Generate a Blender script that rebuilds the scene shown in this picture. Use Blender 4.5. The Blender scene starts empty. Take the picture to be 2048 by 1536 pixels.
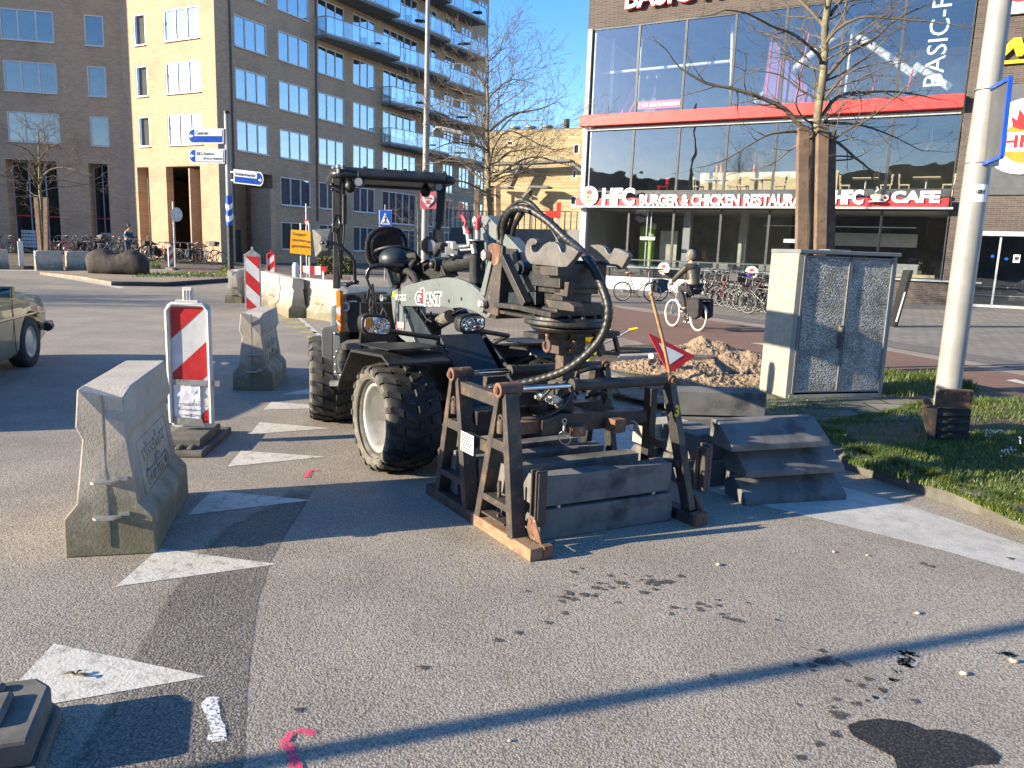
import bpy, bmesh, math, random
from mathutils import Vector as V, Matrix, noise
from math import radians as R_, sin, cos, pi
S=bpy.context.scene; COL=S.collection
# ---------------- camera ----------------
HC=1.65; FPX=1540.0
_p=R_(10.0); _r=R_(2.0)
CF=V((0,cos(_p),-sin(_p))); _R0=V((1,0,0)); _U0=_R0.cross(CF)
CR=cos(_r)*_R0+sin(_r)*_U0; CU=-sin(_r)*_R0+cos(_r)*_U0
CP=V((0,0,HC))
cam=bpy.data.cameras.new('camera'); co=bpy.data.objects.new('camera',cam); COL.objects.link(co)
m=Matrix((CR,CU,-CF)).transposed().to_4x4(); m.translation=CP; co.matrix_world=m
cam.sensor_width=36; cam.sensor_fit='HORIZONTAL'; cam.lens=36*FPX/2048; cam.clip_start=.05; cam.clip_end=3000
S.camera=co
# ---------------- sun, sky, exposure ----------------
SAZ=R_(19.5); SEL=R_(17.0)
SD=V((cos(SAZ)*cos(SEL),sin(SAZ)*cos(SEL),-sin(SEL)))   # direction the light travels
sl=bpy.data.lights.new('sun','SUN'); sl.energy=5.0; sl.angle=R_(.5); sl.color=(1,.875,.66)
so=bpy.data.objects.new('sun',sl); COL.objects.link(so); so.rotation_euler=SD.to_track_quat('-Z','Y').to_euler()
w=bpy.data.worlds.new('World'); S.world=w; w.use_nodes=True; nt=w.node_tree; nt.nodes.clear()
sk=nt.nodes.new('ShaderNodeTexSky'); sk.sky_type='NISHITA'; sk.sun_disc=False
sk.sun_elevation=SEL; sk.sun_rotation=math.atan2(-SD.x,-SD.y); sk.altitude=0; sk.air_density=1.0; sk.dust_density=.2; sk.ozone_density=2.0
bg=nt.nodes.new('ShaderNodeBackground'); bg.inputs[1].default_value=.125
wo=nt.nodes.new('ShaderNodeOutputWorld'); hs=nt.nodes.new('ShaderNodeHueSaturation'); hs.inputs['Saturation'].default_value=1.36; tn=nt.nodes.new('ShaderNodeMix'); tn.data_type='RGBA'; tn.blend_type='MULTIPLY'; tn.inputs[0].default_value=1; tn.inputs[7].default_value=(.92,.87,1.03,1); nt.links.new(sk.outputs[0],hs.inputs['Color']); nt.links.new(hs.outputs[0],tn.inputs[6]); nt.links.new(tn.outputs[2],bg.inputs[0]); nt.links.new(bg.outputs[0],wo.inputs[0])
vs=S.view_settings; vs.view_transform='Standard'; vs.look='None'; vs.exposure=1.43; vs.gamma=1
S.render.engine='CYCLES'
# ---------------- pixel helpers (full 2048 px photo coordinates) ----------------
def ray(x,y): return CF+CR*((x-1024)/FPX)-CU*((y-768)/FPX)
def G(x,y,z=0.0):
    d=ray(x,y); return CP+d*((z-HC)/d.z)
def AY(x,y,Y):
    d=ray(x,y); return CP+d*(Y/d.y)
def PL(x,y,p0,n):
    d=ray(x,y); n=V(n); return CP+d*((V(p0)-CP).dot(n)/d.dot(n))
def az(a): return V((cos(R_(a)),sin(R_(a)),0))
# ---------------- mesh builder ----------------
class MB:
    def __init__(s): s.v=[]; s.f=[]; s.mi=[]; s.sm=[]; s.m=0
    def add(s,vs,fs,sm=False):
        b=len(s.v); s.v+=[V(p) for p in vs]
        for f in fs: s.f.append([b+i for i in f]); s.mi.append(s.m); s.sm.append(sm)
        return s
    def box(s,c,d,R=None):
        c=V(c); vs=[]
        for z in (-.5,.5):
            for y in (-.5,.5):
                for x in (-.5,.5):
                    p=V((x*d[0],y*d[1],z*d[2]))
                    if R: p=R@p
                    vs.append(c+p)
        return s.add(vs,[(0,2,3,1),(4,5,7,6),(0,1,5,4),(2,6,7,3),(0,4,6,2),(1,3,7,5)])
    def bar(s,a,b,w,h,up=(0,0,1)):
        a=V(a);b=V(b);d=(b-a); L=d.length; d.normalize(); sd=d.cross(V(up))
        if sd.length<1e-4: sd=V((1,0,0))
        sd.normalize(); u=sd.cross(d)
        R=Matrix((d,sd,u)).transposed()
        return s.box((a+b)/2,(L,w,h),R)
    def prism(s,pts,vec):
        pts=[V(p) for p in pts]; vec=V(vec); n=len(pts)
        nr=V((0,0,0))
        for i in range(n): nr+=pts[i].cross(pts[(i+1)%n])
        if nr.dot(vec)>0: pts=pts[::-1]
        s.add(pts+[p+vec for p in pts],[tuple(range(n)),tuple(range(2*n-1,n-1,-1))]+[(i,i+n,(i+1)%n+n,(i+1)%n) for i in range(n)])
        return s
    def ring(s,c,d,r,n,ph=0,a=None):
        d=V(d).normalized(); a=V(a) if a is not None else (V((0,0,1)) if abs(d.z)<.9 else V((1,0,0)))
        x=(a-d*a.dot(d)).normalized(); y=d.cross(x)
        return [V(c)+x*(r*cos(2*pi*i/n+ph))+y*(r*sin(2*pi*i/n+ph)) for i in range(n)]
    def cyl(s,a,b,r0,r1=None,n=14,caps=True):
        a=V(a);b=V(b); r1=r0 if r1 is None else r1; d=b-a
        A=s.ring(a,d,r0,n);B=s.ring(b,d,r1,n)
        s.add(A+B,[(i,(i+1)%n,n+(i+1)%n,n+i) for i in range(n)],True)
        if caps: s.add(A,[tuple(range(n-1,-1,-1))]); s.add(B,[tuple(range(n))])
        return s
    def tube(s,path,r,n=8,caps=True):
        path=[V(p) for p in path]; k=len(path)
        rs=r if isinstance(r,(list,tuple)) else [r]*k
        ref=None; rings=[]
        for i in range(k):
            d=(path[min(i+1,k-1)]-path[max(i-1,0)])
            if d.length<1e-7: d=V((0,0,1))
            d.normalize()
            if ref is None: ref=V((0,0,1)) if abs(d.z)<.9 else V((1,0,0))
            x=ref-d*ref.dot(d)
            if x.length<1e-5: x=V((0,1,0))-d*d.y
            x.normalize(); ref=x; y=d.cross(x)
            rings+= [path[i]+x*(rs[i]*cos(2*pi*j/n))+y*(rs[i]*sin(2*pi*j/n)) for j in range(n)]
        fs=[(i*n+j,i*n+(j+1)%n,(i+1)*n+(j+1)%n,(i+1)*n+j) for i in range(k-1) for j in range(n)]
        s.add(rings,fs,True)
        if caps and n>3: s.add(rings[:n],[tuple(range(n-1,-1,-1))]); s.add(rings[-n:],[tuple(range(n))])
        return s
    def lathe(s,prof,c,ax,n=32,sm=True,close=False):
        c=V(c); ax=V(ax).normalized(); vs=[]
        for (r,h) in prof: vs+=s.ring(c+ax*h,ax,max(r,1e-5),n)
        k=len(prof); fs=[]
        for i in range(k if close else k-1):
            j=(i+1)%k
            fs+=[(i*n+q,i*n+(q+1)%n,j*n+(q+1)%n,j*n+q) for q in range(n)]
        return s.add(vs,fs,sm)
    def ball(s,c,r,sc=(1,1,1),n=14,R=None):
        c=V(c); vs=[];k=n//2+1
        for i in range(k):
            t=pi*i/(k-1)
            for j in range(n):
                a=2*pi*j/n; p=V((sin(t)*cos(a)*sc[0]*r,sin(t)*sin(a)*sc[1]*r,cos(t)*sc[2]*r))
                if R: p=R@p
                vs.append(c+p)
        return s.add(vs,[(i*n+j,(i+1)*n+j,(i+1)*n+(j+1)%n,i*n+(j+1)%n) for i in range(k-1) for j in range(n)],True)
    def torus(s,c,ax,r,t,n=28,k=8):
        c=V(c); ax=V(ax).normalized()
        return s.lathe([(r+t*cos(2*pi*i/k),t*sin(2*pi*i/k)) for i in range(k)],c,ax,n,True,True)
    def build(s,name,mats,parent=None,loc=None,rot=0,off=None,bevel=0,seg=2,data=None):
        if off is not None: off=V(off); s.v=[p-off for p in s.v]
        me=bpy.data.meshes.new(name); me.from_pydata([tuple(p) for p in s.v],[],s.f)
        me.polygons.foreach_set('material_index',s.mi); me.polygons.foreach_set('use_smooth',s.sm)
        for q in (mats if isinstance(mats,(list,tuple)) else [mats]): me.materials.append(q)
        me.validate(); me.update()
        o=bpy.data.objects.new(name,me); COL.objects.link(o)
        if parent: o.parent=parent
        if loc is not None: o.location=loc
        if rot: o.rotation_euler.z=rot
        if bevel:
            b=o.modifiers.new('bevel','BEVEL'); b.width=bevel; b.segments=seg; b.limit_method='ANGLE'; b.angle_limit=R_(35); b.harden_normals=False
        return o
def tag(o,label=None,cat=None,group=None,kind=None):
    if label: o['label']=label
    if cat: o['category']=cat
    if group: o['group']=group
    if kind: o['kind']=kind
    return o
def thing(name,label,cat,loc=(0,0,0),rot=0,group=None):
    o=bpy.data.objects.new(name,None); COL.objects.link(o); o.location=loc; o.rotation_euler.z=rot; o.empty_display_size=.2
    return tag(o,label,cat,group)
def copy_tree(root,loc,rot,label=None,group=None):
    def cp(o,par):
        c=o.copy(); COL.objects.link(c); c.parent=par
        for ch in list(o.children): cp(ch,c)
        return c
    c=cp(root,None); c.location=loc; c.rotation_euler.z=rot
    if label: c['label']=label
    if group: c['group']=group
    return c
def frame2(O,ax,ay=None):   # maps 2-D (x,y) to world: O + ax*x + ay*y
    O=V(O);ax=V(ax).normalized(); ay=V(ay).normalized() if ay is not None else V((0,0,1))
    return lambda x,y,d=0: O+ax*x+ay*y+ax.cross(ay)*d
def text(s,par,mat,O,ax,ay,w,h,ext=.01,bold=0,name='lettering',off=None,shear=0,spacing=1):
    cu=bpy.data.curves.new(name,'FONT'); cu.body=s; cu.size=1; cu.extrude=.5; cu.offset=bold; cu.shear=shear; cu.resolution_u=3; cu.space_character=spacing; cu.space_line=.9
    tmp=bpy.data.objects.new(name,cu); COL.objects.link(tmp)
    dg=bpy.context.evaluated_depsgraph_get(); me=bpy.data.meshes.new_from_object(tmp.evaluated_get(dg))
    bpy.data.objects.remove(tmp); bpy.data.curves.remove(cu)
    xs=[v.co.x for v in me.vertices]; ys=[v.co.y for v in me.vertices]
    x0,x1,y0,y1=min(xs),max(xs),min(ys),max(ys)
    O=V(O); ax=V(ax).normalized(); ay=V(ay).normalized(); n=ax.cross(ay)
    if off is not None: O=O-V(off)
    for v in me.vertices:
        v.co=O+ax*((v.co.x-x0)/(x1-x0)*w)+ay*((v.co.y-y0)/(y1-y0)*h)+n*((v.co.z+.5)*ext)
    me.materials.clear(); me.materials.append(mat); me.name=name
    o=bpy.data.objects.new(name,me); COL.objects.link(o)
    if par: o.parent=par
    return o
def clip(poly,a,b,c):   # keep a*x+b*y<=c
    out=[]
    for i in range(len(poly)):
        p=poly[i];q=poly[(i+1)%len(poly)]; fp=a*p[0]+b*p[1]-c; fq=a*q[0]+b*q[1]-c
        if fp<=0: out.append(p)
        if fp*fq<0: t=fp/(fp-fq); out.append((p[0]+(q[0]-p[0])*t,p[1]+(q[1]-p[1])*t))
    return out
# ---------------- materials ----------------
def NM(name):
    m=bpy.data.materials.new(name); m.use_nodes=True; nt=m.node_tree; nt.nodes.clear()
    o=nt.nodes.new('ShaderNodeOutputMaterial'); b=nt.nodes.new('ShaderNodeBsdfPrincipled'); nt.links.new(b.outputs[0],o.inputs[0])
    return m,nt,b,o
def N(nt,t,**k):
    n=nt.nodes.new('ShaderNode'+t)
    for a,v in k.items():
        if a.startswith('i_'):
            key=a[2:]; key=int(key) if key.isdigit() else key.replace('_',' ')
            n.inputs[key].default_value=v
        else: setattr(n,a,v)
    return n
def L(nt,a,b): nt.links.new(a,b)
def c4(c): return (c[0],c[1],c[2],1)
def mixc(nt,fac,a,b,mode='MIX'):
    n=nt.nodes.new('ShaderNodeMix'); n.data_type='RGBA'; n.blend_type=mode
    for s,i in ((fac,0),(a,6),(b,7)):
        if isinstance(s,(int,float)): n.inputs[i].default_value=s
        elif isinstance(s,tuple): n.inputs[i].default_value=c4(s)
        else: L(nt,s,n.inputs[i])
    return n.outputs[2]
def ramp(nt,src,lo,hi,a=0.,b=1.):
    n=N(nt,'MapRange',i_1=lo,i_2=hi,i_3=a,i_4=b); L(nt,src,n.inputs[0]); return n.outputs[0]
def nz(nt,co,scale,detail=5,rough=.6,typ='Noise'):
    if typ=='Noise': n=N(nt,'TexNoise',i_Scale=scale,i_Detail=detail,i_Roughness=rough)
    else: n=N(nt,'TexVoronoi',i_Scale=scale)
    L(nt,co,n.inputs['Vector']); return n.outputs[0]
def mt(name,c1,c2=None,sc=6,lo=.4,hi=.6,rough=.6,metal=0,bump=0,bsc=80,spec=.5,layers=(),geo=False,coat=0,rvar=.12):
    """principled with two-colour noise, more layers (colour, scale, lo, hi) and a fine bump"""
    m,nt,b,o=NM(name)
    tc=N(nt,'NewGeometry').outputs['Position'] if geo else N(nt,'TexCoord').outputs['Object']
    col=mixc(nt,ramp(nt,nz(nt,tc,sc),lo,hi),c1,c2 or tuple(x*.75 for x in c1))
    for i,(lc,ls,l0,l1) in enumerate(layers):
        col=mixc(nt,ramp(nt,nz(nt,tc,ls,7,.68),l0,l1),col,lc)
    L(nt,col,b.inputs['Base Color'])
    L(nt,ramp(nt,nz(nt,tc,sc*2.3),.3,.7,max(.02,rough-rvar),min(1,rough+rvar)),b.inputs['Roughness'])
    b.inputs['Metallic'].default_value=metal; b.inputs['Specular IOR Level'].default_value=spec
    if coat: b.inputs['Coat Weight'].default_value=coat
    if bump:
        bp=N(nt,'Bump',i_Strength=1.0,i_Distance=bump); L(nt,nz(nt,tc,bsc,4,.6),bp.inputs['Height']); L(nt,bp.outputs[0],b.inputs['Normal'])
    return m
K={}
def mk(key,*a,**k): K[key]=mt(key,*a,**k); return K[key]
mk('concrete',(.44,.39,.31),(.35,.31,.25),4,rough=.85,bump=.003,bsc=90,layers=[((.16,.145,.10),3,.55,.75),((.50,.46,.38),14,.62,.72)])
mk('concrete_dark',(.20,.20,.19),(.13,.13,.125),5,rough=.85,bump=.002,bsc=120,layers=[((.30,.29,.27),9,.62,.75)])
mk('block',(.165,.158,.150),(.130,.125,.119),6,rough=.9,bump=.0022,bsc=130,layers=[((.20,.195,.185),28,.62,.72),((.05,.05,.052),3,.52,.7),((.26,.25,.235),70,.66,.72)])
mk('rubber',(.028,.027,.026),(.05,.047,.042),7,rough=.8,bump=.001,bsc=120,layers=[((.11,.10,.085),5,.55,.75)])
mk('rubber_dusty',(.15,.135,.112),(.10,.09,.075),8,rough=.85,bump=.001,bsc=100,layers=[((.15,.135,.11),14,.55,.7)])
mk('tyre_side',(.13,.118,.095),(.085,.078,.064),9,rough=.85,bump=.001,bsc=100,layers=[((.19,.17,.135),6,.5,.7)])
mk('steel_black',(.020,.019,.018),(.035,.031,.027),9,rough=.5,bump=.0008,bsc=60,layers=[((.16,.065,.028),10,.60,.68),((.09,.07,.055),25,.6,.7)])
mk('steel_rust',(.038,.033,.030),(.065,.048,.038),7,rough=.62,bump=.0012,bsc=70,layers=[((.155,.085,.05),7,.54,.68),((.24,.13,.075),18,.62,.72),((.20,.18,.16),34,.64,.70)])
mk('rust',(.19,.095,.055),(.11,.06,.04),9,rough=.85,bump=.0015,bsc=70,layers=[((.34,.20,.11),16,.58,.66),((.05,.035,.03),6,.58,.7)])
mk('rust_pale',(.28,.175,.10),(.18,.11,.065),9,rough=.85,bump=.0015,bsc=70,layers=[((.12,.08,.06),8,.58,.7),((.5,.36,.22),20,.6,.7)])
mk('grey_paint',(.145,.165,.16),(.12,.14,.136),3,rough=.42,bump=.0003,bsc=40,layers=[((.11,.11,.10),12,.64,.78)])
mk('navy_paint',(.018,.026,.033),(.026,.034,.04),4,rough=.4,layers=[((.07,.065,.055),10,.62,.78)])
mk('black_plastic',(.014,.014,.015),(.022,.022,.022),8,rough=.5,bump=.0003,bsc=200,layers=[((.06,.055,.048),7,.60,.8)])
mk('black_gloss',(.010,.010,.012),(.014,.014,.016),8,rough=.22,rvar=.08)
mk('hose',(.014,.014,.014),(.024,.023,.022),20,rough=.45,layers=[((.07,.062,.05),16,.6,.75)])
mk('mirror_grey',(.10,.105,.098),(.075,.08,.075),9,rough=.5,layers=[((.17,.16,.14),10,.58,.75)])
mk('chrome',(.75,.75,.76),(.6,.6,.6),9,rough=.12,metal=1,rvar=.05)
mk('zinc',(.50,.50,.49),(.38,.38,.38),10,rough=.42,metal=.7,layers=[((.25,.23,.2),8,.62,.75)])
mk('post_grey',(.28,.28,.265),(.235,.235,.225),3,rough=.5,bump=.0004,bsc=30,layers=[((.30,.29,.25),5,.60,.78)])
mk('rim',(.50,.49,.46),(.42,.41,.38),6,rough=.35,metal=.3,layers=[((.25,.22,.17),9,.6,.8)])
mk('white_plastic',(.66,.65,.60),(.55,.54,.49),5,rough=.5,layers=[((.34,.31,.25),8,.60,.76)])
mk('white',(.80,.80,.78),(.74,.74,.72),5,rough=.45)
mk('refl_white',(.62,.62,.62),(.52,.52,.52),6,rough=.4,layers=[((.36,.34,.31),9,.62,.78)])
mk('red',(.52,.025,.028),(.42,.02,.022),6,rough=.4,layers=[((.30,.07,.06),10,.66,.8)])
mk('red_band',(.60,.045,.04),(.53,.035,.032),2,rough=.45)
mk('blue_sign',(.012,.075,.42),(.010,.06,.35),4,rough=.35)
mk('yellow_sign',(.80,.36,.01),(.72,.31,.01),4,rough=.4)
mk('yellow',(.75,.52,.01),(.65,.45,.01),4,rough=.45)
mk('lime',(.45,.50,.04),(.38,.42,.04),4,rough=.5)
mk('orange',(.80,.26,.03),(.72,.22,.02),4,rough=.35)
mk('black',(.008,.008,.008),(.014,.014,.014),4,rough=.6)
mk('wood',(.42,.25,.12),(.33,.19,.09),14,rough=.7,bump=.001,bsc=40,layers=[((.20,.12,.07),6,.58,.7)])
mk('stake',(.20,.135,.09),(.14,.095,.065),4,rough=.85,bump=.004,bsc=18,layers=[((.12,.08,.055),9,.52,.66),((.27,.21,.155),30,.62,.7)])
mk('bark',(.20,.17,.10),(.13,.11,.075),10,rough=.9,bump=.006,bsc=30,geo=True,layers=[((.26,.25,.12),6,.52,.66),((.08,.065,.05),22,.58,.68)])
mk('twig',(.14,.112,.078),(.085,.068,.05),3,rough=.9,geo=True)
mk('sand',(.30,.215,.14),(.215,.152,.10),5,rough=.95,bump=.012,bsc=22,geo=True,layers=[((.13,.095,.065),7,.52,.68),((.36,.28,.20),14,.6,.7)])
mk('boulder',(.045,.032,.027),(.03,.024,.02),3,rough=.8,bump=.008,bsc=9,layers=[((.26,.19,.12),5,.62,.78)])
mk('soil',(.10,.075,.045),(.07,.052,.032),4,rough=.95,bump=.01,bsc=30)
mk('fabric_black',(.02,.018,.02),(.03,.028,.03),9,rough=.85,bump=.002,bsc=60)
mk('skin',(.55,.33,.24),(.5,.29,.2),9,rough=.55)
mk('hair_grey',(.24,.215,.18),(.14,.125,.10),30,rough=.7,bump=.01,bsc=50)
mk('jacket_olive',(.06,.052,.038),(.042,.036,.027),9,rough=.55,bump=.004,bsc=25)
mk('jacket_teal',(.03,.12,.17),(.02,.09,.13),9,rough=.7)
mk('trousers',(.022,.02,.024),(.03,.028,.03),9,rough=.8)
mk('denim',(.05,.07,.11),(.035,.05,.08),9,rough=.8)
mk('car_paint',(.25,.235,.125),(.22,.205,.11),1.5,rough=.32,metal=.1,coat=.8,rvar=.06)
mk('frame_grey',(.36,.37,.38),(.31,.32,.33),4,rough=.45)
mk('frame_light',(.62,.62,.60),(.56,.56,.54),4,rough=.45)
mk('frame_dark',(.055,.06,.062),(.04,.044,.046),4,rough=.4)
mk('panel_grey',(.09,.095,.10),(.075,.08,.085),3,rough=.5,bump=.001,bsc=20)
mk('curtain',(.24,.25,.26),(.17,.18,.19),3,rough=.9)
mk('blind',(.30,.31,.30),(.24,.25,.25),2,rough=.8)
mk('interior',(.55,.53,.45),(.42,.40,.35),1.2,rough=.8)
mk('interior_dark',(.09,.088,.082),(.05,.05,.048),1,rough=.8)
mk('pale_wood',(.62,.50,.32),(.52,.42,.27),5,rough=.5)
m,nt,b,o=NM('headlamp_lens'); K['headlamp_lens']=m; b.inputs['Base Color'].default_value=(.55,.56,.58,1); b.inputs['Metallic'].default_value=.9; b.inputs['Roughness'].default_value=.12; _t=N(nt,'TexCoord').outputs['Object']; _v=N(nt,'TexVoronoi',i_Scale=22.0); L(nt,_t,_v.inputs['Vector']); _b=N(nt,'Bump',i_Strength=1,i_Distance=.02); L(nt,_v.outputs[0],_b.inputs['Height']); L(nt,_b.outputs[0],b.inputs['Normal'])
mk('steel_hook',(.16,.15,.14),(.11,.10,.095),6,rough=.5,metal=.4,bump=.0008,bsc=50,layers=[((.22,.12,.07),8,.62,.74)])
mk('banner_pink',(.45,.12,.15),(.38,.09,.12),6,rough=.5)
mk('red_chair',(.55,.03,.03),(.45,.025,.025),5,rough=.5)
mk('mint',(.36,.50,.48),(.32,.45,.43),5,rough=.5)
mk('purple',(.20,.12,.25),(.16,.09,.2),2,rough=.6)
mk('green_wall',(.25,.42,.04),(.2,.35,.03),2,rough=.6)
mk('paper',(.74,.74,.77),(.66,.66,.70),20,rough=.7,bump=.004,bsc=14)
mk('duct_tape',(.35,.35,.35),(.26,.26,.26),14,rough=.35,metal=.4,bump=.003,bsc=25)
mk('kerb',(.13,.12,.10),(.09,.085,.072),4,rough=.9,bump=.004,bsc=60,geo=True,layers=[((.06,.06,.04),6,.52,.68),((.22,.21,.18),30,.64,.72)])
mk('rooftile',(.25,.08,.05),(.18,.06,.04),2,rough=.8)
mk('purple_cloth',(.18,.08,.4),None,6,rough=.8)
mk('teal_tub',(.03,.18,.4),None,6,rough=.5)
mk('cabinet_stone',(.34,.325,.26),(.28,.265,.21),9,rough=.9,bump=.002,bsc=220,layers=[((.36,.34,.27),60,.60,.68),((.30,.29,.22),3,.62,.8)])
mk('cabinet_trim',(.19,.195,.195),(.15,.155,.155),6,rough=.55,layers=[((.11,.10,.08),8,.6,.75)])
def glass_mat(name,tint,refl,base=None):
    m,nt,b,o=NM(name); nt.nodes.remove(b)
    gl=N(nt,'BsdfGlossy',i_Roughness=.015); gl.inputs[0].default_value=(.95,.97,1,1)
    tr=N(nt,'BsdfTransparent') if base is None else N(nt,'BsdfDiffuse'); tr.inputs[0].default_value=c4(tint if base is None else base)
    lw=N(nt,'LayerWeight',i_Blend=.35); f=ramp(nt,lw.outputs[1],0,1,refl,1)
    tc=N(nt,'TexCoord').outputs['Object']
    bp=N(nt,'Bump',i_Strength=.25,i_Distance=.02); L(nt,nz(nt,tc,1.2,1),bp.inputs['Height']); L(nt,bp.outputs[0],gl.inputs['Normal'])
    mx=N(nt,'MixShader'); L(nt,f,mx.inputs[0]); L(nt,tr.outputs[0],mx.inputs[1]); L(nt,gl.outputs[0],mx.inputs[2]); L(nt,mx.outputs[0],o.inputs[0])
    K[name]=m; return m
glass_mat('glass_shop',(.84,.88,.89),.15)
glass_mat('glass_hall',(.45,.45,.45),.07)
glass_mat('glass_flat',(.7,.74,.76),.17)
glass_mat('glass_balcony',(.72,.78,.80),.16)
glass_mat('lamp_glass',(.8,.8,.8),.3,(.35,.36,.38))
glass_mat('car_glass',(.0,.0,.0),.3,(.02,.03,.035))
def brick_mat(name,c1,c2,mortar,bw=.21,bh=.062,ms=.012,rough=.9,msm=.2,bias=0,plane='xz',bump=.004,stain=(.5,.75,.7)):
    m,nt,b,o=NM(name); tc=N(nt,'TexCoord').outputs['Object']
    sp=N(nt,'SeparateXYZ'); L(nt,tc,sp.inputs[0]); cb=N(nt,'CombineXYZ'); L(nt,sp.outputs[0],cb.inputs[0]); L(nt,sp.outputs[2 if plane=='xz' else 1],cb.inputs[1])
    bt=N(nt,'TexBrick',i_Scale=1.0); bt.inputs['Color1'].default_value=c4(c1); bt.inputs['Color2'].default_value=c4(c2); bt.inputs['Mortar'].default_value=c4(mortar)
    bt.inputs['Mortar Size'].default_value=ms; bt.inputs['Mortar Smooth'].default_value=msm; bt.inputs['Brick Width'].default_value=bw; bt.inputs['Row Height'].default_value=bh; bt.inputs['Bias'].default_value=bias
    L(nt,cb.outputs[0],bt.inputs['Vector'])
    col=mixc(nt,ramp(nt,nz(nt,tc,.5,6),stain[0],stain[1]),bt.outputs[0],mixc(nt,1.0,bt.outputs[0],(stain[2],)*3,'MULTIPLY'))
    col=mixc(nt,ramp(nt,nz(nt,tc,14,3),.3,.7,0,.35),col,mixc(nt,1.0,col,(.6,.6,.6),'MULTIPLY'))
    L(nt,col,b.inputs['Base Color']); b.inputs['Roughness'].default_value=rough
    bp=N(nt,'Bump',i_Strength=1,i_Distance=bump,invert=True); L(nt,bt.outputs['Fac'],bp.inputs['Height']); L(nt,bp.outputs[0],b.inputs['Normal'])
    K[name]=m; return m
brick_mat('brick_yellow',(.56,.375,.235),(.40,.262,.16),(.45,.35,.255),ms=.010)
brick_mat('brick_dark',(.062,.050,.045),(.105,.080,.070),(.15,.125,.105),bw=.42,bh=.075,ms=.012)
brick_mat('timber_clad',(.48,.39,.23),(.30,.22,.12),(.12,.09,.05),bw=4.5,bh=.14,ms=.012,bias=-.1)
brick_mat('paving_grey',(.25,.22,.185),(.19,.17,.145),(.085,.075,.06),bw=.30,bh=.30,ms=.012,plane='xy',bump=.003)
brick_mat('paving_red',(.25,.125,.085),(.19,.10,.07),(.11,.085,.065),bw=.21,bh=.07,ms=.006,plane='xy',bump=.002)
brick_mat('paving_tan',(.30,.235,.17),(.22,.17,.125),(.16,.125,.09),bw=.21,bh=.105,ms=.009,plane='xy',bump=.003,stain=(.42,.6,1.3))
brick_mat('paving_slab',(.27,.24,.18),(.18,.165,.125),(.05,.055,.03),bw=.6,bh=.4,ms=.02,plane='xy',bump=.006,stain=(.4,.6,.55))
brick_mat('paving_brown',(.17,.135,.11),(.13,.105,.085),(.08,.065,.05),bw=.3,bh=.15,ms=.012,plane='xy',bump=.002)
def asphalt(name,base,chip,dark,mult=1.,mask=None):
    m,nt,b,o=NM(name); tc=N(nt,'NewGeometry').outputs['Position']
    vo=N(nt,'TexVoronoi',i_Scale=115.0); L(nt,tc,vo.inputs['Vector'])
    sp=N(nt,'SeparateColor'); L(nt,vo.outputs['Color'],sp.inputs[0])
    col=mixc(nt,ramp(nt,sp.outputs[0],.45,.95),base,chip)
    col=mixc(nt,ramp(nt,vo.outputs['Distance'],.35,.75),col,dark)
    col=mixc(nt,ramp(nt,nz(nt,tc,1.1,6),.38,.66,0,.6),col,mixc(nt,1.0,col,(.62,.62,.64),'MULTIPLY'))
    col=mixc(nt,ramp(nt,nz(nt,tc,.23,4),.42,.62,0,.6),col,mixc(nt,1.0,col,(1.3,1.26,1.2),'MULTIPLY'))
    L(nt,col,b.inputs['Base Color'])
    L(nt,ramp(nt,nz(nt,tc,3,4),.3,.7,.62,.85),b.inputs['Roughness']); b.inputs['Specular IOR Level'].default_value=.35
    bp=N(nt,'Bump',i_Strength=1,i_Distance=.0019*mult,invert=True); L(nt,vo.outputs['Distance'],bp.inputs['Height'])
    b2=N(nt,'Bump',i_Strength=1,i_Distance=.0026*mult); L(nt,nz(nt,tc,60,3),b2.inputs['Height']); L(nt,bp.outputs[0],b2.inputs['Normal']); L(nt,b2.outputs[0],b.inputs['Normal'])
    if mask:
        at=N(nt,'Attribute',attribute_name='cover'); ma=N(nt,'Math',operation='MULTIPLY_ADD'); L(nt,nz(nt,tc,mask[0],6,.7),ma.inputs[0]); ma.inputs[1].default_value=mask[1]; L(nt,at.outputs['Fac'],ma.inputs[2])
        f=ramp(nt,ma.outputs[0],mask[2],mask[3],0,mask[4]); tr=N(nt,'BsdfTransparent'); mx=N(nt,'MixShader'); L(nt,f,mx.inputs[0]); L(nt,tr.outputs[0],mx.inputs[1]); L(nt,b.outputs[0],mx.inputs[2]); L(nt,mx.outputs[0],o.inputs[0])
    K[name]=m; return m
asphalt('asphalt',(.345,.298,.236),(.46,.40,.325),(.205,.177,.142))
asphalt('asphalt_coarse',(.235,.205,.166),(.38,.335,.275),(.125,.11,.09),1.3,mask=(6,.5,.35,.62,.9))
asphalt('asphalt_far',(.17,.155,.135),(.23,.21,.185),(.11,.10,.09),.5)
asphalt('damp_spot',(.095,.086,.074),(.19,.17,.145),(.045,.04,.036),mask=(90,.7,.55,.95,.85)); asphalt('wet',(.030,.028,.027),(.07,.064,.058),(.012,.012,.012),.7,mask=(40,.5,.42,.6,1)); 
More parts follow.
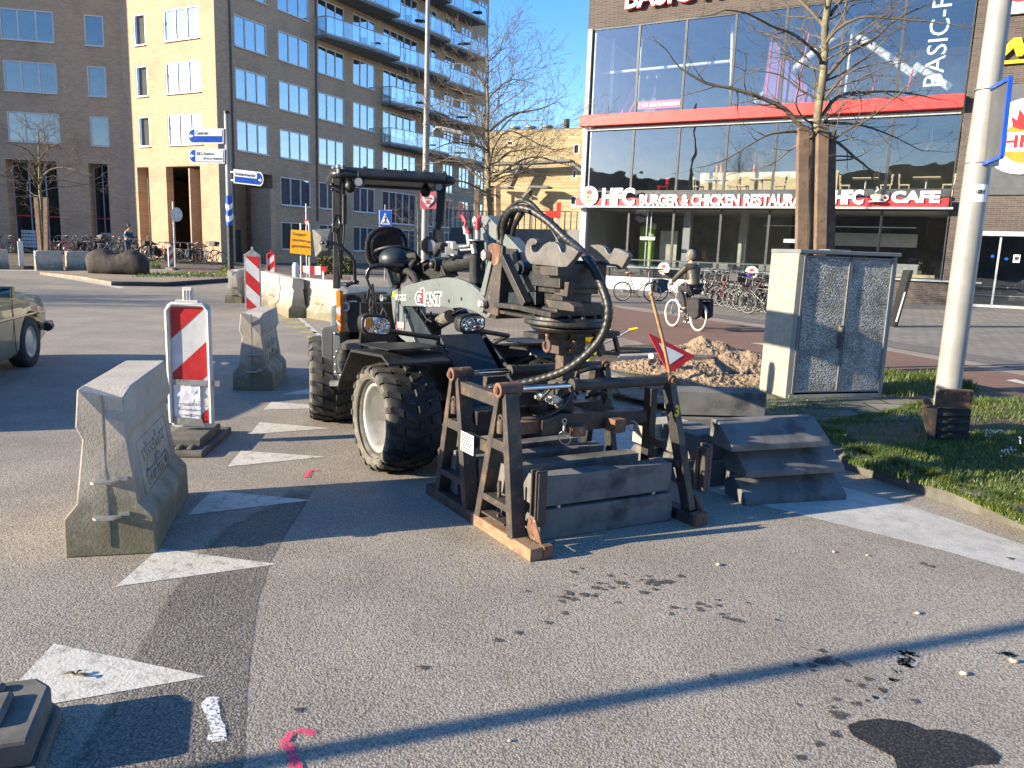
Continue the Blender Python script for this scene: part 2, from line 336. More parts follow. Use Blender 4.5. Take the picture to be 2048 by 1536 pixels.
def mark_mat(name,c,wear=(.42,.62),under=(.16,.15,.13),geo=True,rough=.7,sc=8,amt=.6):
    m,nt,b,o=NM(name); tc=N(nt,'NewGeometry').outputs['Position']
    col=mixc(nt,ramp(nt,nz(nt,tc,sc,8,.75),wear[0],wear[1],0,amt),c,under)
    col=mixc(nt,ramp(nt,nz(nt,tc,1.7,4),.4,.6,0,.4),col,mixc(nt,1.0,col,(.75,.73,.7),'MULTIPLY'))
    L(nt,col,b.inputs['Base Color']); b.inputs['Roughness'].default_value=rough
    bp=N(nt,'Bump',i_Strength=1,i_Distance=.003); L(nt,nz(nt,tc,70,3),bp.inputs['Height']); L(nt,bp.outputs[0],b.inputs['Normal'])
    K[name]=m; return m
mark_mat('mark_white',(.60,.56,.48),(.50,.66),sc=14,amt=.75); mark_mat('mark_band',(.52,.49,.43),(.42,.70),amt=.5)
mark_mat('mark_yellow',(.42,.36,.12),(.45,.7)); 
def speck(name,c,sc,lo,hi):   # sprayed or spattered: only covers where noise says so
    m,nt,b,o=NM(name); tc=N(nt,'NewGeometry').outputs['Position']; b.inputs['Base Color'].default_value=c4(c); b.inputs['Roughness'].default_value=.7
    at=N(nt,'TexCoord').outputs['Object']; 
    tr=N(nt,'BsdfTransparent'); mx=N(nt,'MixShader'); L(nt,ramp(nt,nz(nt,tc,sc,6,.8),lo,hi),mx.inputs[0]); L(nt,tr.outputs[0],mx.inputs[1]); L(nt,b.outputs[0],mx.inputs[2]); L(nt,mx.outputs[0],o.inputs[0])
    K[name]=m; return m
speck('spray_pink',(.80,.06,.16),75,.40,.56); speck('spray_white',(.85,.85,.85),90,.44,.56); speck('chalk',(.52,.50,.46),30,.54,.68); speck('damp',(.045,.042,.04),50,.34,.46)
# pebbledash door of the cabinet
m,nt,b,o=NM('pebbledash'); K['pebbledash']=m; tc=N(nt,'TexCoord').outputs['Object']
vo=N(nt,'TexVoronoi',i_Scale=52.0,feature='SMOOTH_F1'); vo.inputs['Smoothness'].default_value=.3; wn=N(nt,'TexNoise',i_Scale=30.0); L(nt,tc,wn.inputs['Vector'])
va=N(nt,'VectorMath',operation='MULTIPLY_ADD'); L(nt,wn.outputs['Color'],va.inputs[0]); va.inputs[1].default_value=(.02,.02,.02); L(nt,tc,va.inputs[2]); L(nt,va.outputs[0],vo.inputs['Vector'])
col=mixc(nt,ramp(nt,vo.outputs['Distance'],.1,.6),(.78,.75,.66),(.32,.31,.275)); col=mixc(nt,ramp(nt,nz(nt,tc,5,6),.45,.7),col,(.15,.15,.13)); L(nt,col,b.inputs['Base Color']); b.inputs['Roughness'].default_value=.6
bp=N(nt,'Bump',i_Strength=1,i_Distance=.022,invert=True); L(nt,vo.outputs['Distance'],bp.inputs['Height']); L(nt,bp.outputs[0],b.inputs['Normal'])
# barrier concrete: moss and dirt that sits low on the block
m,nt,b,o=NM('barrier_concrete'); K['barrier_concrete']=m; tc=N(nt,'TexCoord').outputs['Object']; sp=N(nt,'SeparateXYZ'); L(nt,tc,sp.inputs[0])
col=mixc(nt,ramp(nt,nz(nt,tc,3,7),.38,.62),(.50,.44,.35),(.38,.33,.265))
col=mixc(nt,ramp(nt,nz(nt,tc,38,5,.8),.55,.68,0,.5),col,(.16,.145,.12))
ad=N(nt,'Math',operation='MULTIPLY_ADD'); L(nt,nz(nt,tc,5,6,.7),ad.inputs[0]); ad.inputs[1].default_value=-.75; L(nt,sp.outputs[2],ad.inputs[2])
col=mixc(nt,ramp(nt,ad.outputs[0],-.24,.08,.92,0),col,mixc(nt,ramp(nt,nz(nt,tc,9,5),.4,.6),(.13,.125,.065),(.19,.165,.115)))
L(nt,col,b.inputs['Base Color']); b.inputs['Roughness'].default_value=.88
bp=N(nt,'Bump',i_Strength=1,i_Distance=.004); L(nt,nz(nt,tc,70,5,.7),bp.inputs['Height']); L(nt,bp.outputs[0],b.inputs['Normal'])
# leaf/grass
m,nt,b,o=NM('grass'); K['grass']=m; oi=N(nt,'NewGeometry'); col=mixc(nt,ramp(nt,nz(nt,oi.outputs['Position'],3,4),.35,.65),(.075,.14,.02),(.15,.19,.035)); col=mixc(nt,ramp(nt,nz(nt,oi.outputs['Position'],40,1),.58,.66),col,(.32,.28,.12))
L(nt,col,b.inputs['Base Color']); b.inputs['Roughness'].default_value=.5
tl=N(nt,'BsdfTranslucent'); L(nt,col,tl.inputs[0]); mx=N(nt,'MixShader',i_0=.35); L(nt,b.outputs[0],mx.inputs[1]); L(nt,tl.outputs[0],mx.inputs[2]); L(nt,mx.outputs[0],o.inputs[0])
mk('leaf_brown',(.16,.10,.045),(.09,.07,.03),3,rough=.8,geo=True); mk('hedge_leaf',(.15,.14,.045),(.09,.10,.03),12,rough=.7,geo=True)
rnd=random.Random(7)
# ================= ground, roads, pavements =================
def sheet(name,pts,z,mat,kind='structure',label=None,cat=None,thick=0):
    mb=MB(); P=[V((p[0],p[1],z)) for p in pts]
    nr=sum((P[i].cross(P[(i+1)%len(P)]) for i in range(len(P))),V((0,0,0)))
    if nr.z<0: P=P[::-1]
    if thick: mb.prism([p-V((0,0,thick)) for p in P],(0,0,thick))
    else: mb.add(P,[tuple(range(len(P)))])
    return tag(mb.build(name,mat),label,cat,None,kind)
def GP(*pts,z=0): return [G(x,y,z) for x,y in pts]
sheet('ground',[(-900,-300),(900,-300),(900,1500),(-900,1500)],0,K['asphalt'])
# coarse strip of older asphalt along the give-way line
def masked(name,rows,z,mat):   # grid of points with a cover value: rows of [(x,y,cover)...]
    mb=MB(); vs=[];cv=[]
    for r in rows:
        for (p,c) in r: vs.append((p.x,p.y,z)); cv.append(c)
    n=len(rows[0]); mb.add(vs,[(i*n+j,i*n+j+1,(i+1)*n+j+1,(i+1)*n+j) for i in range(len(rows)-1) for j in range(n-1)]); o=mb.build(name,K[mat]); at=o.data.attributes.new('cover','FLOAT','POINT'); at.data.foreach_set('value',cv); return tag(o,None,None,None,'structure')
rws=[]
for (y,x0,x1,k) in ((1700,20,500,1),(1536,110,492,1),(1400,210,498,1),(1300,262,506,1),(1200,318,520,.9),(1120,370,545,.8),(1060,430,580,.6),(1000,540,620,.3),(960,590,640,0)):
    rws.append([(G(x0+(x1-x0)*t,y),c*k) for t,c in ((0,0),(.28,.75),(.6,1),(.93,1),(1,0))])
masked('road',rws,.0012,'asphalt_coarse')
sheet('pavement',GP((1000,770),(930,665),(890,590),(905,550),(1000,535),(1225,560),(1232,640),(1300,700),(1240,782),(1130,745)),.006,K['paving_tan'])
# cycle path and forecourt of the restaurant
sheet('cycle_path',[G(1222,612),G(1245,618),G(1520,655),G(1790,705),G(2048,752),G(2500,850),G(2500,905),G(2048,795),G(1780,742),G(1500,707),G(1300,690),G(1180,660)],.008,K['paving_red'])
sheet('pavement',[G(1190,592),G(1225,600),G(1520,645),G(1790,695),G(2048,742),G(2500,840),(40,20),(40,60),(3,60),G(1190,560)],.005,K['paving_grey'])
sheet('path',[G(1200,602),G(1222,608),G(1520,648),G(1790,697),G(2048,740),G(2500,835),G(2500,818),G(2048,726),G(1790,684),G(1520,640),G(1225,600)],.009,K['asphalt_far'])
sheet('road_marking',GP((1500,687),(1525,691),(1562,693),(1535,688)),.013,K['mark_white'])
sheet('road_marking',GP((2010,762),(2048,770),(2060,768),(2030,760)),.013,K['mark_white'])
# light strip beside the kerb
sheet('road_marking',[G(2500,1285),G(2048,1148),G(1900,1105),G(1650,1042),G(1480,1000),G(1395,975),G(1240,930),G(1150,880),G(1100,840),G(1140,800),G(1200,815),G(1300,870),G(1500,930),G(1700,978),G(1850,1022),G(2048,1090),G(2500,1250)],.002,K['mark_band'])
# shark teeth of the give-way line
for q in [[(-28,1432),(108,1288),(413,1354)],[(232,1174),(318,1098),(556,1129)],[(375,1031),(423,982),(624,1001)],[(455,934),(482,902),(652,914)],[(500,869),(519,845),(664,857)],[(526,820),(543,804),(690,815)],[(560,790),(612,779),(720,785)],[(1168,846),(1215,838),(1330,842)],[(1215,869),(1180,878),(1300,872)]]:
    sheet('road_marking',GP(*q),.0028,K['mark_white'])
sheet('road_marking',GP((592,634),(600,634),(668,690),(655,690)),.0028,K['mark_white'])
for k in range(6):
    x0=560+k*11.5; y0=634+k*9.5
    sheet('road_marking',GP((x0,y0),(x0+24+k*1.5,y0-.5),(x0+38+k*2,y0+4.0),(x0+8,y0+4.5)),.0028,K['mark_yellow'])
sheet('road_marking',GP((0,539.5),(130,541.5),(130,543),(0,541)),.0028,K['mark_white'])
sheet('road_marking',GP((300,551),(470,552),(470,553.4),(300,552.4)),.0028,K['mark_white'])
sheet('road_marking',GP((82,548),(155,558),(250,575),(240,577),(150,560.5),(82,549.5)),.0028,K['mark_white'])
sheet('cycle_path',GP((350,545),(460,547),(700,560),(700,553),(460,541),(370,540)),.012,K['paving_red'])
_n=GP((-400,524),(0,530),(300,538),(470,542),(640,548),(900,562)); _mb=MB(); _f=[(-90,47,.33),(-31,47.2,.33),(-24,48,.33),(-17,44.8,.26),(-14,50,.2),(-6,66,.1)]
_mb.add([V((p.x,p.y,.008)) for p in _n]+[V(p) for p in _f]+[V((x*1.02,y+12,z)) for x,y,z in _f],[(i,i+1,i+7,i+6) for i in range(5)]+[(i+6,i+7,i+13,i+12) for i in range(5)]); tag(_mb.build('path',K['paving_brown']),None,None,None,'structure')
# grass strips in front of the flats
def blades(name,regions,n,h,z,seed,label=None,w=.006,mat='grass'):
    rg=random.Random(seed); mb=MB(); vs=[];fs=[]
    for _ in range(n):
        poly=regions[rg.randrange(len(regions))]
        # random point in a triangle fan
        i=rg.randrange(1,len(poly)-1); a,b,c=V(poly[0]),V(poly[i]),V(poly[i+1]); u,v=rg.random(),rg.random()
        if u+v>1: u,v=1-u,1-v
        p=a+(b-a)*u+(c-a)*v; p=V((p.x,p.y,z))
        t=noise.noise(p*2.2)*.5+.6+noise.noise(p*9)*.35
        if t<.12: continue
        hh=h*t*rg.uniform(.5,1.3); an=rg.uniform(0,2*pi); d=V((cos(an),sin(an),0)); s=V((-d.y,d.x,0))*w*rg.uniform(.6,1.3)
        m1=p+d*hh*.22+V((0,0,hh*.6)); m2=p+d*hh*rg.uniform(.4,.9)+V((0,0,hh*rg.uniform(.7,1.05)))
        k=len(vs); vs+=[p-s,p+s,m1+s*.7,m1-s*.7,m2]; fs+=[(k,k+1,k+2,k+3),(k+3,k+2,k+4)]
    mb.add(vs,fs); return tag(mb.build(name,K[mat]),label,None,None,'stuff')
KB=[(6.2,1.2),(5.0,2.2),(4.2,3.15),(3.65,3.95),(3.28,4.67),(3.07,5.14),(2.91,5.51),(2.70,5.95),(2.50,6.4),(2.22,7.0),(1.95,7.6),(1.75,8.2),(1.56,8.9),(1.35,9.6),(1.1,10.2),(.75,10.7)]
gut=[]
for i,(x,y) in enumerate(KB):
    a=V(KB[max(i-1,0)]+(0,)); b=V(KB[min(i+1,len(KB)-1)]+(0,)); n=(b-a).normalized(); n=V((n.y,-n.x,0))   # towards the verge
    if n.x<0: n=-n
    gut.append((V((x,y,0)),n))
mb=MB(); pr=[(0,0),(.01,.085),(.045,.115),(.16,.118),(.16,0)]
rows=[[p+n*a+V((0,0,z)) for a,z in pr] for p,n in gut]
for i in range(len(rows)-1):
    for j in range(4): mb.add([rows[i][j],rows[i+1][j],rows[i+1][j+1],rows[i][j+1]],[(0,1,2,3)])
tag(mb.build('kerb',K['kerb']),None,None,None,'structure')
vin=[p+n*.15 for p,n in gut]
vb=[G(2500,890),G(2048,800),G(1780,748),G(1500,712),G(1320,698),G(1250,700)]
sheet('verge',[(p.x,p.y) for p in vin]+[(p.x,p.y) for p in reversed(vb)]+[(9,1.2)],.085,K['soil'],thick=.08)
VZ=.087
sheet('path',GP((1120,762),(1260,772),(1500,790),(1780,790),(1865,810),(1850,842),(1640,842),(1500,842),(1290,800),z=VZ),VZ+.006,K['paving_slab'],thick=.02)
reg1=[[G(1640,850,VZ),G(1860,815,VZ),G(1900,800,VZ),G(2048,800,VZ),G(2200,830,VZ),G(2200,1100,VZ),G(2048,1052,VZ),G(1900,985,VZ),G(1700,930,VZ)],[G(1690,900,VZ),G(2048,860,VZ),G(2120,1040,VZ),G(1900,975,VZ)]]
blades('grass',reg1,30000,.10,VZ,3,'short bright green grass on the verge around the lamp post',w=.0038)
blades('grass',[[G(1750,745,VZ),G(1870,748,VZ),G(1950,780,VZ),G(1760,800,VZ)],[G(1780,745,VZ),G(1900,760,VZ),G(1960,785,VZ)]],4500,.13,VZ,4,'long grass behind the stone cabinet',w=.006)
blades('grass',[[G(1230,745,VZ),G(1360,755,VZ),G(1530,775,VZ),G(1600,800,VZ),G(1300,800,VZ)],[G(1500,790,VZ),G(1700,800,VZ),G(1660,845,VZ),G(1540,850,VZ)]],2600,.06,VZ,5,'thin grass and moss between slabs in front of the cabinet',w=.004)
gr=[[G(62,532),G(217,532),G(217,512),G(62,510)],[G(280,535),G(320,538),G(318,528),G(285,526)],[G(440,548),G(470,553),G(470,540),G(448,538)]]
blades('grass',gr,2600,.32,.01,6,'patches of light green grass by the barriers in front of the flats',w=.03)
blades('grass',[[G(265,560),G(455,560),G(455,550),G(300,550)]],900,.14,.1,8,'dry grass on the traffic island by the boulder',w=.02)
# little flowers in the verge
mk('petal',(.75,.72,.78),None,5)
for i,(px,py) in enumerate([(1975,888),(1990,882),(2005,930),(2020,925),(2040,905),(1905,842)]):
    p=G(px,py,VZ); mb=MB()
    for k in range(7):
        q=p+V((rnd.uniform(-.03,.03),rnd.uniform(-.03,.03),rnd.uniform(.07,.13))); mb.m=0; mb.tube([p,(p+q)/2+V((.006,0,0)),q],.002,4); mb.m=1; mb.ball(q,.008,n=6)
    tag(mb.build('flower',[K['grass'],K['petal']]),'tuft of small white flowers in the grass to the right of the lamp post','flower','white flowers in the verge')
# traffic island on the left
isl=GP((80,549),(160,558),(230,571),(330,572),(462,562),(470,553),(330,548),(250,548),(160,546))
sheet('traffic_island',isl,.10,K['paving_tan'],thick=.1)
mb=MB(); mb.tube([G(225,571)+V((0,-.05,.06)),G(330,573)+V((0,-.05,.06)),G(462,563)+V((0,-.05,.06))],.085,6); tag(mb.build('kerb',K['rubber']),None,None,None,'structure')
# ---- stains, spray marks, crumbs on the asphalt
def blob(px,py,r,name,mat,z=.0125,st=1.5,seed=0):
    c=G(px,py); rg=random.Random(seed+int(px*7+py)); ph=rg.uniform(0,6)
    pts=[(c.x+r*(1+.18*sin(3*a+ph)+.12*sin(5*a+2*ph))*cos(a)*st,c.y+r*(1+.18*sin(3*a+ph)+.12*sin(5*a+2*ph))*sin(a)) for a in [2*pi*i/16 for i in range(16)]]
    return sheet(name,pts,z,K[mat],'structure')
def stain(lst,name,mat,kind,label,cat,z=.0034,st=1.0,seed=0):
    mb=MB(); cv=[]
    for (px,py,r) in lst:
        c=G(px,py); rg=random.Random(seed+int(px*7+py)); ph=rg.uniform(0,6); s=rg.uniform(.8,1.4)*st; n=20; zz=z+rg.uniform(0,.0008)
        f=lambda a,q:V((c.x+q*r*(1+.2*sin(3*a+ph)+.14*sin(5*a+2*ph)+.08*sin(9*a))*cos(a)*s,c.y+q*r*(1+.2*sin(3*a+ph)+.14*sin(5*a+2*ph))*sin(a),zz))
        mb.add([V((c.x,c.y,zz))]+[f(2*pi*i/n,.6) for i in range(n)]+[f(2*pi*i/n,1.15) for i in range(n)],[(0,1+i,1+(i+1)%n) for i in range(n)]+[(1+i,1+n+i,1+n+(i+1)%n,1+(i+1)%n) for i in range(n)]); cv+=[1]+[.85]*n+[0]*n
    o=mb.build(name,K[mat]); at=o.data.attributes.new('cover','FLOAT','POINT'); at.data.foreach_set('value',cv); return tag(o,label,cat,None,kind)
pts=[]
for (cx,cy,sx,sy,n,a0,a1) in [(1210,1168,110,26,26,.006,.022),(1130,1195,80,22,18,.006,.02),(1430,1225,75,22,16,.006,.02),(1300,1165,40,12,10,.01,.028),(1640,1310,50,40,12,.006,.02),(1700,1400,90,60,10,.01,.02)]:
    for _ in range(n): pts.append((rnd.gauss(cx,sx*.5),rnd.gauss(cy,sy*.5),rnd.uniform(a0,a1)*1.0))
pts+=[(995,1281,.020),(1036,1267,.018),(1096,1246,.018),(1128,1227,.02),(846,1336,.018),(597,1421,.018),(1426,1353,.014),(1235,1206,.013),(1553,1241,.013),(1676,1431,.03),(1670,1470,.022),(1637,1489,.018),(1600,1516,.016),(1763,1381,.016),(1830,1403,.017),(1846,1128,.022),(1862,1133,.02),(2022,1118,.02),(1650,1323,.035)]
stain(pts,'road','damp_spot','structure',None,None)
c_=[(1700,1455),(1722,1446),(1765,1441),(1812,1447),(1850,1463),(1880,1462),(1925,1472),(1965,1490),(1992,1512),(1985,1528),(1940,1530),(1900,1545),(1860,1565),(1800,1552),(1790,1515),(1745,1492),(1712,1475)]
_m=sum((G(*p) for p in c_),V((0,0,0)))/len(c_); masked('road',[[(G(*p)+(_m-G(*p))*-.10,0) for p in c_+c_[:1]],[(G(*p)+(_m-G(*p))*.10,1) for p in c_+c_[:1]],[(_m,1)]*(len(c_)+1)],.0042,'wet')
cp=[]
for (cx,cy,sx,sy,n) in [(1780,1250,120,40,26),(1950,1180,110,40,22),(1790,1330,60,60,34),(1950,1300,120,30,18),(1560,1100,80,18,10),(2010,1310,40,14,10),(1760,1390,60,20,8)]:
    for _ in range(n): cp.append((rnd.gauss(cx,sx*.5),rnd.gauss(cy,sy*.5),rnd.uniform(.015,.05)))
stain(cp,'road_marking','chalk','structure',None,None,.0030,1.2)
def spray(path,w,mat,z=.0052,name='road_marking'):
    mb=MB(); n=len(path); P=[G(*p) for p in path]; ed=[]
    for i in range(n):
        d=(P[min(i+1,n-1)]-P[max(i-1,0)]); d.z=0; d.normalize(); s=V((-d.y,d.x,0)); j=w*(1+.25*sin(i*2.1)); ed.append((P[i]+s*j+V((0,0,z)),P[i]-s*j+V((0,0,z))))
    for i in range(n-1): mb.add([ed[i][0],ed[i][1],ed[i+1][1],ed[i+1][0]],[(0,1,2,3)])
    return tag(mb.build(name,K[mat]),None,None,None,'structure')
spray([(600,1560),(590,1530),(583,1510),(577,1490)],.017,'spray_pink',.0046); spray([(568,1500),(570,1482),(582,1468),(600,1463),(620,1467),(632,1470)],.015,'spray_pink')
spray([(612,956),(616,947),(622,941),(634,943)],.02,'spray_pink')
spray([(428,1396),(418,1410),(424,1432),(436,1458),(430,1482)],.024,'spray_white'); spray([(412,1404),(424,1420),(432,1440),(440,1470),(438,1486)],.02,'spray_white',.0058)
def pebble(px,py,r,label,mat='concrete'):
    c=G(px,py); mb=MB(); rg=random.Random(int(px)); mb.ball(c+V((0,0,r*.5)),r,(1.3,.9,.6),8)
    for i,v in enumerate(mb.v): v+=noise.noise_vector(v*60)*r*.35
    return tag(mb.build('stone_chip',K[mat]),label,'stone')
for a in [(1437,1131,.014,'pale stone chip on the road in front of the grab frame'),(1668,1105,.010,'small stone chip near the white strip, further right than the grab frame'),(1835,1228,.013,'pale stone chip among chalk marks at the right'),(1928,1350,.015,'white stone chip below the long pole shadow at the right'),(2028,1325,.016,'white lump of rubble at the right edge of the road'),(1020,1483,.008,'tiny white chip on the road at the bottom middle'),(1735,1112,.010,'small grey chip beside the white strip')]: pebble(*a)
# twig debris on the big tooth
mb=MB(); c=G(152,1357)
for k in range(9): a=rnd.uniform(0,6.3); mb.tube([c+V((0,0,.014)),c+V((cos(a)*.02,sin(a)*.015,.022)),c+V((cos(a)*.045,sin(a)*.03,.016))],.003,5)
tag(mb.build('dry_twig',K['leaf_brown']),'small brown dead twig lying on the nearest white road triangle','twig')
# ================= buildings =================
def ucoord(px,py,A,a):   # distance along a wall that starts at A with azimuth a, and height
    d=az(a); n=V((d.y,-d.x,0)); p=PL(px,py,(A[0],A[1],0),n); return (p-V((A[0],A[1],0))).dot(d),p.z
def wall(name,par,A,a,Lw,z0,z1,holes,mat,depth=.12,thick=.35,x0=0):
    """wall sheet in the xz plane with rectangular openings and their reveals"""
    xs=sorted({x0,Lw}|{h[0] for h in holes}|{h[1] for h in holes}); zs=sorted({z0,z1}|{h[2] for h in holes}|{h[3] for h in holes})
    xs=[x for x in xs if x0-1e-6<=x<=Lw+1e-6]; zs=[z for z in zs if z0-1e-6<=z<=z1+1e-6]; mb=MB()
    for i in range(len(xs)-1):
        for j in range(len(zs)-1):
            cx=(xs[i]+xs[i+1])/2; cz=(zs[j]+zs[j+1])/2
            if any(h[0]<cx<h[1] and h[2]<cz<h[3] for h in holes): continue
            mb.add([(xs[i],0,zs[j]),(xs[i+1],0,zs[j]),(xs[i+1],0,zs[j+1]),(xs[i],0,zs[j+1])],[(0,1,2,3)])
    for h in holes:
        a0,a1,b0,b1=h[:4]; dp=h[4] if len(h)>4 else depth
        mb.add([(a0,0,b0),(a0,dp,b0),(a0,dp,b1),(a0,0,b1)],[(0,3,2,1)]); mb.add([(a1,0,b0),(a1,dp,b0),(a1,dp,b1),(a1,0,b1)],[(0,1,2,3)])
        mb.add([(a0,0,b1),(a1,0,b1),(a1,dp,b1),(a0,dp,b1)],[(0,1,2,3)])
        if b0>z0+.01: mb.add([(a0,0,b0),(a1,0,b0),(a1,dp,b0),(a0,dp,b0)],[(0,3,2,1)])
    return mb.build(name,mat,par,(A[0],A[1],0),R_(a))
def window(par,w,h,n=3,frame='frame_light',fw=.07,back='curtain',glass='glass_flat',sill=True,trans=False):
    mb=MB(); xs=[0+(w)*i/n for i in range(n+1)]
    mb.box((w/2,.03,fw/2),(w,.07,fw)); mb.box((w/2,.03,h-fw/2),(w,.07,fw))
    for i,x in enumerate(xs):
        wd=fw if i in (0,n) else fw*.85; cx=min(max(x,wd/2),w-wd/2); mb.box((cx,.028,h/2),(wd,.066,h-2*fw-.004))
    if trans: mb.box((w/2,.028,h*.62),(w-2*fw,.06,fw*.8))
    if sill: mb.box((w/2,-.07,-.025),(w+.02,.16,.045))
    f=mb.build('window',K[frame],par)
    p=MB(); p.add([(fw,.045,fw),(w-fw,.045,fw),(w-fw,.045,h-fw),(fw,.045,h-fw)],[(0,1,2,3)]); p.build('pane',K[glass],f)
    if back:
        c=MB(); k=int(w/.07); 
        pts=[(w*i/k,.20+(.02*sin(i*1.7)+.012*sin(i*.7) if back=='curtain' else 0)) for i in range(k+1)]
        for i in range(k): c.add([(pts[i][0],pts[i][1],0),(pts[i+1][0],pts[i+1][1],0),(pts[i+1][0],pts[i+1][1],h),(pts[i][0],pts[i][1],h)],[(0,1,2,3)],True)
        c.build({'curtain':'curtain','blind':'blind'}.get(back,'room'),K[back],f)
    return f
def put(proto,first,par,A,a,u,z,y=.04):
    d=az(a); n=V((-d.y,d.x,0)); loc=V((A[0],A[1],0))+d*u+n*y+V((0,0,z))
    if first: o=proto
    else:
        o=proto.copy(); COL.objects.link(o)
        for ch in proto.children: c=ch.copy(); COL.objects.link(c); c.parent=o
    o.parent=par; o.location=loc; o.rotation_euler.z=R_(a); return o
class Protos:
    def __init__(s): s.d={}
    def get(s,par,A,a,u,z,*k,y=.04,**kw):
        key=(k,tuple(sorted(kw.items())))
        f=key not in s.d
        if f: s.d[key]=window(par,*k,**kw)
        return put(s.d[key],f,par,A,a,u,z,y)
# ---------- yellow brick flats ----------
fl=thing('apartment_building','tall yellow brick apartment block with white framed windows and glass balconies','building',(-20,50,0))
FO=V((-20,50,0))
def fw_(A): return (A[0]+20,A[1]-50)
PW_=Protos(); levels=[2.9*k+.0 for k in range(10)]
TZ=[14.5+2.9*k for k in range(-3,6)]      # window heads
rg=random.Random(5)
backs=['curtain','blind','interior_dark','curtain','blind']
# left wing
BW=(-24.35,49.25); aW=10.8; AW=(BW[0]-16*cos(R_(aW)),BW[1]-16*sin(R_(aW)))
uw=lambda x,y:ucoord(x,y,AW,aW)[0]
cols=[(uw(3,100),uw(110,100)),(uw(171,100),uw(209,100))]
holes=[];wins=[]
for (a,b) in cols:
    for z in TZ[1:]: holes.append((a,b,z-1.75,z)); wins.append((a,z-1.75,b-a,1.75))
w0=cols[0][0]-3.2
for z in TZ[1:]: holes.append((w0-.3,w0+1.2,z-1.75,z)); wins.append((w0-.3,z-1.75,1.5,1.75))
big=[(uw(20,450),uw(121,450)),(uw(183,450),uw(221,450))]
for (a,b) in big: holes.append((a,b,0,5.9,.9))
wall('wall',fl,fw_(AW),aW,16,0,32,holes,K['brick_yellow'])
for (u,z,w,h) in wins: PW_.get(fl,fw_(AW),aW,u,z,round(w,2),h,3 if w>2 else 1,back=backs[rg.randrange(5)],y=.03)
for (a,b) in big:
    g=window(fl,b-a,5.9,3 if b-a>2 else 2,'frame_grey',.08,'interior_dark','glass_hall',False); put(g,True,fl,fw_(AW),aW,a,0,.8)
    mb=MB(); mb.box(((b-a)/2,.03,2.6),(b-a-.2,.08,.09)); mb.box(((b-a)/2,.9,4.2),(b-a,.05,3.2)); e=mb.build('entrance_panel',K['red_chair'],fl); put(e,True,fl,fw_(AW),aW,a,0,.8)
    mb=MB()
    for i in range(6):
        for j in range(5): mb.box((.35+i*.14,-.02,.75+j*.22),(.12,.03,.18))
    e=mb.build('mailboxes',K['frame_light'],fl); put(e,True,fl,fw_(AW),aW,a,0,.8)
    mb=MB(); mb.ball((b-a-.5,.4,3.5),.6,(1,.2,.45)); e=mb.build('lamp_shade',K['lime'],fl); put(e,True,fl,fw_(AW),aW,a,0,.8)
# unseen block added further left, only to keep the left wing in shade
mb=MB(); mb.prism([V((-36.3,44.45,0))-FO,V((-36.3,60,0))-FO,V((-62,60,0))-FO,V((-62,44.45,0))-FO],(0,0,32)); mb.build('shade_block',K['brick_yellow'],fl)
# lit facade
aL=-28.8; CL=(-17.25,45.55); Ll=(V((CL[0],CL[1],0))-V((BW[0],BW[1],0))).length; AL=BW; aL=math.degrees(math.atan2(CL[1]-BW[1],CL[0]-BW[0]))
ul=lambda x,y:ucoord(x,y,AL,aL)[0]
c1=(ul(269,100),ul(292,100)); c2=(ul(329,100),ul(399,100)); holes=[];wins=[]
for z in TZ[1:]:
    for (a,b) in (c1,c2): holes.append((a,b,z-1.75,z)); wins.append((a,z-1.75,b-a,1.75))
holes+=[(ul(278,420),ul(301,420),0,5.75,.7),(ul(335,420),ul(403,420),0,5.75,.5)]
for (x0,x1,dp,nm_) in ((278,301,.72,'niche_wall'),(325,372,3.4,'arcade_wall')):
    e=MB(); u0_,u1_=ul(x0,420),ul(x1,420); e.box(((u0_+u1_)/2,dp+.06,2.9),(u1_-u0_+.05,.1,5.8)); e=e.build(nm_,K['brick_yellow'],fl); put(e,True,fl,fw_(AL),aL,0,0,0)
wall('wall',fl,fw_(AL),aL,Ll,0,32,holes,K['brick_yellow'])
for (u,z,w,h) in wins: PW_.get(fl,fw_(AL),aL,u,z,round(w,2),h,3 if w>2 else 1,back=backs[rg.randrange(5)],y=.03)
# right facade
aR=63.6; CRn=CL; LR=31.5
ur=lambda x,y:ucoord(x,y,CRn,aR)[0]
cR=[(ur(469,90),ur(534,90)),(ur(557,110),ur(619,110)),(ur(636,120),ur(689,120)),(ur(706,140),ur(751,140))]
holes=[];wins=[]
for ci,(a,b) in enumerate(cR):
    for k,z in enumerate([2.8,5.7]+[8.6+2.9*i for i in range(8)]):
        if ci==0 and z<7: continue
        top=z-.1 if z>3 else z
        door=(ci>=2 and z>=17)
        h=2.5 if door else 1.75
        holes.append((a,b,top-h,top)); wins.append((a,top-h,b-a,h))
g5=(ur(766,160),ur(835,160)); g6=(ur(852,160),ur(872,160)); g7=(ur(889,160),ur(911,160)); g8=(ur(921,200),ur(943,200)); g9=(ur(953,200),ur(973,200))
for (a,b,h) in ((g5[0],g5[1],2.4),(g6[0],g6[1],2.4),(g7[0],g7[1],2.4),(g8[0],g8[1],1.75),(g9[0],g9[1],1.75)):
    for z in [2.8,5.6]+[8.5+2.9*i for i in range(8)]: holes.append((a,b,z-h,z)); wins.append((a,z-h,b-a,h))
rec=(1.1,ur(546,420),0,5.6,2.2); holes.append(rec)
wall('wall',fl,fw_(CRn),aR,LR,0,32,holes,K['brick_yellow'])
for (u,z,w,h) in wins: PW_.get(fl,fw_(CRn),aR,u,z,round(w,2),h,5 if w>4.5 else (3 if w>1.6 else 2),back=backs[rg.randrange(5)],y=.03)
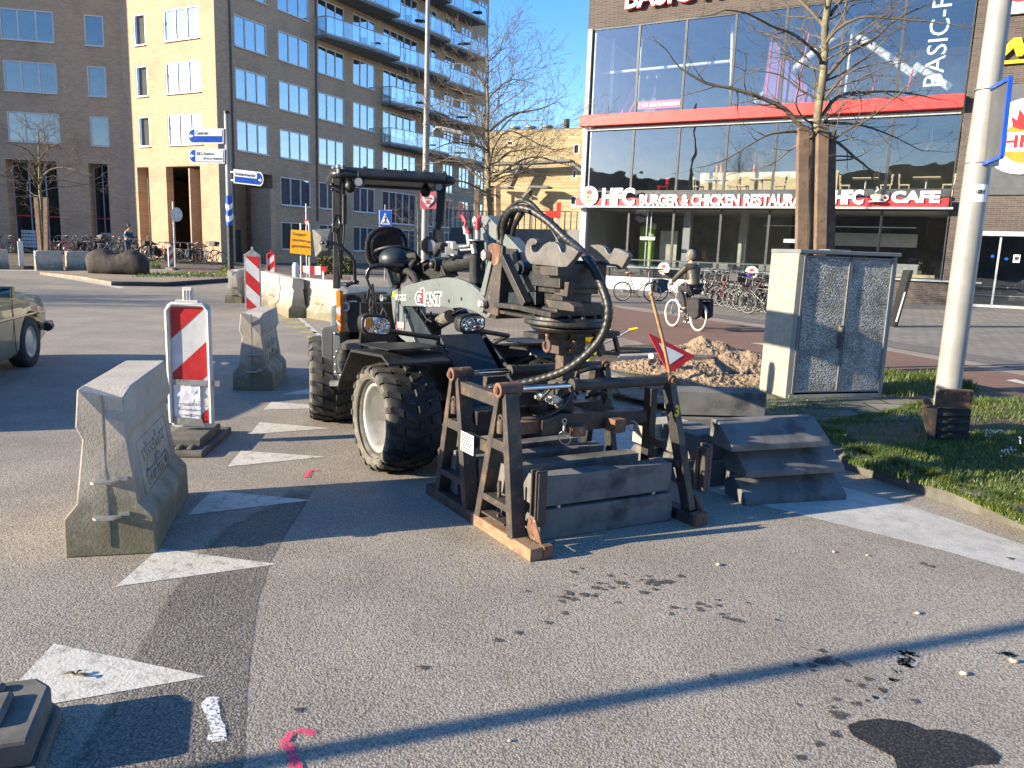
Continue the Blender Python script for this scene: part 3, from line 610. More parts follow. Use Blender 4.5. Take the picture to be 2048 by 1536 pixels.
# void in the corner: back wall, door, window, pier, soffit
mb=MB(); mb.box((3.0,2.3,2.8),(6.2,.1,5.6)); e=mb.build('recess_wall',K['brick_yellow'],fl); put(e,True,fl,fw_(CRn),aR,0,0,0)
mb=MB(); mb.box((0,0,1.1),(1.1,.06,2.2)); e=mb.build('door',K['panel_grey'],fl); put(e,True,fl,fw_(CRn),aR,ur(488,480)+1.3,0,2.18)
p=AY(503,450,48.4); q=AY(542,450,47.9); mb=MB(); d=(q-p); d.z=0; n=V((-d.y,d.x,0)).normalized()*.5
mb.prism([V((p.x,p.y,0))-FO,V((q.x,q.y,0))-FO,V((q.x,q.y,0))+n-FO,V((p.x,p.y,0))+n-FO],(0,0,4.7)); mb.build('pier',K['brick_yellow'],fl)
pl=[V((BW[0],BW[1],0))-FO,V((CL[0],CL[1],0))-FO,V((CL[0],CL[1],0))+az(aR)*LR-FO,V((-15.2,79.6,0))-FO,V((-27,60,0))-FO,V((AW[0],AW[1],0))-FO]
mb=MB()
for zz,nm_ in ((5.95,'floor_slab'),(32,'flat_roof')): mb=MB(); mb.prism([v+V((0,0,zz-.06)) for v in [pl[0]+V((.1,.3,0)),pl[1]+V((0,.3,0)),pl[2]+V((-.3,0,0)),pl[3],pl[4],pl[5]+V((0,.4,0))]],(0,0,.1)); mb.build(nm_,K['interior_dark'],fl)
mb=MB(); e=az(aR)*LR; c=V((CL[0],CL[1],0))+e-FO; mb.prism([c,c+V((-11.9,5.9,0)),c+V((-11.9,6.2,0)),c+V((0,.3,0))],(0,0,32)); mb.prism([c+V((-11.9,6.0,0)),V((-27,60,0))-FO,V((-27.3,60,0))-FO,c+V((-12.2,6.1,0))],(0,0,32)); mb.build('end_wall',K['brick_yellow'],fl)
mb=MB()
for u_ in (ur(463,200),ur(632,200)):
    b=V((CL[0],CL[1],0))+az(aR)*u_+V((sin(R_(aR)),-cos(R_(aR)),0))*.06-FO; mb.cyl(b+V((0,0,3)),b+V((0,0,32)),.055)
mb.build('drainpipe',K['panel_grey'],fl)
# dark roller course lines above the windows of the lit facade
# balconies
def balcony(u0,u1,z,p0,p1):
    d=az(aR); n=V((d.y,-d.x,0)); B=V((CL[0],CL[1],0))+d*u0-FO
    f=lambda u,o,zz: B+d*u+n*o+V((0,0,zz)); Lb=u1-u0
    prof=[(0,.0),(0,p0)]+[(Lb*t,p0+(p1-p0)*sin(t*pi/2)) for t in (.2,.4,.6,.8,1)]+[(Lb,0)]
    mb=MB(); mb.prism([f(a,b,z-.16) for a,b in prof],(0,0,.2)); sl=mb.build('balcony',K['concrete_dark'],fl)
    edge=prof[1:-1]; g=MB(); r=MB()
    edge2=[(0,.05)]+edge+[(Lb,.05)]
    for i in range(len(edge2)-1):
        a,b=edge2[i],edge2[i+1]; P=f(a[0],a[1],z+.1);Q=f(b[0],b[1],z+.1); g.add([P,Q,Q+V((0,0,1)),P+V((0,0,1))],[(0,1,2,3)])
        r.bar(P+V((0,0,1.02)),Q+V((0,0,1.02)),.05,.05); r.bar(P-V((0,0,.04)),Q-V((0,0,.04)),.05,.12)
        r.box(P+V((0,0,.5)),(.05,.05,1.06))
    g.build('railing_glass',K['glass_balcony'],sl); r.build('railing',K['frame_grey'],sl)
    if rg.random()<.7:
        fm=MB(); b=f(Lb*rg.uniform(.3,.7),.7,z+.05); fm.box(b+V((0,0,.35)),(.5,.5,.08)); fm.box(b+V((0,.25,.6)),(.5,.06,.5)); fm.box(b+V((.9,0,.4)),(.7,.7,.05))
        fm.build('balcony_furniture',K['rubber'],sl)
for k in range(5,9): balcony(ur(629,70),ur(757,150),2.9*k+.25,1.0,1.9)
for k in range(3,9): balcony(ur(762,200),ur(862,180),2.9*k+.25,.9,1.8)
for k in range(3,9): balcony(ur(866,200),ur(938,200),2.9*k+.25,1.0,1.5)
# ---------- restaurant and gym ----------
AR=V((3.17,39.0,0)); aF=math.degrees(math.atan2(31.25-39.0,16.95-3.17)); dF=az(aF); nF=V((dF.y,-dF.x,0))
rs=thing('restaurant_building','modern dark brick and glass building with red band and burger restaurant signs','building',(3.17,39,0),R_(aF))
def rb(name,c,d,mat,bevel=0,par=rs):
    mb=MB(); mb.box(c,d); return mb.build(name,K[mat],par,bevel=bevel)
ud=lambda x,y: ucoord(x,y,(3.17,39.0),aF)
rs_holes=[(15.98+.52,22.5,0,2.95,.3)]
def rwall(name,x0,x1,z0,z1,holes,mat,y=0):
    o=wall(name,rs,(0,y),0,x1,z0,z1,holes,mat,x0=x0); return o
rwall('brick_wall',15.95,31,0,16,rs_holes,K['brick_dark'])
rwall('brick_wall',-.15,15.95,12.0,16,[],K['brick_dark'],-.02)
rwall('brick_wall',8.95,15.95,0,.9,[],K['brick_dark'])
rb('dark_back_wall',(8,8.5,1.9),(15.6,.1,3.7),'interior'); rb('room_column',(4.9,1.6,1.9),(.35,.35,3.7),'frame_grey'); rb('room_column',(7.2,3.2,1.9),(.35,.35,3.7),'interior'); rb('room_column',(10.4,1.8,1.9),(.35,.35,3.7),'frame_grey'); rb('serving_counter',(12.6,3.4,1.0),(4.6,.7,1.1),'frame_grey'); rb('menu_board',(12.6,4.4,2.6),(4.2,.08,.6),'frame_light'); rb('roof',(15.4,7,15.9),(31,14,.3),'panel_grey'); rb('back_wall',(15.4,9.05,8),(31,.2,15.7),'interior')
rb('floor_slab',(8,4.6,7.80),(15.7,8.8,.5),'interior'); rb('floor_slab',(8,4.6,4.10),(15.7,8.8,.5),'interior'); rb('floor_slab',(15.4,4.5,.03),(30,8.8,.06),'interior')
rb('ceiling',(8,4.6,11.95),(15.7,8.8,.1),'interior_dark'); rb('ceiling',(8,4.6,7.5),(15.7,8.8,.08),'interior_dark'); rb('ceiling',(8,4.6,3.78),(15.7,8.8,.08),'interior')
rb('side_wall',(16.05,4.6,8),(.1,8.8,15.6),'interior'); rb('side_wall',(.0,4.7,6),(.14,8.4,12),'frame_grey')
rb('partition',(12,5.5,1.9),(6,.1,3.6),'interior_dark'); rb('green_partition',(2.3,3.2,1.7),(.8,.1,2.6),'green_wall'); rb('partition',(3.4,3.4,1.6),(.9,.1,2.4),'interior'); rb('counter',(6.4,3.6,5.0),(3.2,.5,1.3),'pale_wood'); rb('counter',(9.6,3.6,5.0),(3.2,.5,1.3),'pale_wood')
rb('counter',(5.6,2.8,.65),(2.6,.6,1.2),'interior'); rb('counter',(8.8,2.8,.65),(1.2,.6,1.2),'interior')
rb('red_band',(7.85,-.20,7.79),(16.1,.44,.5),'red_band',.01); rb('band_trim',(7.85,-.02,7.42),(16.0,.12,.12),'frame_grey'); rb('band_trim',(7.85,-.02,4.42),(16.0,.10,.14),'frame_dark')
rb('spandrel',(7.9,-.03,4.22),(15.9,.10,.26),'frame_dark'); rb('corner_post',(.02,.0,10.05),(.22,.26,3.9),'post_grey'); rb('corner_post',(.02,.0,5.95),(.22,.26,2.9),'frame_grey'); rb('corner_post',(.12,.05,1.9),(.3,.3,3.7),'frame_grey')
rb('sill_beam',(7.9,.0,.93),(15.6,.16,.10),'frame_grey'); rb('sill_beam',(15.0,-.06,.94),(4.6,.22,.06),'frame_grey')
def pane(x0,x1,z0,z1,fr='frame_dark',y=.05):
    f=MB(); t=.05
    f.box(((x0+x1)/2,y,z0+t/2),(x1-x0,.1,t)); f.box(((x0+x1)/2,y,z1-t/2),(x1-x0,.1,t)); f.box((x0+t/2,y,(z0+z1)/2),(t,.098,z1-z0-2*t)); f.box((x1-t/2,y,(z0+z1)/2),(t,.098,z1-z0-2*t))
    o=f.build('window',K[fr],rs); g=MB(); g.add([(x0+t,y,z0+t),(x1-t,y,z0+t),(x1-t,y,z1-t),(x0+t,y,z1-t)],[(0,1,2,3)]); g.build('pane',K['glass_shop'],o)
xm=[.14]+[2.42+2.22*i for i in range(7)]+[15.9]
xm=[.14,2.46,4.68,6.88,9.0,11.25,13.48,15.9]
for i in range(7):
    pane(xm[i],xm[i+1],8.06,12.0); pane(xm[i],xm[i+1],4.5,7.38); pane(xm[i],xm[i+1],.98 if i>=4 else .98,3.72)
# gym structure: white tubes, sail-shaped screens, red rods
mb=MB(); P=lambda x,y,yd: (lambda q:(q[0],yd,q[1]))(ucoordl(x,y,yd))
def ucoordl(x,y,yd):
    p=PL(x,y,AR+(-nF)*yd,nF)-AR; return (p.dot(dF),p.z)
for a,b,r in (((1510,205),(1640,95),.16),((1640,95),(1775,0),.14),((1640,20),(1830,150),.16),((1830,130),(1900,175),.15)):
    mb.cyl(P(*a,2.2),P(*b,2.2),r)
mb.cyl(P(1196,148,1.2),P(1462,122,1.2),.07); mb.cyl(P(1462,205,1.2),P(1466,30,1.2),.08); mb.cyl(P(1690,190,2),P(1712,0,2),.05); mb.cyl(P(1275,205,1.5),P(1285,60,1.5),.06); mb.cyl(P(1220,215,1.5),P(1228,60,1.5),.09); mb.build('steel_tubes',K['frame_light'],rs)
mb=MB()
for a,b in (((1530,208),(1553,10)),((1590,205),(1632,0)),((1553,200),(1562,120)),((1675,190),(1686,150)),((1745,185),(1755,140)),((1815,180),(1826,140)),((1608,205),(1602,160))): mb.cyl(P(*a,1.6),P(*b,1.6),.04)
mb.build('red_rods',K['red_band'],rs)
mb=MB(); mb.prism([P(1522,208,2),P(1548,30,2),P(1560,90,2),P(1590,150,2),P(1650,200,2),P(1655,212,2)],(0,.04,0)); mb.build('sail_screen',K['purple'],rs)
mb=MB()
for cx,cy in ((1290,185),(1310,160),(1255,190)): q=P(cx,cy,2.4); mb.box((q[0],2.4,8.6),(.5,.8,1.0)); mb.cyl((q[0],2.4,9),(q[0]+.2,2.3,10),.09); mb.ball((q[0]+.2,2.3,10.1),.2)
mb.build('gym_machines',K['frame_dark'],rs)
mb=MB(); mb.bar((1.0,1.6,8.1),(1.7,1.8,9.7),.12,.12); mb.bar((1.4,1.5,8.1),(2.1,1.7,9.5),.1,.1); mb.build('gym_machines',K['red_chair'],rs)
text('2 UUR GRATIS PARKEREN',rs,K['white'],(2.62,.03,8.33),(1,0,0),(0,0,1),1.95,.17,.01,.01); rb('banner',(3.6,.075,8.42),(2.15,.02,.36),'red_band')
o=text('BASIC-FIT',rs,K['mint'],(ucoord(1893,100,(3.17,39.0),aF)[0],.02,8.45),(0,0,1),(-1,0,0),4.1,.68,.01,.0)
text('BASIC-FIT',rs,K['red_band'],(1.75,-.12,12.62),(1,0,0),(0,0,1),5.2,.95,.12,.03); text('BASIC-FIT',rs,K['white'],(1.78,-.27,12.65),(1,0,0),(0,0,1),5.1,.90,.02,.02)
# fascia sign
sg=rb('sign_board',(7.85,-.42,3.98),(15.95,.20,.36),'red',.005); rb('sign_shelf',(7.85,-.45,3.76),(16.3,.34,.06),'white',.004)
yS=-.53
def st(s,x0,x1,y0,y1,px,bold=.03,mat='white',name='lettering',sh=0):
    a=ucoordl(x0,y1,-.53); b=ucoordl(x1,y0,-.53); a2=ucoordl(x0,y0,-.53)
    text(s,rs,K[mat],(a[0],yS,a[1]),(1,0,0),(0,0,1),b[0]-a[0],abs(a2[1]-a[1]),.06,bold,name,shear=sh)
st('HFC',1204,1271,376,411,0,.05); st('BURGER & CHICKEN RESTAURANT',1279,1640,389,411,0,.035); st('HFC',1666,1729,380,409,0,.05); st('CAFE',1781,1882,382,406,0,.05)
def disc(par,c,n,r,mat,th,sx=1,name='sign_disc',seg=32):
    mb=MB(); mb.cyl(c,V(c)+V(n)*th,r,n=seg)
    return mb.build(name,K[mat],par)
def comb(O,ax,ay,s,d):
    O=V(O);ax=V(ax);ay=V(ay); pts=[(-.5,0),(-.62,.45),(-.38,.28),(-.35,.75),(-.1,.42),(.05,.85),(.2,.45),(.45,.7),(.42,.3),(.62,.25),(.55,0),(.2,-.12),(-.2,-.12)]
    return [O+ax*x*s+ay*y*s for x,y in pts]
def logo(par,c,ax,ay,r,off=None):
    c=V(c)-(V(off) if off is not None else V((0,0,0))); ax=V(ax).normalized(); ay=V(ay).normalized(); n=ax.cross(ay)
    d=disc(par,c,n,r,'white',.06)
    mb=MB(); mb.prism(comb(c+n*.061+ay*r*.25,ax,ay,r*.62,0),n*.012); mb.build('logo_comb',K['red'],d)
    for s_,h0,h1 in ((1,.22,.52),(-1,-.52,-.24)):
        mb=MB()
        pts=[(-.5,h0 if s_>0 else h1)]+[(-.5+1.0*t,(h0+(h1-h0)*sin(pi*t)) if s_>0 else (h1-(h1-h0)*sin(pi*t))) for t in [i/10 for i in range(1,10)]]+[(.5,h0 if s_>0 else h1)]
        mb.prism([c+n*.0615+ax*x*r*1.05+ay*(y-.12)*r*1.1 for x,y in pts],n*.01)
        mb.build('logo_bun',K['orange'],d)
    text('HFC',d,K['red'],c+n*.0615-ax*r*.5-ay*r*.30,ax,ay,r*1.0,r*.34,.012,.03,'logo_letters'); return d
a=ucoordl(1180,392,-.5); logo(rs,(a[0],-.55,a[1]),(1,0,0),(0,0,1),.46)
# cup mark
a=ucoordl(1755,397,-.5); mb=MB(); mb.lathe([(.30,-.16),(.34,-.12),(.1,-.1),(.12,-.08),(.24,.02),(.27,.12)],(a[0],-.6,a[1]),(0,0,1),20); mb.torus((a[0]+.3,-.6,a[1]+.02),(0,1,0),.09,.025); mb.tube([(a[0]-.05,-.6,a[1]+.15),(a[0]-.12,-.6,a[1]+.25),(a[0]+.0,-.6,a[1]+.33),(a[0]-.05,-.6,a[1]+.45)],.025); mb.build('cup_sign',K['white'],rs)
mb=MB(); mb.ball((a[0],-.6,a[1]+.13),.2,(1,1,.2)); mb.build('cup_sign_fill',K['orange'],rs)
# entrance at right
xd=16.6
rb('door_header',(19.5,.12,2.86),(6.2,.2,.2),'frame_grey')
for x in (16.62,17.75,18.9,20.05,21.2): rb('door_frame',(x,.2,1.38),(.07,.08,2.74),'frame_grey')
rb('door_rail',(19.5,.2,.05),(6.0,.08,.10),'frame_light')
for i in range(4):
    x0=16.66+i*1.15; mb=MB(); mb.add([(x0,.2,.1),(x0+1.08,.2,.1),(x0+1.08,.2,2.75),(x0,.2,2.75)],[(0,1,2,3)]); mb.build('door_pane',K['glass_shop'],rs)
rb('hall_wall',(19.5,4.2,1.5),(6.4,.1,3),'interior_dark')
for i in range(7): rb('hall_stair',(19.2,2.0+i*.3,.15+i*.17),(4,.3,.17),'interior_dark')
for i in (1,3): rb('stair_light',(19.2,2.0+i*.3-.16,.24+i*.17),(4,.012,.02),'white')
rb('door_notice',(18.35,.16,1.92),(.22,.015,.3),'white'); disc(rs,(18.35,.150,1.93),(0,-1,0),.08,'frame_dark',.006,name='notice_mark')
for x,z in ((17.55,1.98),(18.02,1.9)): disc(rs,(x,.17,z),(0,-1,0),.06,'blue_sign',.01,name='door_sticker')
rb('sign_panel',(23.8,-.05,6.30),(14.6,.08,4.0),'panel_grey')
a=ucoord(2048,275,(3.17,39.0),aF); logo(rs,(a[0]+.02,-.12,6.42),(1,0,0),(0,0,1),1.38)
a=ucoord(1978,122,(3.17,39.0),aF); text('winkel',rs,K['yellow'],(a[0],-.10,a[1]+.05),(1,0,0),(0,0,1),5.2,.95,.1,.04,shear=.15); rb('underline',(a[0]+2.5,-.1,a[1]-.12),(5.6,.1,.12),'yellow')
rb('corner_sign',(18.75,-.1,11.35),(4.3,.12,1.1),'white'); disc(rs,(17.25,-.16,11.75),(0,-1,0),.55,'red',.03); rb('corner_sign_band',(19.4,-.17,11.45),(2.6,.03,.7),'lime')
# forecourt parapet with glass screen
rb('ramp_wall',(5.9,-2.6,.28),(8.6,.18,.56),'frame_light')
tr_=rb('ramp_rail',(6.4,-1.5,1.32),(9.2,.06,.06),'frame_dark')
for i in range(5):
    x=2.0+i*2.2; rb('ramp_rail',(x,-1.5,.7),(.06,.05,1.2),'frame_dark')
    if i<4: mb=MB(); mb.add([(x+.05,-1.5,.6),(x+2.1,-1.5,.6),(x+2.1,-1.5,1.27),(x+.05,-1.5,1.27)],[(0,1,2,3)]); mb.build('screen_pane',K['glass_balcony'],rs)
rwall('parapet_wall',1.6,9.2,.0,.95,[],K['brick_dark'],-1.3)
for (px,py) in ((1327,537),(1503,545)):
    a=ucoordl(px,py,-1.62); logo(rs,(a[0],-1.56,a[1]),(1,0,0),(0,0,1),.27)
for px in (1293,1301): a=ucoordl(px,455,.3); rb('lift_rail',(a[0],.35,2.3),(.05,.05,2.6),'frame_light')
a=ucoordl(1298,477,.3); rb('handrail_panel',(a[0],.1,a[1]),(.75,.04,.16),'white')
a=ucoordl(1582,482,.3); rb('handrail_panel',(a[0],.1,a[1]),(.55,.04,.16),'white')
rb('light_line',(11.5,2.2,3.1),(6.4,.03,.05),'white'); rb('flower_box',(14.9,.35,1.08),(1.5,.14,.14),'pale_wood')
# tables and chairs on the first floor
def mk_chair(mat='pale_wood'):
    t=thing('chair','pale wooden chair','chair'); mb=MB()
    mb.box((0,0,.45),(.42,.42,.05)); mb.build('seat',K[mat],t)
    mb=MB(); mb.box((0,.2,.80),(.40,.03,.16)); mb.box((0,.2,.62),(.40,.03,.07)); mb.bar((-.19,.2,.45),(-.19,.24,.9),.035,.035); mb.bar((.19,.2,.45),(.19,.24,.9),.035,.035); mb.build('backrest',K[mat],t)
    for x in (-.18,.18):
        for y in (-.18,.18): mb=MB(); mb.bar((x,y,.0),(x,y,.43),.035,.035,(0,1,0)); mb.build('leg',K[mat],t)
    return t
def mk_table():
    t=thing('table','pale cafe table','table'); mb=MB(); mb.box((0,0,.74),(1.0,.75,.04)); mb.build('tabletop',K['pale_wood'],t)
    mb=MB(); mb.cyl((0,0,.02),(0,0,.72),.04); mb.cyl((0,0,0),(0,0,.03),.25); mb.build('leg',K['zinc'],t); return t
tb0=mk_table(); ch0=mk_chair(); used=[0,0]
def rloc(x,y,z): return AR+dF*x+(-nF)*y+V((0,0,z))
spots=[(6.2,1.2,'under the word burger'),(8.3,1.2,'left of the tree stakes'),(12.6,1.3,'right of the tree stakes'),(14.9,1.3,'at the right end of the glass')]
for i,(x,y,wd) in enumerate(spots):
    p=rloc(x,y,4.35); lb='pale cafe table behind the upstairs restaurant window, '+wd
    if i==0: tb0.location=p; tb0.rotation_euler.z=R_(aF); tb0['label']=lb; tb0['group']='tables behind the restaurant window'
    else: copy_tree(tb0,p,R_(aF),lb,'tables behind the restaurant window')
    for sgn,wd2 in ((-1,'left'),(1,'right')):
        p=rloc(x+sgn*.8,y,4.35); lb='chair on the %s of the upstairs table %s'%(wd2,wd); ro=R_(aF)+(pi/2 if sgn<0 else -pi/2)
        if not used[0]: used[0]=1; ch0.location=p; ch0.rotation_euler.z=ro; ch0['label']=lb; ch0['group']='chairs behind the restaurant window'
        else: copy_tree(ch0,p,ro,lb,'chairs behind the restaurant window')
c=mk_chair('red_chair'); c.location=rloc(3.7,1.0,4.35); c.rotation_euler.z=R_(aF)-1; c['label']='red chair behind the upstairs window above the burger sign'
for x,wd in ((12.2,'left'),(14.9,'right')):
    p=rloc(x,1.2,6.2); mb=MB(); mb.lathe([(.03,.4),(.05,.3),(.2,.05),(.22,0)],(0,0,0),(0,0,1),18); mb.cyl((0,0,.4),(0,0,1.25),.01,n=6); o=mb.build('pendant_lamp',K['glass_balcony'],None,p); tag(o,'glass pendant lamp hanging behind the upstairs window, the %s one'%wd,'lamp')
mb=MB()
for a,b in ((-.35,4.35),(-.15,4.35)): pass
for i,x in enumerate((5.6,5.8,6.0,7.4,7.6,10.6,10.8)): mb.cyl((x,3.4,5.6),(x,3.4,6.7-.25*(i%3)),.06)
mb.build('menu_columns',K['orange'],rs)
# dark blocks added out of view, for the restaurant glass to mirror
o2=thing('mirrored_block','dark block added out of view, mirrored in the left restaurant panes','building',(-100,-28,0)); mb=MB(); mb.box((0,0,8),(30,60,16)); mb.build('wall',K['brick_dark'],o2); mb=MB(); mb.box((0,0,16.3),(26,54,.6)); mb.build('roof',K['panel_grey'],o2)
ob=thing('mirrored_block','low dark building added out of view, mirrored in the restaurant glass','building',(-27,-40,0)); mb=MB(); mb.box((0,0,6.5),(105,12,13)); mb.build('wall',K['brick_dark'],ob); mb=MB(); mb.box((0,0,13.4),(90,10,.8)); mb.build('roof',K['panel_grey'],ob)
# ---------- timber clad building ----------
tA=AY(940,262,108); tA.z=0; tB=AY(1215,262,100); tB.z=0; aT=math.degrees(math.atan2(tB.y-tA.y,tB.x-tA.x)); LT=(tB-tA).length
tm=thing('timber_building','timber clad building with an outside stair between the flats and the restaurant','building',tA,R_(aT))
ut=lambda x,y:ucoord(x,y,(tA.x,tA.y),aT)
zt=ut(1080,258)[1]
th=[]
for (x0,x1,y0,y1) in ((1013,1026,281,291),(1012,1025,333,342),(1146,1159,288,308),(1144,1153,340,357),(1140,1153,392,410)):
    a=ut(x0,y1);b=ut(x1,y0); th.append((a[0],b[0],a[1],b[1]))
wall('wall',tm,(0,0),0,LT,0,zt,th,K['timber_clad'])
for h in th: f=window(tm,h[1]-h[0],h[3]-h[2],1,'frame_light',.12,'interior_dark',sill=False); f.location=(h[0],.03,h[2])
mb=MB(); mb.box((LT/2,5,zt-.05),(LT,10,.1)); mb.build('roof',K['panel_grey'],tm)
mb=MB()
for x in (1020,1052,1086): a=ut(x,256); mb.lathe([(.55,0),(.55,.35),(.8,.4),(.8,.6),(.1,.75)],(a[0],1.5,zt),(0,0,1),16)
mb.build('roof_vent',K['zinc'],tm); a=ut(1126,258); mb=MB(); mb.cyl((a[0],1.2,zt),(a[0],1.2,zt+1.3),.38); mb.build('chimney',K['black'],tm)
mb=MB()
def tp(x,y,d=-2.): a=ucoord(x,y,(tA.x-nT.x*d*-1,tA.y-nT.y*d*-1),aT); return V((a[0],d,a[1]))
dT=az(aT); nT=V((dT.y,-dT.x,0))
def tp(x,y,d=2.0):
    p=PL(x,y,tA+nT*d,nT)-tA; return V((p.dot(dT),-d,p.z))
for z0,xa,xb,ya,yb in ((0,985,1075,329,326),(1,1075,1145,326,322),(2,985,1022,374,376),(3,1062,1100,374,375)): mb.bar(tp(xa,ya),tp(xb,yb),1.8,.25)
for a,b in (((1022,372),(1042,332)),((1048,395),(1068,374)),((1145,326),(1178,352)),((985,372),(985,480)),((1062,375),(1062,480))): mb.bar(tp(*a),tp(*b),1.2 if a[0]!=b[0] else .2,.3)
mb.build('outside_stair',K['panel_grey'],tm)
mb=MB()
for i in range(14):
    x=1104+i*5.4; y=312+max(0,(x-1118))*.42; mb.cyl(tp(x,y),tp(x,y+14),.045,n=5)
mb.bar(tp(1104,312),tp(1118,312),.05,.05); mb.bar(tp(1118,312),tp(1175,336),.05,.05)
for i in range(9): x=988+i*9; mb.cyl(tp(x,318),tp(x,329),.04,n=5)
mb.build('stair_railing',K['frame_dark'],tm)
gw=thing('garden_wall','long dark grey wall with railing below the timber building','wall',(0,60,0)); p=AY(900,450,58);q=AY(1178,455,52)
mb=MB(); mb.prism([V((p.x,p.y-60,0)),V((q.x,q.y-60,0)),V((q.x,q.y-59.6,0)),V((p.x,p.y-59.6,0))],(0,0,3.0)); mb.build('wall_panel',K['panel_grey'],gw)
mb=MB()
for i in range(26):
    t=i/25; c=V((p.x+(q.x-p.x)*t,p.y-59.8+(q.y-p.y)*t,0)); mb.cyl(c+V((0,0,3)),c+V((0,0,4.2)),.04,n=5)
mb.bar(V((p.x,p.y-59.8,4.2)),V((q.x,q.y-59.8,4.2)),.06,.06); mb.build('railing',K['frame_dark'],gw)
# ================= concrete barriers, boards =================
BPR=[(.22,0),(.215,.20),(.15,.275),(.105,.60),(.135,.66),(.115,.85)]
def barrier(label,loc,rot,group='concrete road barriers',wr=True,length=.98,hook=True,s=1.):
    t=thing('concrete_barrier',label,'barrier',loc,rot,group)
    mb=MB(); nS=9; L2=length/2; pts=[(x,z) for x,z in BPR]+[(-x,z) for x,z in reversed(BPR)]
    n=len(pts); rows=[]
    for i in range(nS+1):
        y=-L2+length*i/nS
        row=[]
        for (x,z) in pts:
            j=noise.noise(V((x*9+loc[0],y*5,z*6)))*.004
            cut=.012 if (i in (0,nS)) else 0
            row.append(V((x*(1-cut)+j,y,z*s)))
        rows.append(row)
    # a chipped corner at the near end
    rows[0][n-7]-=V((0,0,.02)); rows[0][5]+=V((-.02,.02,-.035)); rows[0][4]+=V((-.015,.03,0))
    vs=[p for r in rows for p in r]; fs=[]
    for i in range(nS):
        for j in range(n): fs.append((i*n+j,i*n+(j+1)%n,(i+1)*n+(j+1)%n,(i+1)*n+j))
    fs.append(tuple(range(n-1,-1,-1))); fs.append(tuple(nS*n+j for j in range(n)))
    mb.add(vs,fs); mb.build('block',K['barrier_concrete'],t,bevel=.008)
    g=MB(); g.box((.0,-L2-.001,.45),(.008,.006,.80)); g.build('mould_seam',K['concrete_dark'],t)
    if hook:
        for z in (.21,.40):
            k=MB(); k.prism([(-.05,-L2,z),(-.07,-L2-.03,z),(-.05,-L2-.05,z),(.03,-L2-.05,z),(.06,-L2-.01,z),(.06,-L2,z)],(0,0,.012)); k.box((.075,-L2-.0,z+.018),(.05,.016,.02)); k.build('coupling_hook',K['zinc'],t)
    if wr:
        for sg in (1,-1):
            ay=V((-sg*(.15-.105),0,.325)).normalized(); ax=V((0,sg,0)); n_=ax.cross(ay)
            c=V((sg*.129,0,.43))
            f=MB()
            for (x0,x1,y0,y1) in ((-.36,.36,.130,.138),(-.36,.36,-.158,-.150),(-.36,-.352,-.150,.130),(.352,.36,-.150,.130)):
                q=[c+ax*a+ay*b+n_*.0005 for a,b in ((x0,y0),(x1,y0),(x1,y1),(x0,y1))]; f.prism(q,n_*.006)
            f.build('panel_frame',K['barrier_concrete'],t)
            text('visscher',t,K['barrier_concrete'],c-ax*.29+ay*.01+n_*.001,ax,ay,.58,.10,.010,.01,'raised_letters')
            text('traffic»',t,K['barrier_concrete'],c-ax*.27-ay*.13+n_*.001,ax,ay,.54,.115,.010,.01,'raised_letters')
    return t
barrier('large weathered concrete barrier in the left foreground, nearest the camera',(-2.17,4.26,0),R_(13.5),s=1.04)
barrier('concrete barrier just right of the nearest red and white board',(-2.93,8.85,0),R_(8))
e1=G(520,609); e2=G(598,636)
def between(p,q,label,**k):
    d=q-p; a=math.atan2(d.y,d.x)-pi/2; m_=(p+q)/2; return barrier(label,(m_.x,m_.y,0),a,length=d.length,**k)
between(G(524,605),G(597,636),'sunlit pale concrete barrier left of the pair behind the wheel loader',hook=False)
between(G(603,631),G(690,645),'sunlit pale concrete barrier of the pair, partly hidden by the wheel loader',hook=False)
barrier('dark mossy concrete barrier at the foot of the signpost',(G(456,606)+V((.05,1.0,0))),R_(4),length=1.9)
for i,(x0,x1,y) in enumerate(((-45,17,538),(71,125,541),(133,180,541))):
    between(G(x0,y),G(x1,y+.3),['concrete barrier cut by the left edge beside the grass','shaded grey concrete barrier behind the white post, right of the grass','dark concrete barrier half hidden by the boulder'][i],hook=False,wr=False)
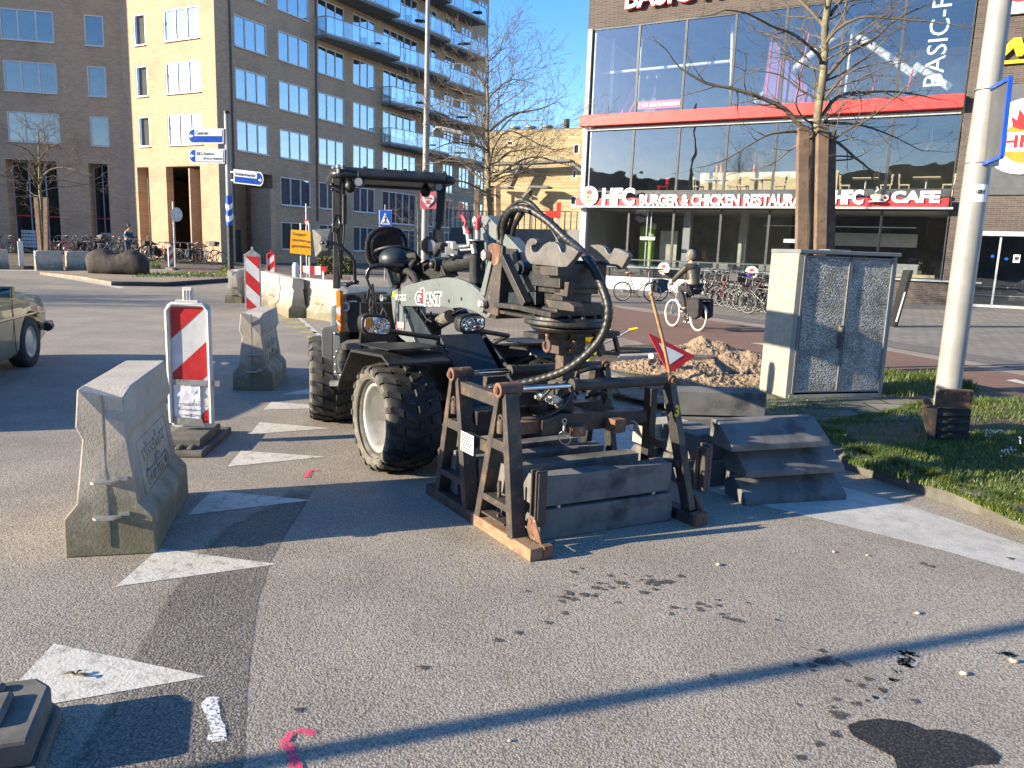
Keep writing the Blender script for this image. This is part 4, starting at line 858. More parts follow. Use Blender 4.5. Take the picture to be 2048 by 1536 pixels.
def board(label,c,rot,h=1.02,w=.30,z0=.14,flip=False,foot=True,paper=False,cap='block',frame='white_plastic',group='red and white warning boards',gable=False):
    t=thing('warning_board',label,'road board',c,rot,group)
    f=MB()
    if gable:
        f.prism([(-w/2,0,z0),(w/2,0,z0),(w/2,0,z0+h),(.04,0,z0+h+.1),(-.04,0,z0+h+.1),(-w/2,0,z0+h)],(0,.03,0))
    else:
        pts=[]; r=.05
        for cx,cz,a0 in ((w/2-r,z0+h-r,0),(-w/2+r,z0+h-r,90),(-w/2+r,z0+r,180),(w/2-r,z0+r,270)):
            for k in range(5): a=R_(a0+k*22.5); pts.append((cx+r*cos(a),0,cz+r*sin(a)))
        f.prism(pts,(0,.035,0))
        f.tube([(-w/2+.01,-.012,z0+.04),(-w/2+.01,-.012,z0+h-.06),(-w/2+.05,-.012,z0+h-.01),(w/2-.05,-.012,z0+h-.01),(w/2-.01,-.012,z0+h-.06),(w/2-.01,-.012,z0+.04)],.018,8)
    if cap=='block': f.box((0,.02,z0+h+.055),(.07,.05,.13)); f.box((-.022,-.008,z0+h+.05),(.006,.008,.10)); f.box((.0,-.008,z0+h+.05),(.006,.008,.10)); f.box((.022,-.008,z0+h+.05),(.006,.008,.10)); f.box((0,.0,z0+h+.008),(.17,.05,.03))
    else: f.box((0,.02,z0+h+.12),(.045,.04,.12))
    f.build('board_frame',K[frame],t,bevel=.004)
    iw=w/2-(.035 if not gable else .03); zb=z0+.04; zt_=z0+h-.035
    mb=MB(); mb.add([(-iw,-.004,zb),(iw,-.004,zb),(iw,-.004,zt_),(-iw,-.004,zt_)],[(0,1,2,3)]); mb.build('white_field',K['refl_white'],t)
    mb=MB(); sgn=-1 if not flip else 1; rect=[(-iw,zb),(iw,zb),(iw,zt_),(-iw,zt_)]
    st_=.36 if not gable else .30
    for k in range(0,4):
        c0=zt_+.95*iw+.02-k*.54*(iw/.13)*.98; a_=sgn*.95; st_=.265*(iw/.13)/.68
        # band: c0-w <= z + a*x <= c0
        p=clip(rect,a_,1,c0); p=clip(p,-a_,-1,-(c0-st_*.68)) if p else p
        if p and len(p)>2: mb.add([(x,-.0055,z) for x,z in p],[tuple(range(len(p)))])
    mb.build('red_stripes',K['red'],t)
    if foot:
        ft=MB(); ft.prism([(-.20,-.42,0),(.20,-.42,0),(.20,.42,0),(-.20,.42,0)],(0,0,.05)); ft.prism([(-.17,-.36,.05),(.17,-.36,.05),(.13,-.10,.12),(-.13,-.10,.12)],(0,.46,0)) if False else ft.box((0,0,.08),(.30,.55,.07))
        for sx in (-.09,0,.09): ft.box((sx,-.33,.06),(.05,.10,.03))
        ft.build('rubber_foot',K['rubber_dusty'],t,bevel=.015)
    if paper:
        k=MB(); nX,nZ=8,10
        vs=[V((-iw+.002+(.205)*i/nX,-.012+.010*noise.noise(V((i*.9,j*.8,3))),zb+.02+.30*j/nZ)) for j in range(nZ+1) for i in range(nX+1)]
        k.add(vs,[(j*(nX+1)+i,j*(nX+1)+i+1,(j+1)*(nX+1)+i+1,(j+1)*(nX+1)+i) for j in range(nZ) for i in range(nX)],True); pp_=k.build('paper_notice',K['paper'],t)
        for i,(s_,wd) in enumerate((('parkeervakken',.15),('ivm aanpassen',.14),('Niet parkeren',.14))):
            text(s_,pp_,K['black'],(-iw+.185,-.021,zb+.165-.045*i+.0),(-1,0,0),(0,0,-1),wd,.017,.001,0,'notice_text')
        for p in pp_.children: p.rotation_euler=(0,0,0)
        k=MB(); k.prism([(-w/2,-.016,zb+.31),(w/2+.06,-.022,zb+.30),(w/2+.065,-.022,zb+.345),(-w/2,-.016,zb+.355)],(0,.004,0)); k.build('duct_tape',K['duct_tape'],t); k=MB(); k.prism([(-iw,-.018,zb-.02),(iw-.03,-.02,zb-.03),(iw-.05,-.02,zb+.03),(-iw,-.018,zb+.05)],(0,.004,0)); k.build('duct_tape',K['duct_tape'],t)
    return t
board('large red and white board with a taped paper notice behind the nearest barrier',G(386,888),R_(6),paper=True,h=1.0,w=.335)
board('red and white board with pointed grey top, left of the pale barriers',(G(507,625)),R_(8),h=1.25,w=.36,z0=.05,flip=True,cap='pin',frame='zinc',gable=True,foot=False)
board('small faded red and white board with pink cap behind the pale barriers',G(543,566),R_(5),h=1.0,w=.30,frame='red_chair')
board('narrow red and white board beside the round sign near the parked bicycles',G(343,540),R_(60),h=1.0,w=.30)
t=thing('warning_board','white edge-on marker post standing in grass before the flats','road board',G(44,537),R_(85),'red and white warning boards'); mb=MB(); mb.box((0,0,.65),(.3,.04,1.1)); mb.box((0,0,1.25),(.07,.05,.12)); mb.build('board_frame',K['white_plastic'],t,bevel=.01); mb=MB(); mb.box((0,0,.06),(.9,.9,.12)); mb.build('rubber_foot',K['rubber'],t,bevel=.03)
# block of two stacked feet cut by the lower left corner
fc=thing('rubber_foot_stack','dusty rubber board foot cut off by the lower left corner','board foot',G(-46,1506),R_(20)); mb=MB()
q=[(-.30,-.22),(.22,-.22),(.22,.12),(.16,.20),(-.30,.20)]
mb.prism([V((x,y,0)) for x,y in q],(0,0,.05)); mb.prism([V((x*.94-.01,y*.9,.05)) for x,y in q],(0,0,.09)); mb.box((-.05,-.02,.15),(.3,.18,.03)); mb.box((-.02,.12,.145),(.16,.05,.03)); mb.build('foot_block',K['rubber_dusty'],fc,bevel=.014)
# ================= wheel loader =================
FA=-58; ff=az(FA); rr=V((-ff.y,ff.x,0)); TO=V((-.35,5.88,0)); Z=V((0,0,1))
A2=-74; f2=az(A2); r2=V((-f2.y,f2.x,0)); TO2=V((-1.2,7.25,0))
wl=thing('wheel_loader','grey compact wheel loader with open black canopy, long arm and silver rims','wheel loader',(-.8,6.5,0)); WO=V((-.8,6.5,0))
def T(l,w_,z=0): return TO+ff*l+rr*w_+Z*z
def T2(l,w_,z=0): return TO2+f2*l+r2*w_+Z*z
c1=lambda X,Y:(600+X/4.042,320+Y/4.042)
c2=lambda X,Y:(900+X/4.042,370+Y/4.042)
c3=lambda X,Y:(600+X/4.042,640+Y/4.042)
c4_=lambda X,Y:(850+X/3.338,680+Y/3.338)
def pw(pts,w_,c=c1): return [PL(*c(*p),TO+rr*w_,rr) for p in pts]
def plf(pts,l,c=c1): return [PL(*c(*p),TO+ff*l,ff) for p in pts]
def py(pts,Y,c=c1): return [AY(*c(*p),Y) for p in pts]
def wb(mb,name,mat,par=wl,bevel=0): return mb.build(name,K[mat] if isinstance(mat,str) else mat,par,off=WO,bevel=bevel)
def arcpts(cx,cy,rx,ry,n=24,sq=2.0):
    out=[]
    for i in range(n):
        a=2*pi*i/n; c,s=cos(a),sin(a); out.append((cx+rx*math.copysign(abs(c)**(2/sq),c),cy+ry*math.copysign(abs(s)**(2/sq),s)))
    return out
def wheel(c,axo,R=.395,W=.42,rr_=.25):
    """c centre, axo unit axle direction pointing outward; tyre with chevron blocks, dished rim"""
    axo=V(axo).normalized(); mb=MB(); h=W/2
    prof=[(rr_,-h*.72),(rr_+.03,-h*.80),(R*.80,-h*.98),(R*.90,-h*.97),(R*.955,-h*.86),(R*.968,-h*.5),(R*.972,0),(R*.968,h*.5),(R*.955,h*.86),(R*.90,h*.97),(R*.80,h*.98),(rr_+.03,h*.80),(rr_,h*.72)]
    mb.lathe(prof,c,axo,48); up=Z; sd=axo.cross(up).normalized()
    def P(a,t,r): return V(c)+(up*cos(a)+sd*sin(a))*r+axo*t
    NB=20
    for k in range(NB):
        for row in (-1,1):
            a0=2*pi*(k+(.5 if row>0 else 0))/NB
            for (t0,t1,da0,da1,wd) in ((.05,.46,0.0,.10,.17),(.50,.90,.11,.20,.20),(.92,1.02,.20,.21,.17)):
                q=[]
                for (t,da) in ((t0,da0),(t1,da1)):
                    for s_ in (-1,1): q.append((a0+da+s_*wd/2*.8*(1-.12*t),t*h*row))
                q=[q[0],q[1],q[3],q[2]]
                edge=max(abs(t0),abs(t1))>.91
                def rad(t,top):
                    tt=abs(t)/h; base=R*.972-(tt**4)*.026
                    return base+(.020 if top else -.012)-(.008 if tt>.93 else 0)
                vs=[P(a,t,rad(t,False)) for a,t in q]+[P(c_[0]+(a-c_[0])*.93,c_[1]+(t-c_[1])*.93,rad(t,True)) for a,t in q for c_ in [(sum(x[0] for x in q)/4,sum(x[1] for x in q)/4)]]
                f=[(4,5,6,7),(0,1,5,4),(1,2,6,5),(2,3,7,6),(3,0,4,7)]
                if row<0: f=[tuple(reversed(x)) for x in f]
                mb.add(vs,f)
    # raised ring and bead on the sidewall
    mb.m=1
    mb.lathe([(rr_+.012,h*.72),(rr_+.03,h*.815),(R*.79,h*.995),(R*.885,h*.985),(R*.915,h*.95)],c,axo,48)
    mb.torus(V(c)+axo*h*.93,axo,R*.74,.004,48,6)
    o=wb(mb,'tyre',[K['rubber'],K['tyre_side']])
    m2=MB(); m2.lathe([(rr_+.002,-h*.7),(rr_+.006,h*.74),(rr_-.008,h*.765),(rr_-.018,h*.70),(rr_-.03,h*.45),(rr_-.035,-.0),(rr_-.06,-.05),(.11,-.07),(.10,-.02),(.07,-.01),(.0,-.01)],c,axo,48)
    for k in range(6): a=2*pi*k/6; m2.cyl(P(a,-.03,.085),P(a,.0,.085),.012,n=6)
    wb(m2,'rim','rim',par=o) if False else (lambda r_: r_)(m2.build('rim',K['rim'],o,off=WO))
    return o
wheel(T(0,-.59,.395),-rr); wheel(T(0,.59,.395),rr); wheel(T2(0,-.50,.395),-r2); wheel(T2(0,.50,.395),r2)
# fenders
for sg,nm in ((-1,'fender'),(1,'fender')):
    prof=[(-.60,.52),(-.56,.60),(-.42,.74),(-.30,.865),(.30,.905),(.42,.86)]
    mb=MB(); up_=[T(l,sg*.83,z) for l,z in prof]+[T(l,sg*.83,z-.02) for l,z in reversed(prof)]
    mb.prism(up_,rr*(-sg)*.47); mb.prism([T(-.25,sg*.80,.91),T(.34,sg*.80,.935),T(.30,sg*.34,.935),T(-.2,sg*.34,.91)],(0,0,.008)); wb(mb,nm,'black_plastic',bevel=.004)
# front chassis
mb=MB(); mb.prism([T(-.75,-.2,.35),T(.22,-.2,.30),T(.38,-.2,.45),T(.22,-.2,.74),T(-.1,-.2,.98),T(-.75,-.2,.7)],rr*.36); mb.cyl(T(0,-.4,.395),T(0,.4,.395),.09); mb.box(T(.30,0,.40),(.24,.44,.22),Matrix.Rotation(R_(FA),3,'Z')); wb(mb,'front_chassis','navy_paint',bevel=.006)
mb=MB(); mb.prism(pw([(825,1185),(900,1185),(985,1300),(1100,1480),(1210,1600),(1290,1760),(1290,1880),(1150,1890),(1010,1800),(940,1520),(870,1300)],-.24),rr*.02); mb.prism([p+rr*.46 for p in pw([(825,1185),(900,1185),(1100,1480),(1290,1760),(1290,1880),(1010,1800),(940,1520)],-.24)],rr*.02); wb(mb,'tower_plate','navy_paint',bevel=.003)
mb=MB(); mb.prism(pw([(735,1090),(825,1185),(870,1300),(940,1500),(925,1535),(885,1530),(858,1470),(815,1440),(780,1400),(750,1250)],-.27),rr*.025); wb(mb,'tower_plate','grey_paint',bevel=.003)
mb=MB(); mb.prism(pw([(778,1302),(845,1308),(845,1365),(778,1358)],-.272),-rr*.001); s_=wb(mb,'warning_sticker','red'); mb=MB(); mb.prism(pw([(784,1308),(839,1313),(839,1359),(784,1352)],-.2735),-rr*.001); mb.build('sticker_field',K['white'],s_,off=WO)
# arm
armp=[(735,1062),(800,1038),(860,1015),(1000,975),(1100,958),(1190,948),(1270,958),(1330,978),(1390,1010),(1440,1052),(1480,1105),(1510,1150),(1545,1180),(1548,1240),(1520,1275),(1490,1275),(1440,1240),(1390,1215),(1330,1198),(1290,1192),(1220,1200),(1190,1190),(1150,1185),(900,1182),(750,1180)]
mb=MB(); mb.prism(pw(armp,-.26),rr*.03); mb.prism([p+rr*.42 for p in pw(armp,-.26)],rr*.03)
a=pw([(690,1115),(1500,1210),(1000,1050)],-.26); mb.cyl(a[0]-rr*.04,a[0]+rr*.5,.03); mb.cyl(a[1]-rr*.03,a[1]+rr*.5,.022); mb.cyl(a[2]+rr*.02,a[2]+rr*.42,.045); arm=wb(mb,'lift_arm','grey_paint',bevel=.003)
mb=MB()
for X,Y,r_ in ((1205,1140,.0135),(1305,1123,.0135),(888,1070,.004),(888,1117,.004),(1127,1010,.004),(1105,1045,.004)): p=pw([(X,Y)],-.2605)[0]; mb.cyl(p,p-rr*.002,r_,n=18)
mb.build('arm_holes',K['black'],arm,off=WO)
mb=MB()
for X,Y,r_ in ((690,1115,.026),(1500,1160,.022)): p=pw([(X,Y)],-.30)[0]; mb.cyl(p,p-rr*.03,r_,n=16)
mb.build('pivot_pin',K['zinc'],arm,off=WO)
def armtext(s,x0,y0,x1,y1,mat,d,bold,name='lettering'):
    p,q,u_=pw([(x0,y1),(x1,y1),(x0,y0)],-.2605-d); ax=(q-p).normalized(); text(s,arm,K[mat],p,-rr.cross(Z)*-1 if False else ax,(u_-p),(q-p).length,(u_-p).length,.0008,bold,name,off=WO)
armtext('G',930,1062,988,1172,'white',0,.09); armtext('i',972,1030,1006,1172,'white',0,.10); armtext('ANT',1000,1068,1147,1182,'white',0,.09)
armtext('G',936,1070,980,1164,'frame_dark',.001,.03); armtext('i',979,1038,999,1166,'red',.001,.03); armtext('ANT',1010,1078,1138,1172,'frame_dark',.001,.03)
mb=MB(); mb.prism(pw([(748,1066),(769,1064),(769,1160),(748,1162)],-.2615),-rr*.001); mb.build('warning_sticker',K['yellow'],arm,off=WO)
mb=MB(); mb.prism(pw([(774,1085),(858,1088),(858,1135),(774,1135)],-.2615),-rr*.001); mb.build('dealer_sticker',K['refl_white'],arm,off=WO)
armtext('M. BOOKFD',792,1097,856,1120,'frame_dark',.003,.0)
# hydraulics
def cylp(a,b,w_,r0,mat,c=c1,wb_=None,name='hydraulic_cylinder',par=wl):
    p,q=pw([a],w_,c)[0],pw([b],w_ if wb_ is None else wb_,c)[0]; mb=MB(); mb.cyl(p,q,r0,n=18); return mb.build(name,K[mat],par,off=WO)
h1=cylp((1000,1392),(1215,1262),-.06,.052,'rubber_dusty'); cylp((1205,1268),(1345,1188),-.06,.02,'chrome',name='piston_rod',par=h1)
h2=cylp((1110,872),(1405,812),-.03,.060,'black_plastic'); cylp((1380,815),(1440,800),-.03,.066,'black_plastic',name='cylinder_cap',par=h2)
mb=MB(); mb.prism(pw([(850,905),(920,860),(1030,800),(1100,795),(1130,830),(1175,935),(1100,960),(980,1000),(900,985)],-.10),rr*.12); p=pw([(1075,845)],-.14)[0]; mb.cyl(p,p+rr*.2,.05); mb.ball(p,.034); wb(mb,'cylinder_mount','black_plastic',bevel=.004)
mb=MB(); p=pw([(1055,692)],-.2)[0]; mb.cyl(p,p-ff*-.001+ff*-.09,.075,.05); mb.m=1; mb.cyl(p,p+V((0,-.01,0)),.045); mb.m=0
wl1=wb(mb,'work_lamp',[K['black_plastic'],K['lamp_glass']])
# upper link, gusset, knuckle
mb=MB(); mb.prism(pw([(1458,470),(1475,445),(1512,450),(1700,640),(1848,802),(1835,850),(1770,868),(1690,760),(1600,660),(1540,620),(1500,560)],-.10),rr*.09); wb(mb,'upper_link','grey_paint',bevel=.003)
mb=MB(); mb.prism(pw([(1440,560),(1480,540),(1530,680),(1500,900),(1450,900)],-.02),rr*.05); wb(mb,'upper_link','grey_paint',bevel=.003)
mb=MB(); mb.prism(pw([(1515,700),(1530,678),(1560,668),(1600,678),(1637,700),(1628,860),(1598,1262),(1555,1250),(1485,1215),(1470,1170),(1490,1130),(1560,860),(1530,790)],-.29),rr*.03); hp=wb(mb,'hitch_plate','steel_rust',bevel=.003)
mb=MB(); mb.prism(pw([(1550,820),(1490,1100),(1455,1080),(1520,820)],-.27),rr*.02); wb(mb,'hitch_plate','grey_paint')
mb=MB(); mb.prism(pw([(1521,692),(1560,671),(1600,680),(1622,700),(1610,830),(1570,860),(1535,800)],-.2915),-rr*.002); mb.build('rust_patch',K['rust'],hp,off=WO)
mb=MB()
for X,Y,r_ in ((1530,770,.036),(1497,1160,.026)): p=pw([(X,Y)],-.29)[0]; mb.cyl(p,p-rr*.045,r_,n=6 if X>1510 else 16)
mb.build('bolt',K['zinc'],hp,off=WO)
mb=MB(); q=pw([(1650,780),(1835,1170)],-.27); mb.bar(q[0],q[1],.05,.055,rr); q=pw([(1600,1170),(1780,1190),(2060,1255)],-.28); mb.bar(q[0],q[1],.06,.03); mb.bar(q[1],q[2],.06,.03); q=pw([(1620,1000),(1660,860)],-.1); mb.box(T(.78,0,1.35),(.1,.5,.32),Matrix.Rotation(R_(FA),3,'Z')); wb(mb,'hitch_frame','steel_black',bevel=.003)
mb=MB(); mb.prism(pw([(1640,712),(1742,720),(1772,850),(1740,915),(1690,830),(1640,760)],-.12),rr*.1); wb(mb,'gusset','black_plastic',bevel=.004)
mb=MB(); p=pw([(1800,870)],-.2)[0]; mb.cyl(p-rr*.02,p+rr*.3,.045); mb.cyl(p-rr*.045,p,.03,n=6)
for X0 in (1790,1880): q=pw([(X0,900),(X0,1120)],-.16); mb.bar(q[0],q[1],.12,.035,rr)
q=pw([(1740,1120),(1980,1120)],-.16); mb.bar(q[0],q[1],.14,.08); wb(mb,'knuckle','navy_paint',bevel=.004)
# headlights on arms
for cx,cy,dx in ((622,1338,1),(1395,1322,-1)):
    l=.28; sc=1 if dx>0 else .86
    oc=arcpts(cx,cy,124*sc,88*sc,28,3.2); oc=[(x,y+(x-cx)*.10*dx) for x,y in oc]; P_=plf(oc,l); mb=MB(); mb.prism([p for p in P_],-ff*.09); hl=wb(mb,'headlight','black_plastic',bevel=.012)
    ic=[(cx+(x-cx)*.84,cy+(y-cy)*.76) for x,y in oc]; P_=plf(ic,l+.002); mb=MB(); mb.prism(P_,ff*.006); mb.build('lens',K['headlamp_lens'] if 'headlamp_lens' in K else K['chrome'],hl,off=WO,bevel=.003)
    mb=MB(); p=plf([(cx+20*dx,cy)],l+.009)[0]; mb.torus(p,ff,.036,.004,20,6); mb.torus(p,ff,.016,.003,16,6); mb.build('bulb_ring',K['chrome'],hl,off=WO)
    if dx>0:
        mb=MB(); mb.prism(plf([(cx-92,cy-52),(cx-36,cy-58),(cx-36,cy+14),(cx-70,cy+18),(cx-94,cy)],l+.009),ff*.003); mb.build('indicator_lens',K['orange'],hl,off=WO)
    mb=MB(); q=plf([(cx+60*dx,cy+40)],l-.08)[0]; mb.tube([q,T(.1,-.3*dx,.98),T(-.05,-.24*dx,.9)],.018); wb(mb,'lamp_bracket','black_plastic')
# ---- rear frame, cab
RZ2=Matrix.Rotation(R_(A2),3,'Z')
mb=MB(); mb.box(T2(.1,0,.55),(1.5,.5,.35),RZ2); mb.cyl(T2(0,-.35,.395),T2(0,.35,.395),.09); mb.box(T2(.45,0,.62),(.75,.95,.06),RZ2); wb(mb,'rear_chassis','navy_paint',bevel=.006)
mb=MB(); mb.box(T2(-.55,0,.95),(.85,.80,.50),RZ2); mb.box(T2(-.98,0,.75),(.12,.95,.5),RZ2); wb(mb,'engine_hood','grey_paint',bevel=.05)
mb=MB(); mb.prism(py([(318,1092),(350,1085),(520,1092),(545,1150),(555,1380),(520,1395),(325,1390)],6.62),V((.1,.55,0))); pn=wb(mb,'side_panel','black_plastic',bevel=.008)
mb=MB(); mb.prism(py(arcpts(372,1185,32,42),6.612),(0,-.004,0)); mb.build('approval_sticker',K['refl_white'],pn,off=WO); text('20',pn,K['frame_dark'],py([(352,1205)],6.606)[0],(1,0,0),(0,0,1),.035,.045,.001,.02,off=WO)
mb=MB(); mb.prism(py([(395,1136),(460,1136),(460,1149),(395,1149)],6.612),(0,-.003,0)); mb.build('type_plate',K['refl_white'],pn,off=WO)
mb=MB(); mb.prism(py([(288,1065),(300,1052),(325,1062),(330,1385),(318,1388),(296,1320)],6.56),(.02,.04,0)); rp=wb(mb,'reflector_strip','orange',bevel=.004)
mb=MB(); mb.prism(py([(291,1200),(328,1180),(328,1260),(293,1235)],6.556),(0,-.003,0)); mb.prism(py([(294,1290),(329,1325),(329,1345),(296,1315)],6.556),(0,-.003,0)); mb.build('reflector_field',K['refl_white'],rp,off=WO)
mb=MB(); mb.prism(py([(168,72),(185,60),(320,60),(325,90),(270,100),(270,470),(180,470)],6.78,c3),V((.14,.45,0))); wb(mb,'mudguard','panel_grey',bevel=.01)
mb=MB(); mb.prism(py([(268,95),(320,90),(330,240),(300,330),(382,330),(378,478),(272,478)],6.74,c3),V((.05,.2,0))); sp_=wb(mb,'step_plate','grey_paint',bevel=.004)
mb=MB()
for X,Y in ((282,108),(282,300),(288,360),(330,445),(290,420),(385,430),(300,255)): p=py([(X,Y)],6.735,c3)[0]; mb.ball(p,.012)
mb.build('bolt',K['zinc'],sp_,off=WO)
mb=MB(); mb.prism(py([(236,505),(248,490)]+[(250+8*i,482 if i%2 else 498) for i in range(15)]+[(376,500),(376,535),(240,535)],6.70,c3),(0,.12,0)); wb(mb,'step','zinc')
mb=MB(); p=py([(370,262)],6.66,c3)[0]; mb.cyl(p,p-Z*.17+V((0,0,0)),.085,n=20); mb.cyl(p,p+Z*.03,.07); wb(mb,'filter_pot','black_plastic',bevel=.004)
mb=MB(); mb.prism(py([(330,190),(700,180),(705,240),(325,240)],6.5,c3),(0,.3,0)); wb(mb,'floor_edge','rubber_dusty')
mb=MB()
for X in (800,855): mb.prism(py([(X-30,235),(X,178),(X+16,235)],6.1,c3),(0,.01,0))
wb(mb,'warning_triangle','red')
# canopy
mb=MB(); cw,cl0,cl1,cz=.505,-.42,.52,2.255
pts=[]
for (l,w_) in ((cl1,-cw),(cl1,cw),(cl0,cw),(cl0,-cw)):
    sx=-1 if l>0 else 1; sy=1 if w_<0 else -1
    for k in range(5):
        a=k*pi/8; r_=.07
        if (l>0)==(w_<0): pass
        pts.append((l,w_,sx,sy,a,r_))
outl=[]
for (cxx,cyy,a0) in ((cl1-.07,cw-.07,0),(cl0+.07,cw-.07,90),(cl0+.07,-cw+.07,180),(cl1-.07,-cw+.07,270)):
    for k in range(5): a=R_(a0+22.5*k); outl.append((cxx+.07*cos(a),cyy+.07*sin(a)))
mb.prism([T2(l,w_,cz-.055) for l,w_ in outl],(0,0,.055)); can=wb(mb,'canopy','black_plastic',bevel=.012)
mb=MB(); ring_=[T2(l,w_,cz-.045) for l,w_ in outl]; mb.tube(ring_+[ring_[0]],.036,8,False); mb.build('canopy_rim',K['black_plastic'],can,off=WO)
mb=MB(); mb.prism([T2(l*.93+.01,w_*.93,cz) for l,w_ in outl],(0,0,.018))
for k in range(6): mb.box(T2(cl1-.03,-.42+.17*k,cz+.02),(.03,.03,.02),RZ2)
mb.build('roof_panel',K['mirror_grey'],can,off=WO)
for X,Y,yy in ((475,178,6.56),(1122,215,6.86)):
    mb=MB(); p=py([(X,Y)],yy)[0]; d=V((.1,-1,0)).normalized(); mb.cyl(p-d*.07,p,.045,.04); mb.m=1; mb.cyl(p,p+d*.006,.032); mb.m=0; mb.cyl(p+Z*.04,p+Z*.08-d*.03,.012); wb(mb,'roof_lamp',[K['black_plastic'],K['lamp_glass']])
    mb=MB(); p=py([(X-70 if X<600 else X-108,Y+35)],yy+.1)[0]; mb.ball(p,.05,(.9,.9,1.1)); mb.cyl(p,p+Z*.1,.02); wb(mb,'rear_lamp','black')
mb=MB(); p=py([(310,55)],6.6)[0]; mb.ball(p,.022); mb.cyl(p-Z*.05,p,.012); mb.ball(p+V((-.04,0,-.01)),.014); wb(mb,'antenna','zinc')
mb=MB(); q=py([(300,150),(300,560),(296,1040)],6.66); mb.bar(q[0],q[1],.07,.075,(0,1,0)); mb.bar(q[1],q[2],.055,.06,(0,1,0)); q=py([(350,150),(340,560),(322,960)],6.82); mb.tube(q,.022); wb(mb,'canopy_post','black_plastic',bevel=.006)
mb=MB(); q=py([(357,280),(357,520)],6.76); mb.cyl(q[0],q[1],.022); q=py([(357,520),(350,680)],6.76); mb.cyl(q[0],q[1],.008); wb(mb,'gas_strut','black')
mb=MB(); q=py([(1150,200),(1128,500),(1112,560)],6.95); mb.bar(q[0],q[1],.07,.065,(0,1,0)); mb.bar(q[1],q[2],.05,.05,(0,1,0)); q=py([(1118,560),(1118,660)],6.95); mb.bar(q[0],q[1],.09,.1,(0,1,0)); wb(mb,'canopy_post','black_plastic',bevel=.006)
mb=MB(); q=py([(268,530),(290,440),(318,450),(325,520),(300,600),(315,700),(330,930)],6.60); mb.tube(q,.012); q=py([(260,200),(262,240)],6.6); mb.ball(q[0],.018); mb.ball(q[1],.014); q=py([(275,545),(275,585)],6.58); mb.cyl(q[0],q[1],.02); wb(mb,'grab_handle','black_gloss')
# seat, wheel, console
sb_=[(530,720),(533,660),(548,615),(590,570),(640,545),(700,535),(760,540),(820,560),(862,600),(884,650),(892,720),(880,800),(850,860),(700,880),(575,860),(540,800)]
mb=MB(); P0=[PL(*c1(*p),TO2+f2*-.05,f2) for p in sb_]; mb.prism(P0,-f2*.10); mb.prism([p+f2*.02+(sum(P0,V((0,0,0)))/len(P0)-p)*.22 for p in P0],-f2*.04); st0=wb(mb,'seat','black_gloss',bevel=.03)
mb=MB(); mb.box(T2(.15,.0,1.10),(.46,.46,.12),RZ2); mb.box(T2(.1,0,.9),(.35,.4,.35),RZ2); wb(mb,'seat_cushion','fabric_black',bevel=.04)
mb=MB(); p=py([(765,762)],6.62)[0]; nx=(Z*.93-f2*.36).normalized(); mb.torus(p,nx,.175,.015,40,10); mb.cyl(p-nx*.03,p,.04)
for k in range(3): a=2*pi*k/3+.5; u_=nx.cross(V((1,0,0))).normalized(); v_=nx.cross(u_); mb.bar(p-nx*.02,p+(u_*cos(a)+v_*sin(a))*.17,.03,.012)
wb(mb,'steering_wheel','black_plastic')
mb=MB(); p=py([(768,805)],6.40)[0]; mb.ball(p,.135,(1,.9,.72),20); mb.prism(py([(680,850),(850,850),(835,1000),(720,1010)],6.42),(0,.22,0)); wb(mb,'dashboard','navy_paint',bevel=.03)
mb=MB(); mb.prism(py([(680,880),(702,880),(745,1015),(728,1040)],6.3),(.02,.06,0)); wb(mb,'console_edge','grey_paint')
mb=MB(); q=py([(540,955),(548,900),(575,865),(640,848),(840,850)],6.30); mb.tube(q,.018); q=py([(538,950),(560,1010),(598,1080),(608,1240)],6.28); mb.tube(q,.010); q=py([(585,1000),(600,1100),(590,1240)],6.26); mb.tube(q,.009); q=py([(560,1040),(545,1130)],6.3); mb.tube(q,.01); wb(mb,'guard_rail','black_gloss')
# mirror
q=py([(98,562),(252,553),(247,776),(124,787)],6.42); ap=py([(188,672)],6.36)[0]; ins=py([(170,620),(232,618),(232,730),(172,735)],6.385); mb=MB()
mb.add(q+ins,[(0,1,5,4),(1,2,6,5),(2,3,7,6),(3,0,4,7),(4,5,6,7)]); mb.add([p+V((0,.03,0)) for p in q]+q,[(0,1,2,3),(0,4,5,1),(1,5,6,2),(2,6,7,3),(3,7,4,0)]); mb.cyl(ap-V((0,0,0)),ap+V((0,.03,0)),.03); mr=wb(mb,'mirror','mirror_grey',bevel=.006)
mb=MB(); q=py([(190,672),(262,670),(330,700),(400,760),(440,820),(445,985)],6.38); mb.tube(q,.014); mb.ball(q[0],.024); mb.ball(q[-1],.022); q=py([(380,1010),(445,985),(475,990)],6.4); mb.tube(q,.016); mb.ball(q[0],.02); wb(mb,'mirror_arm','black_gloss')
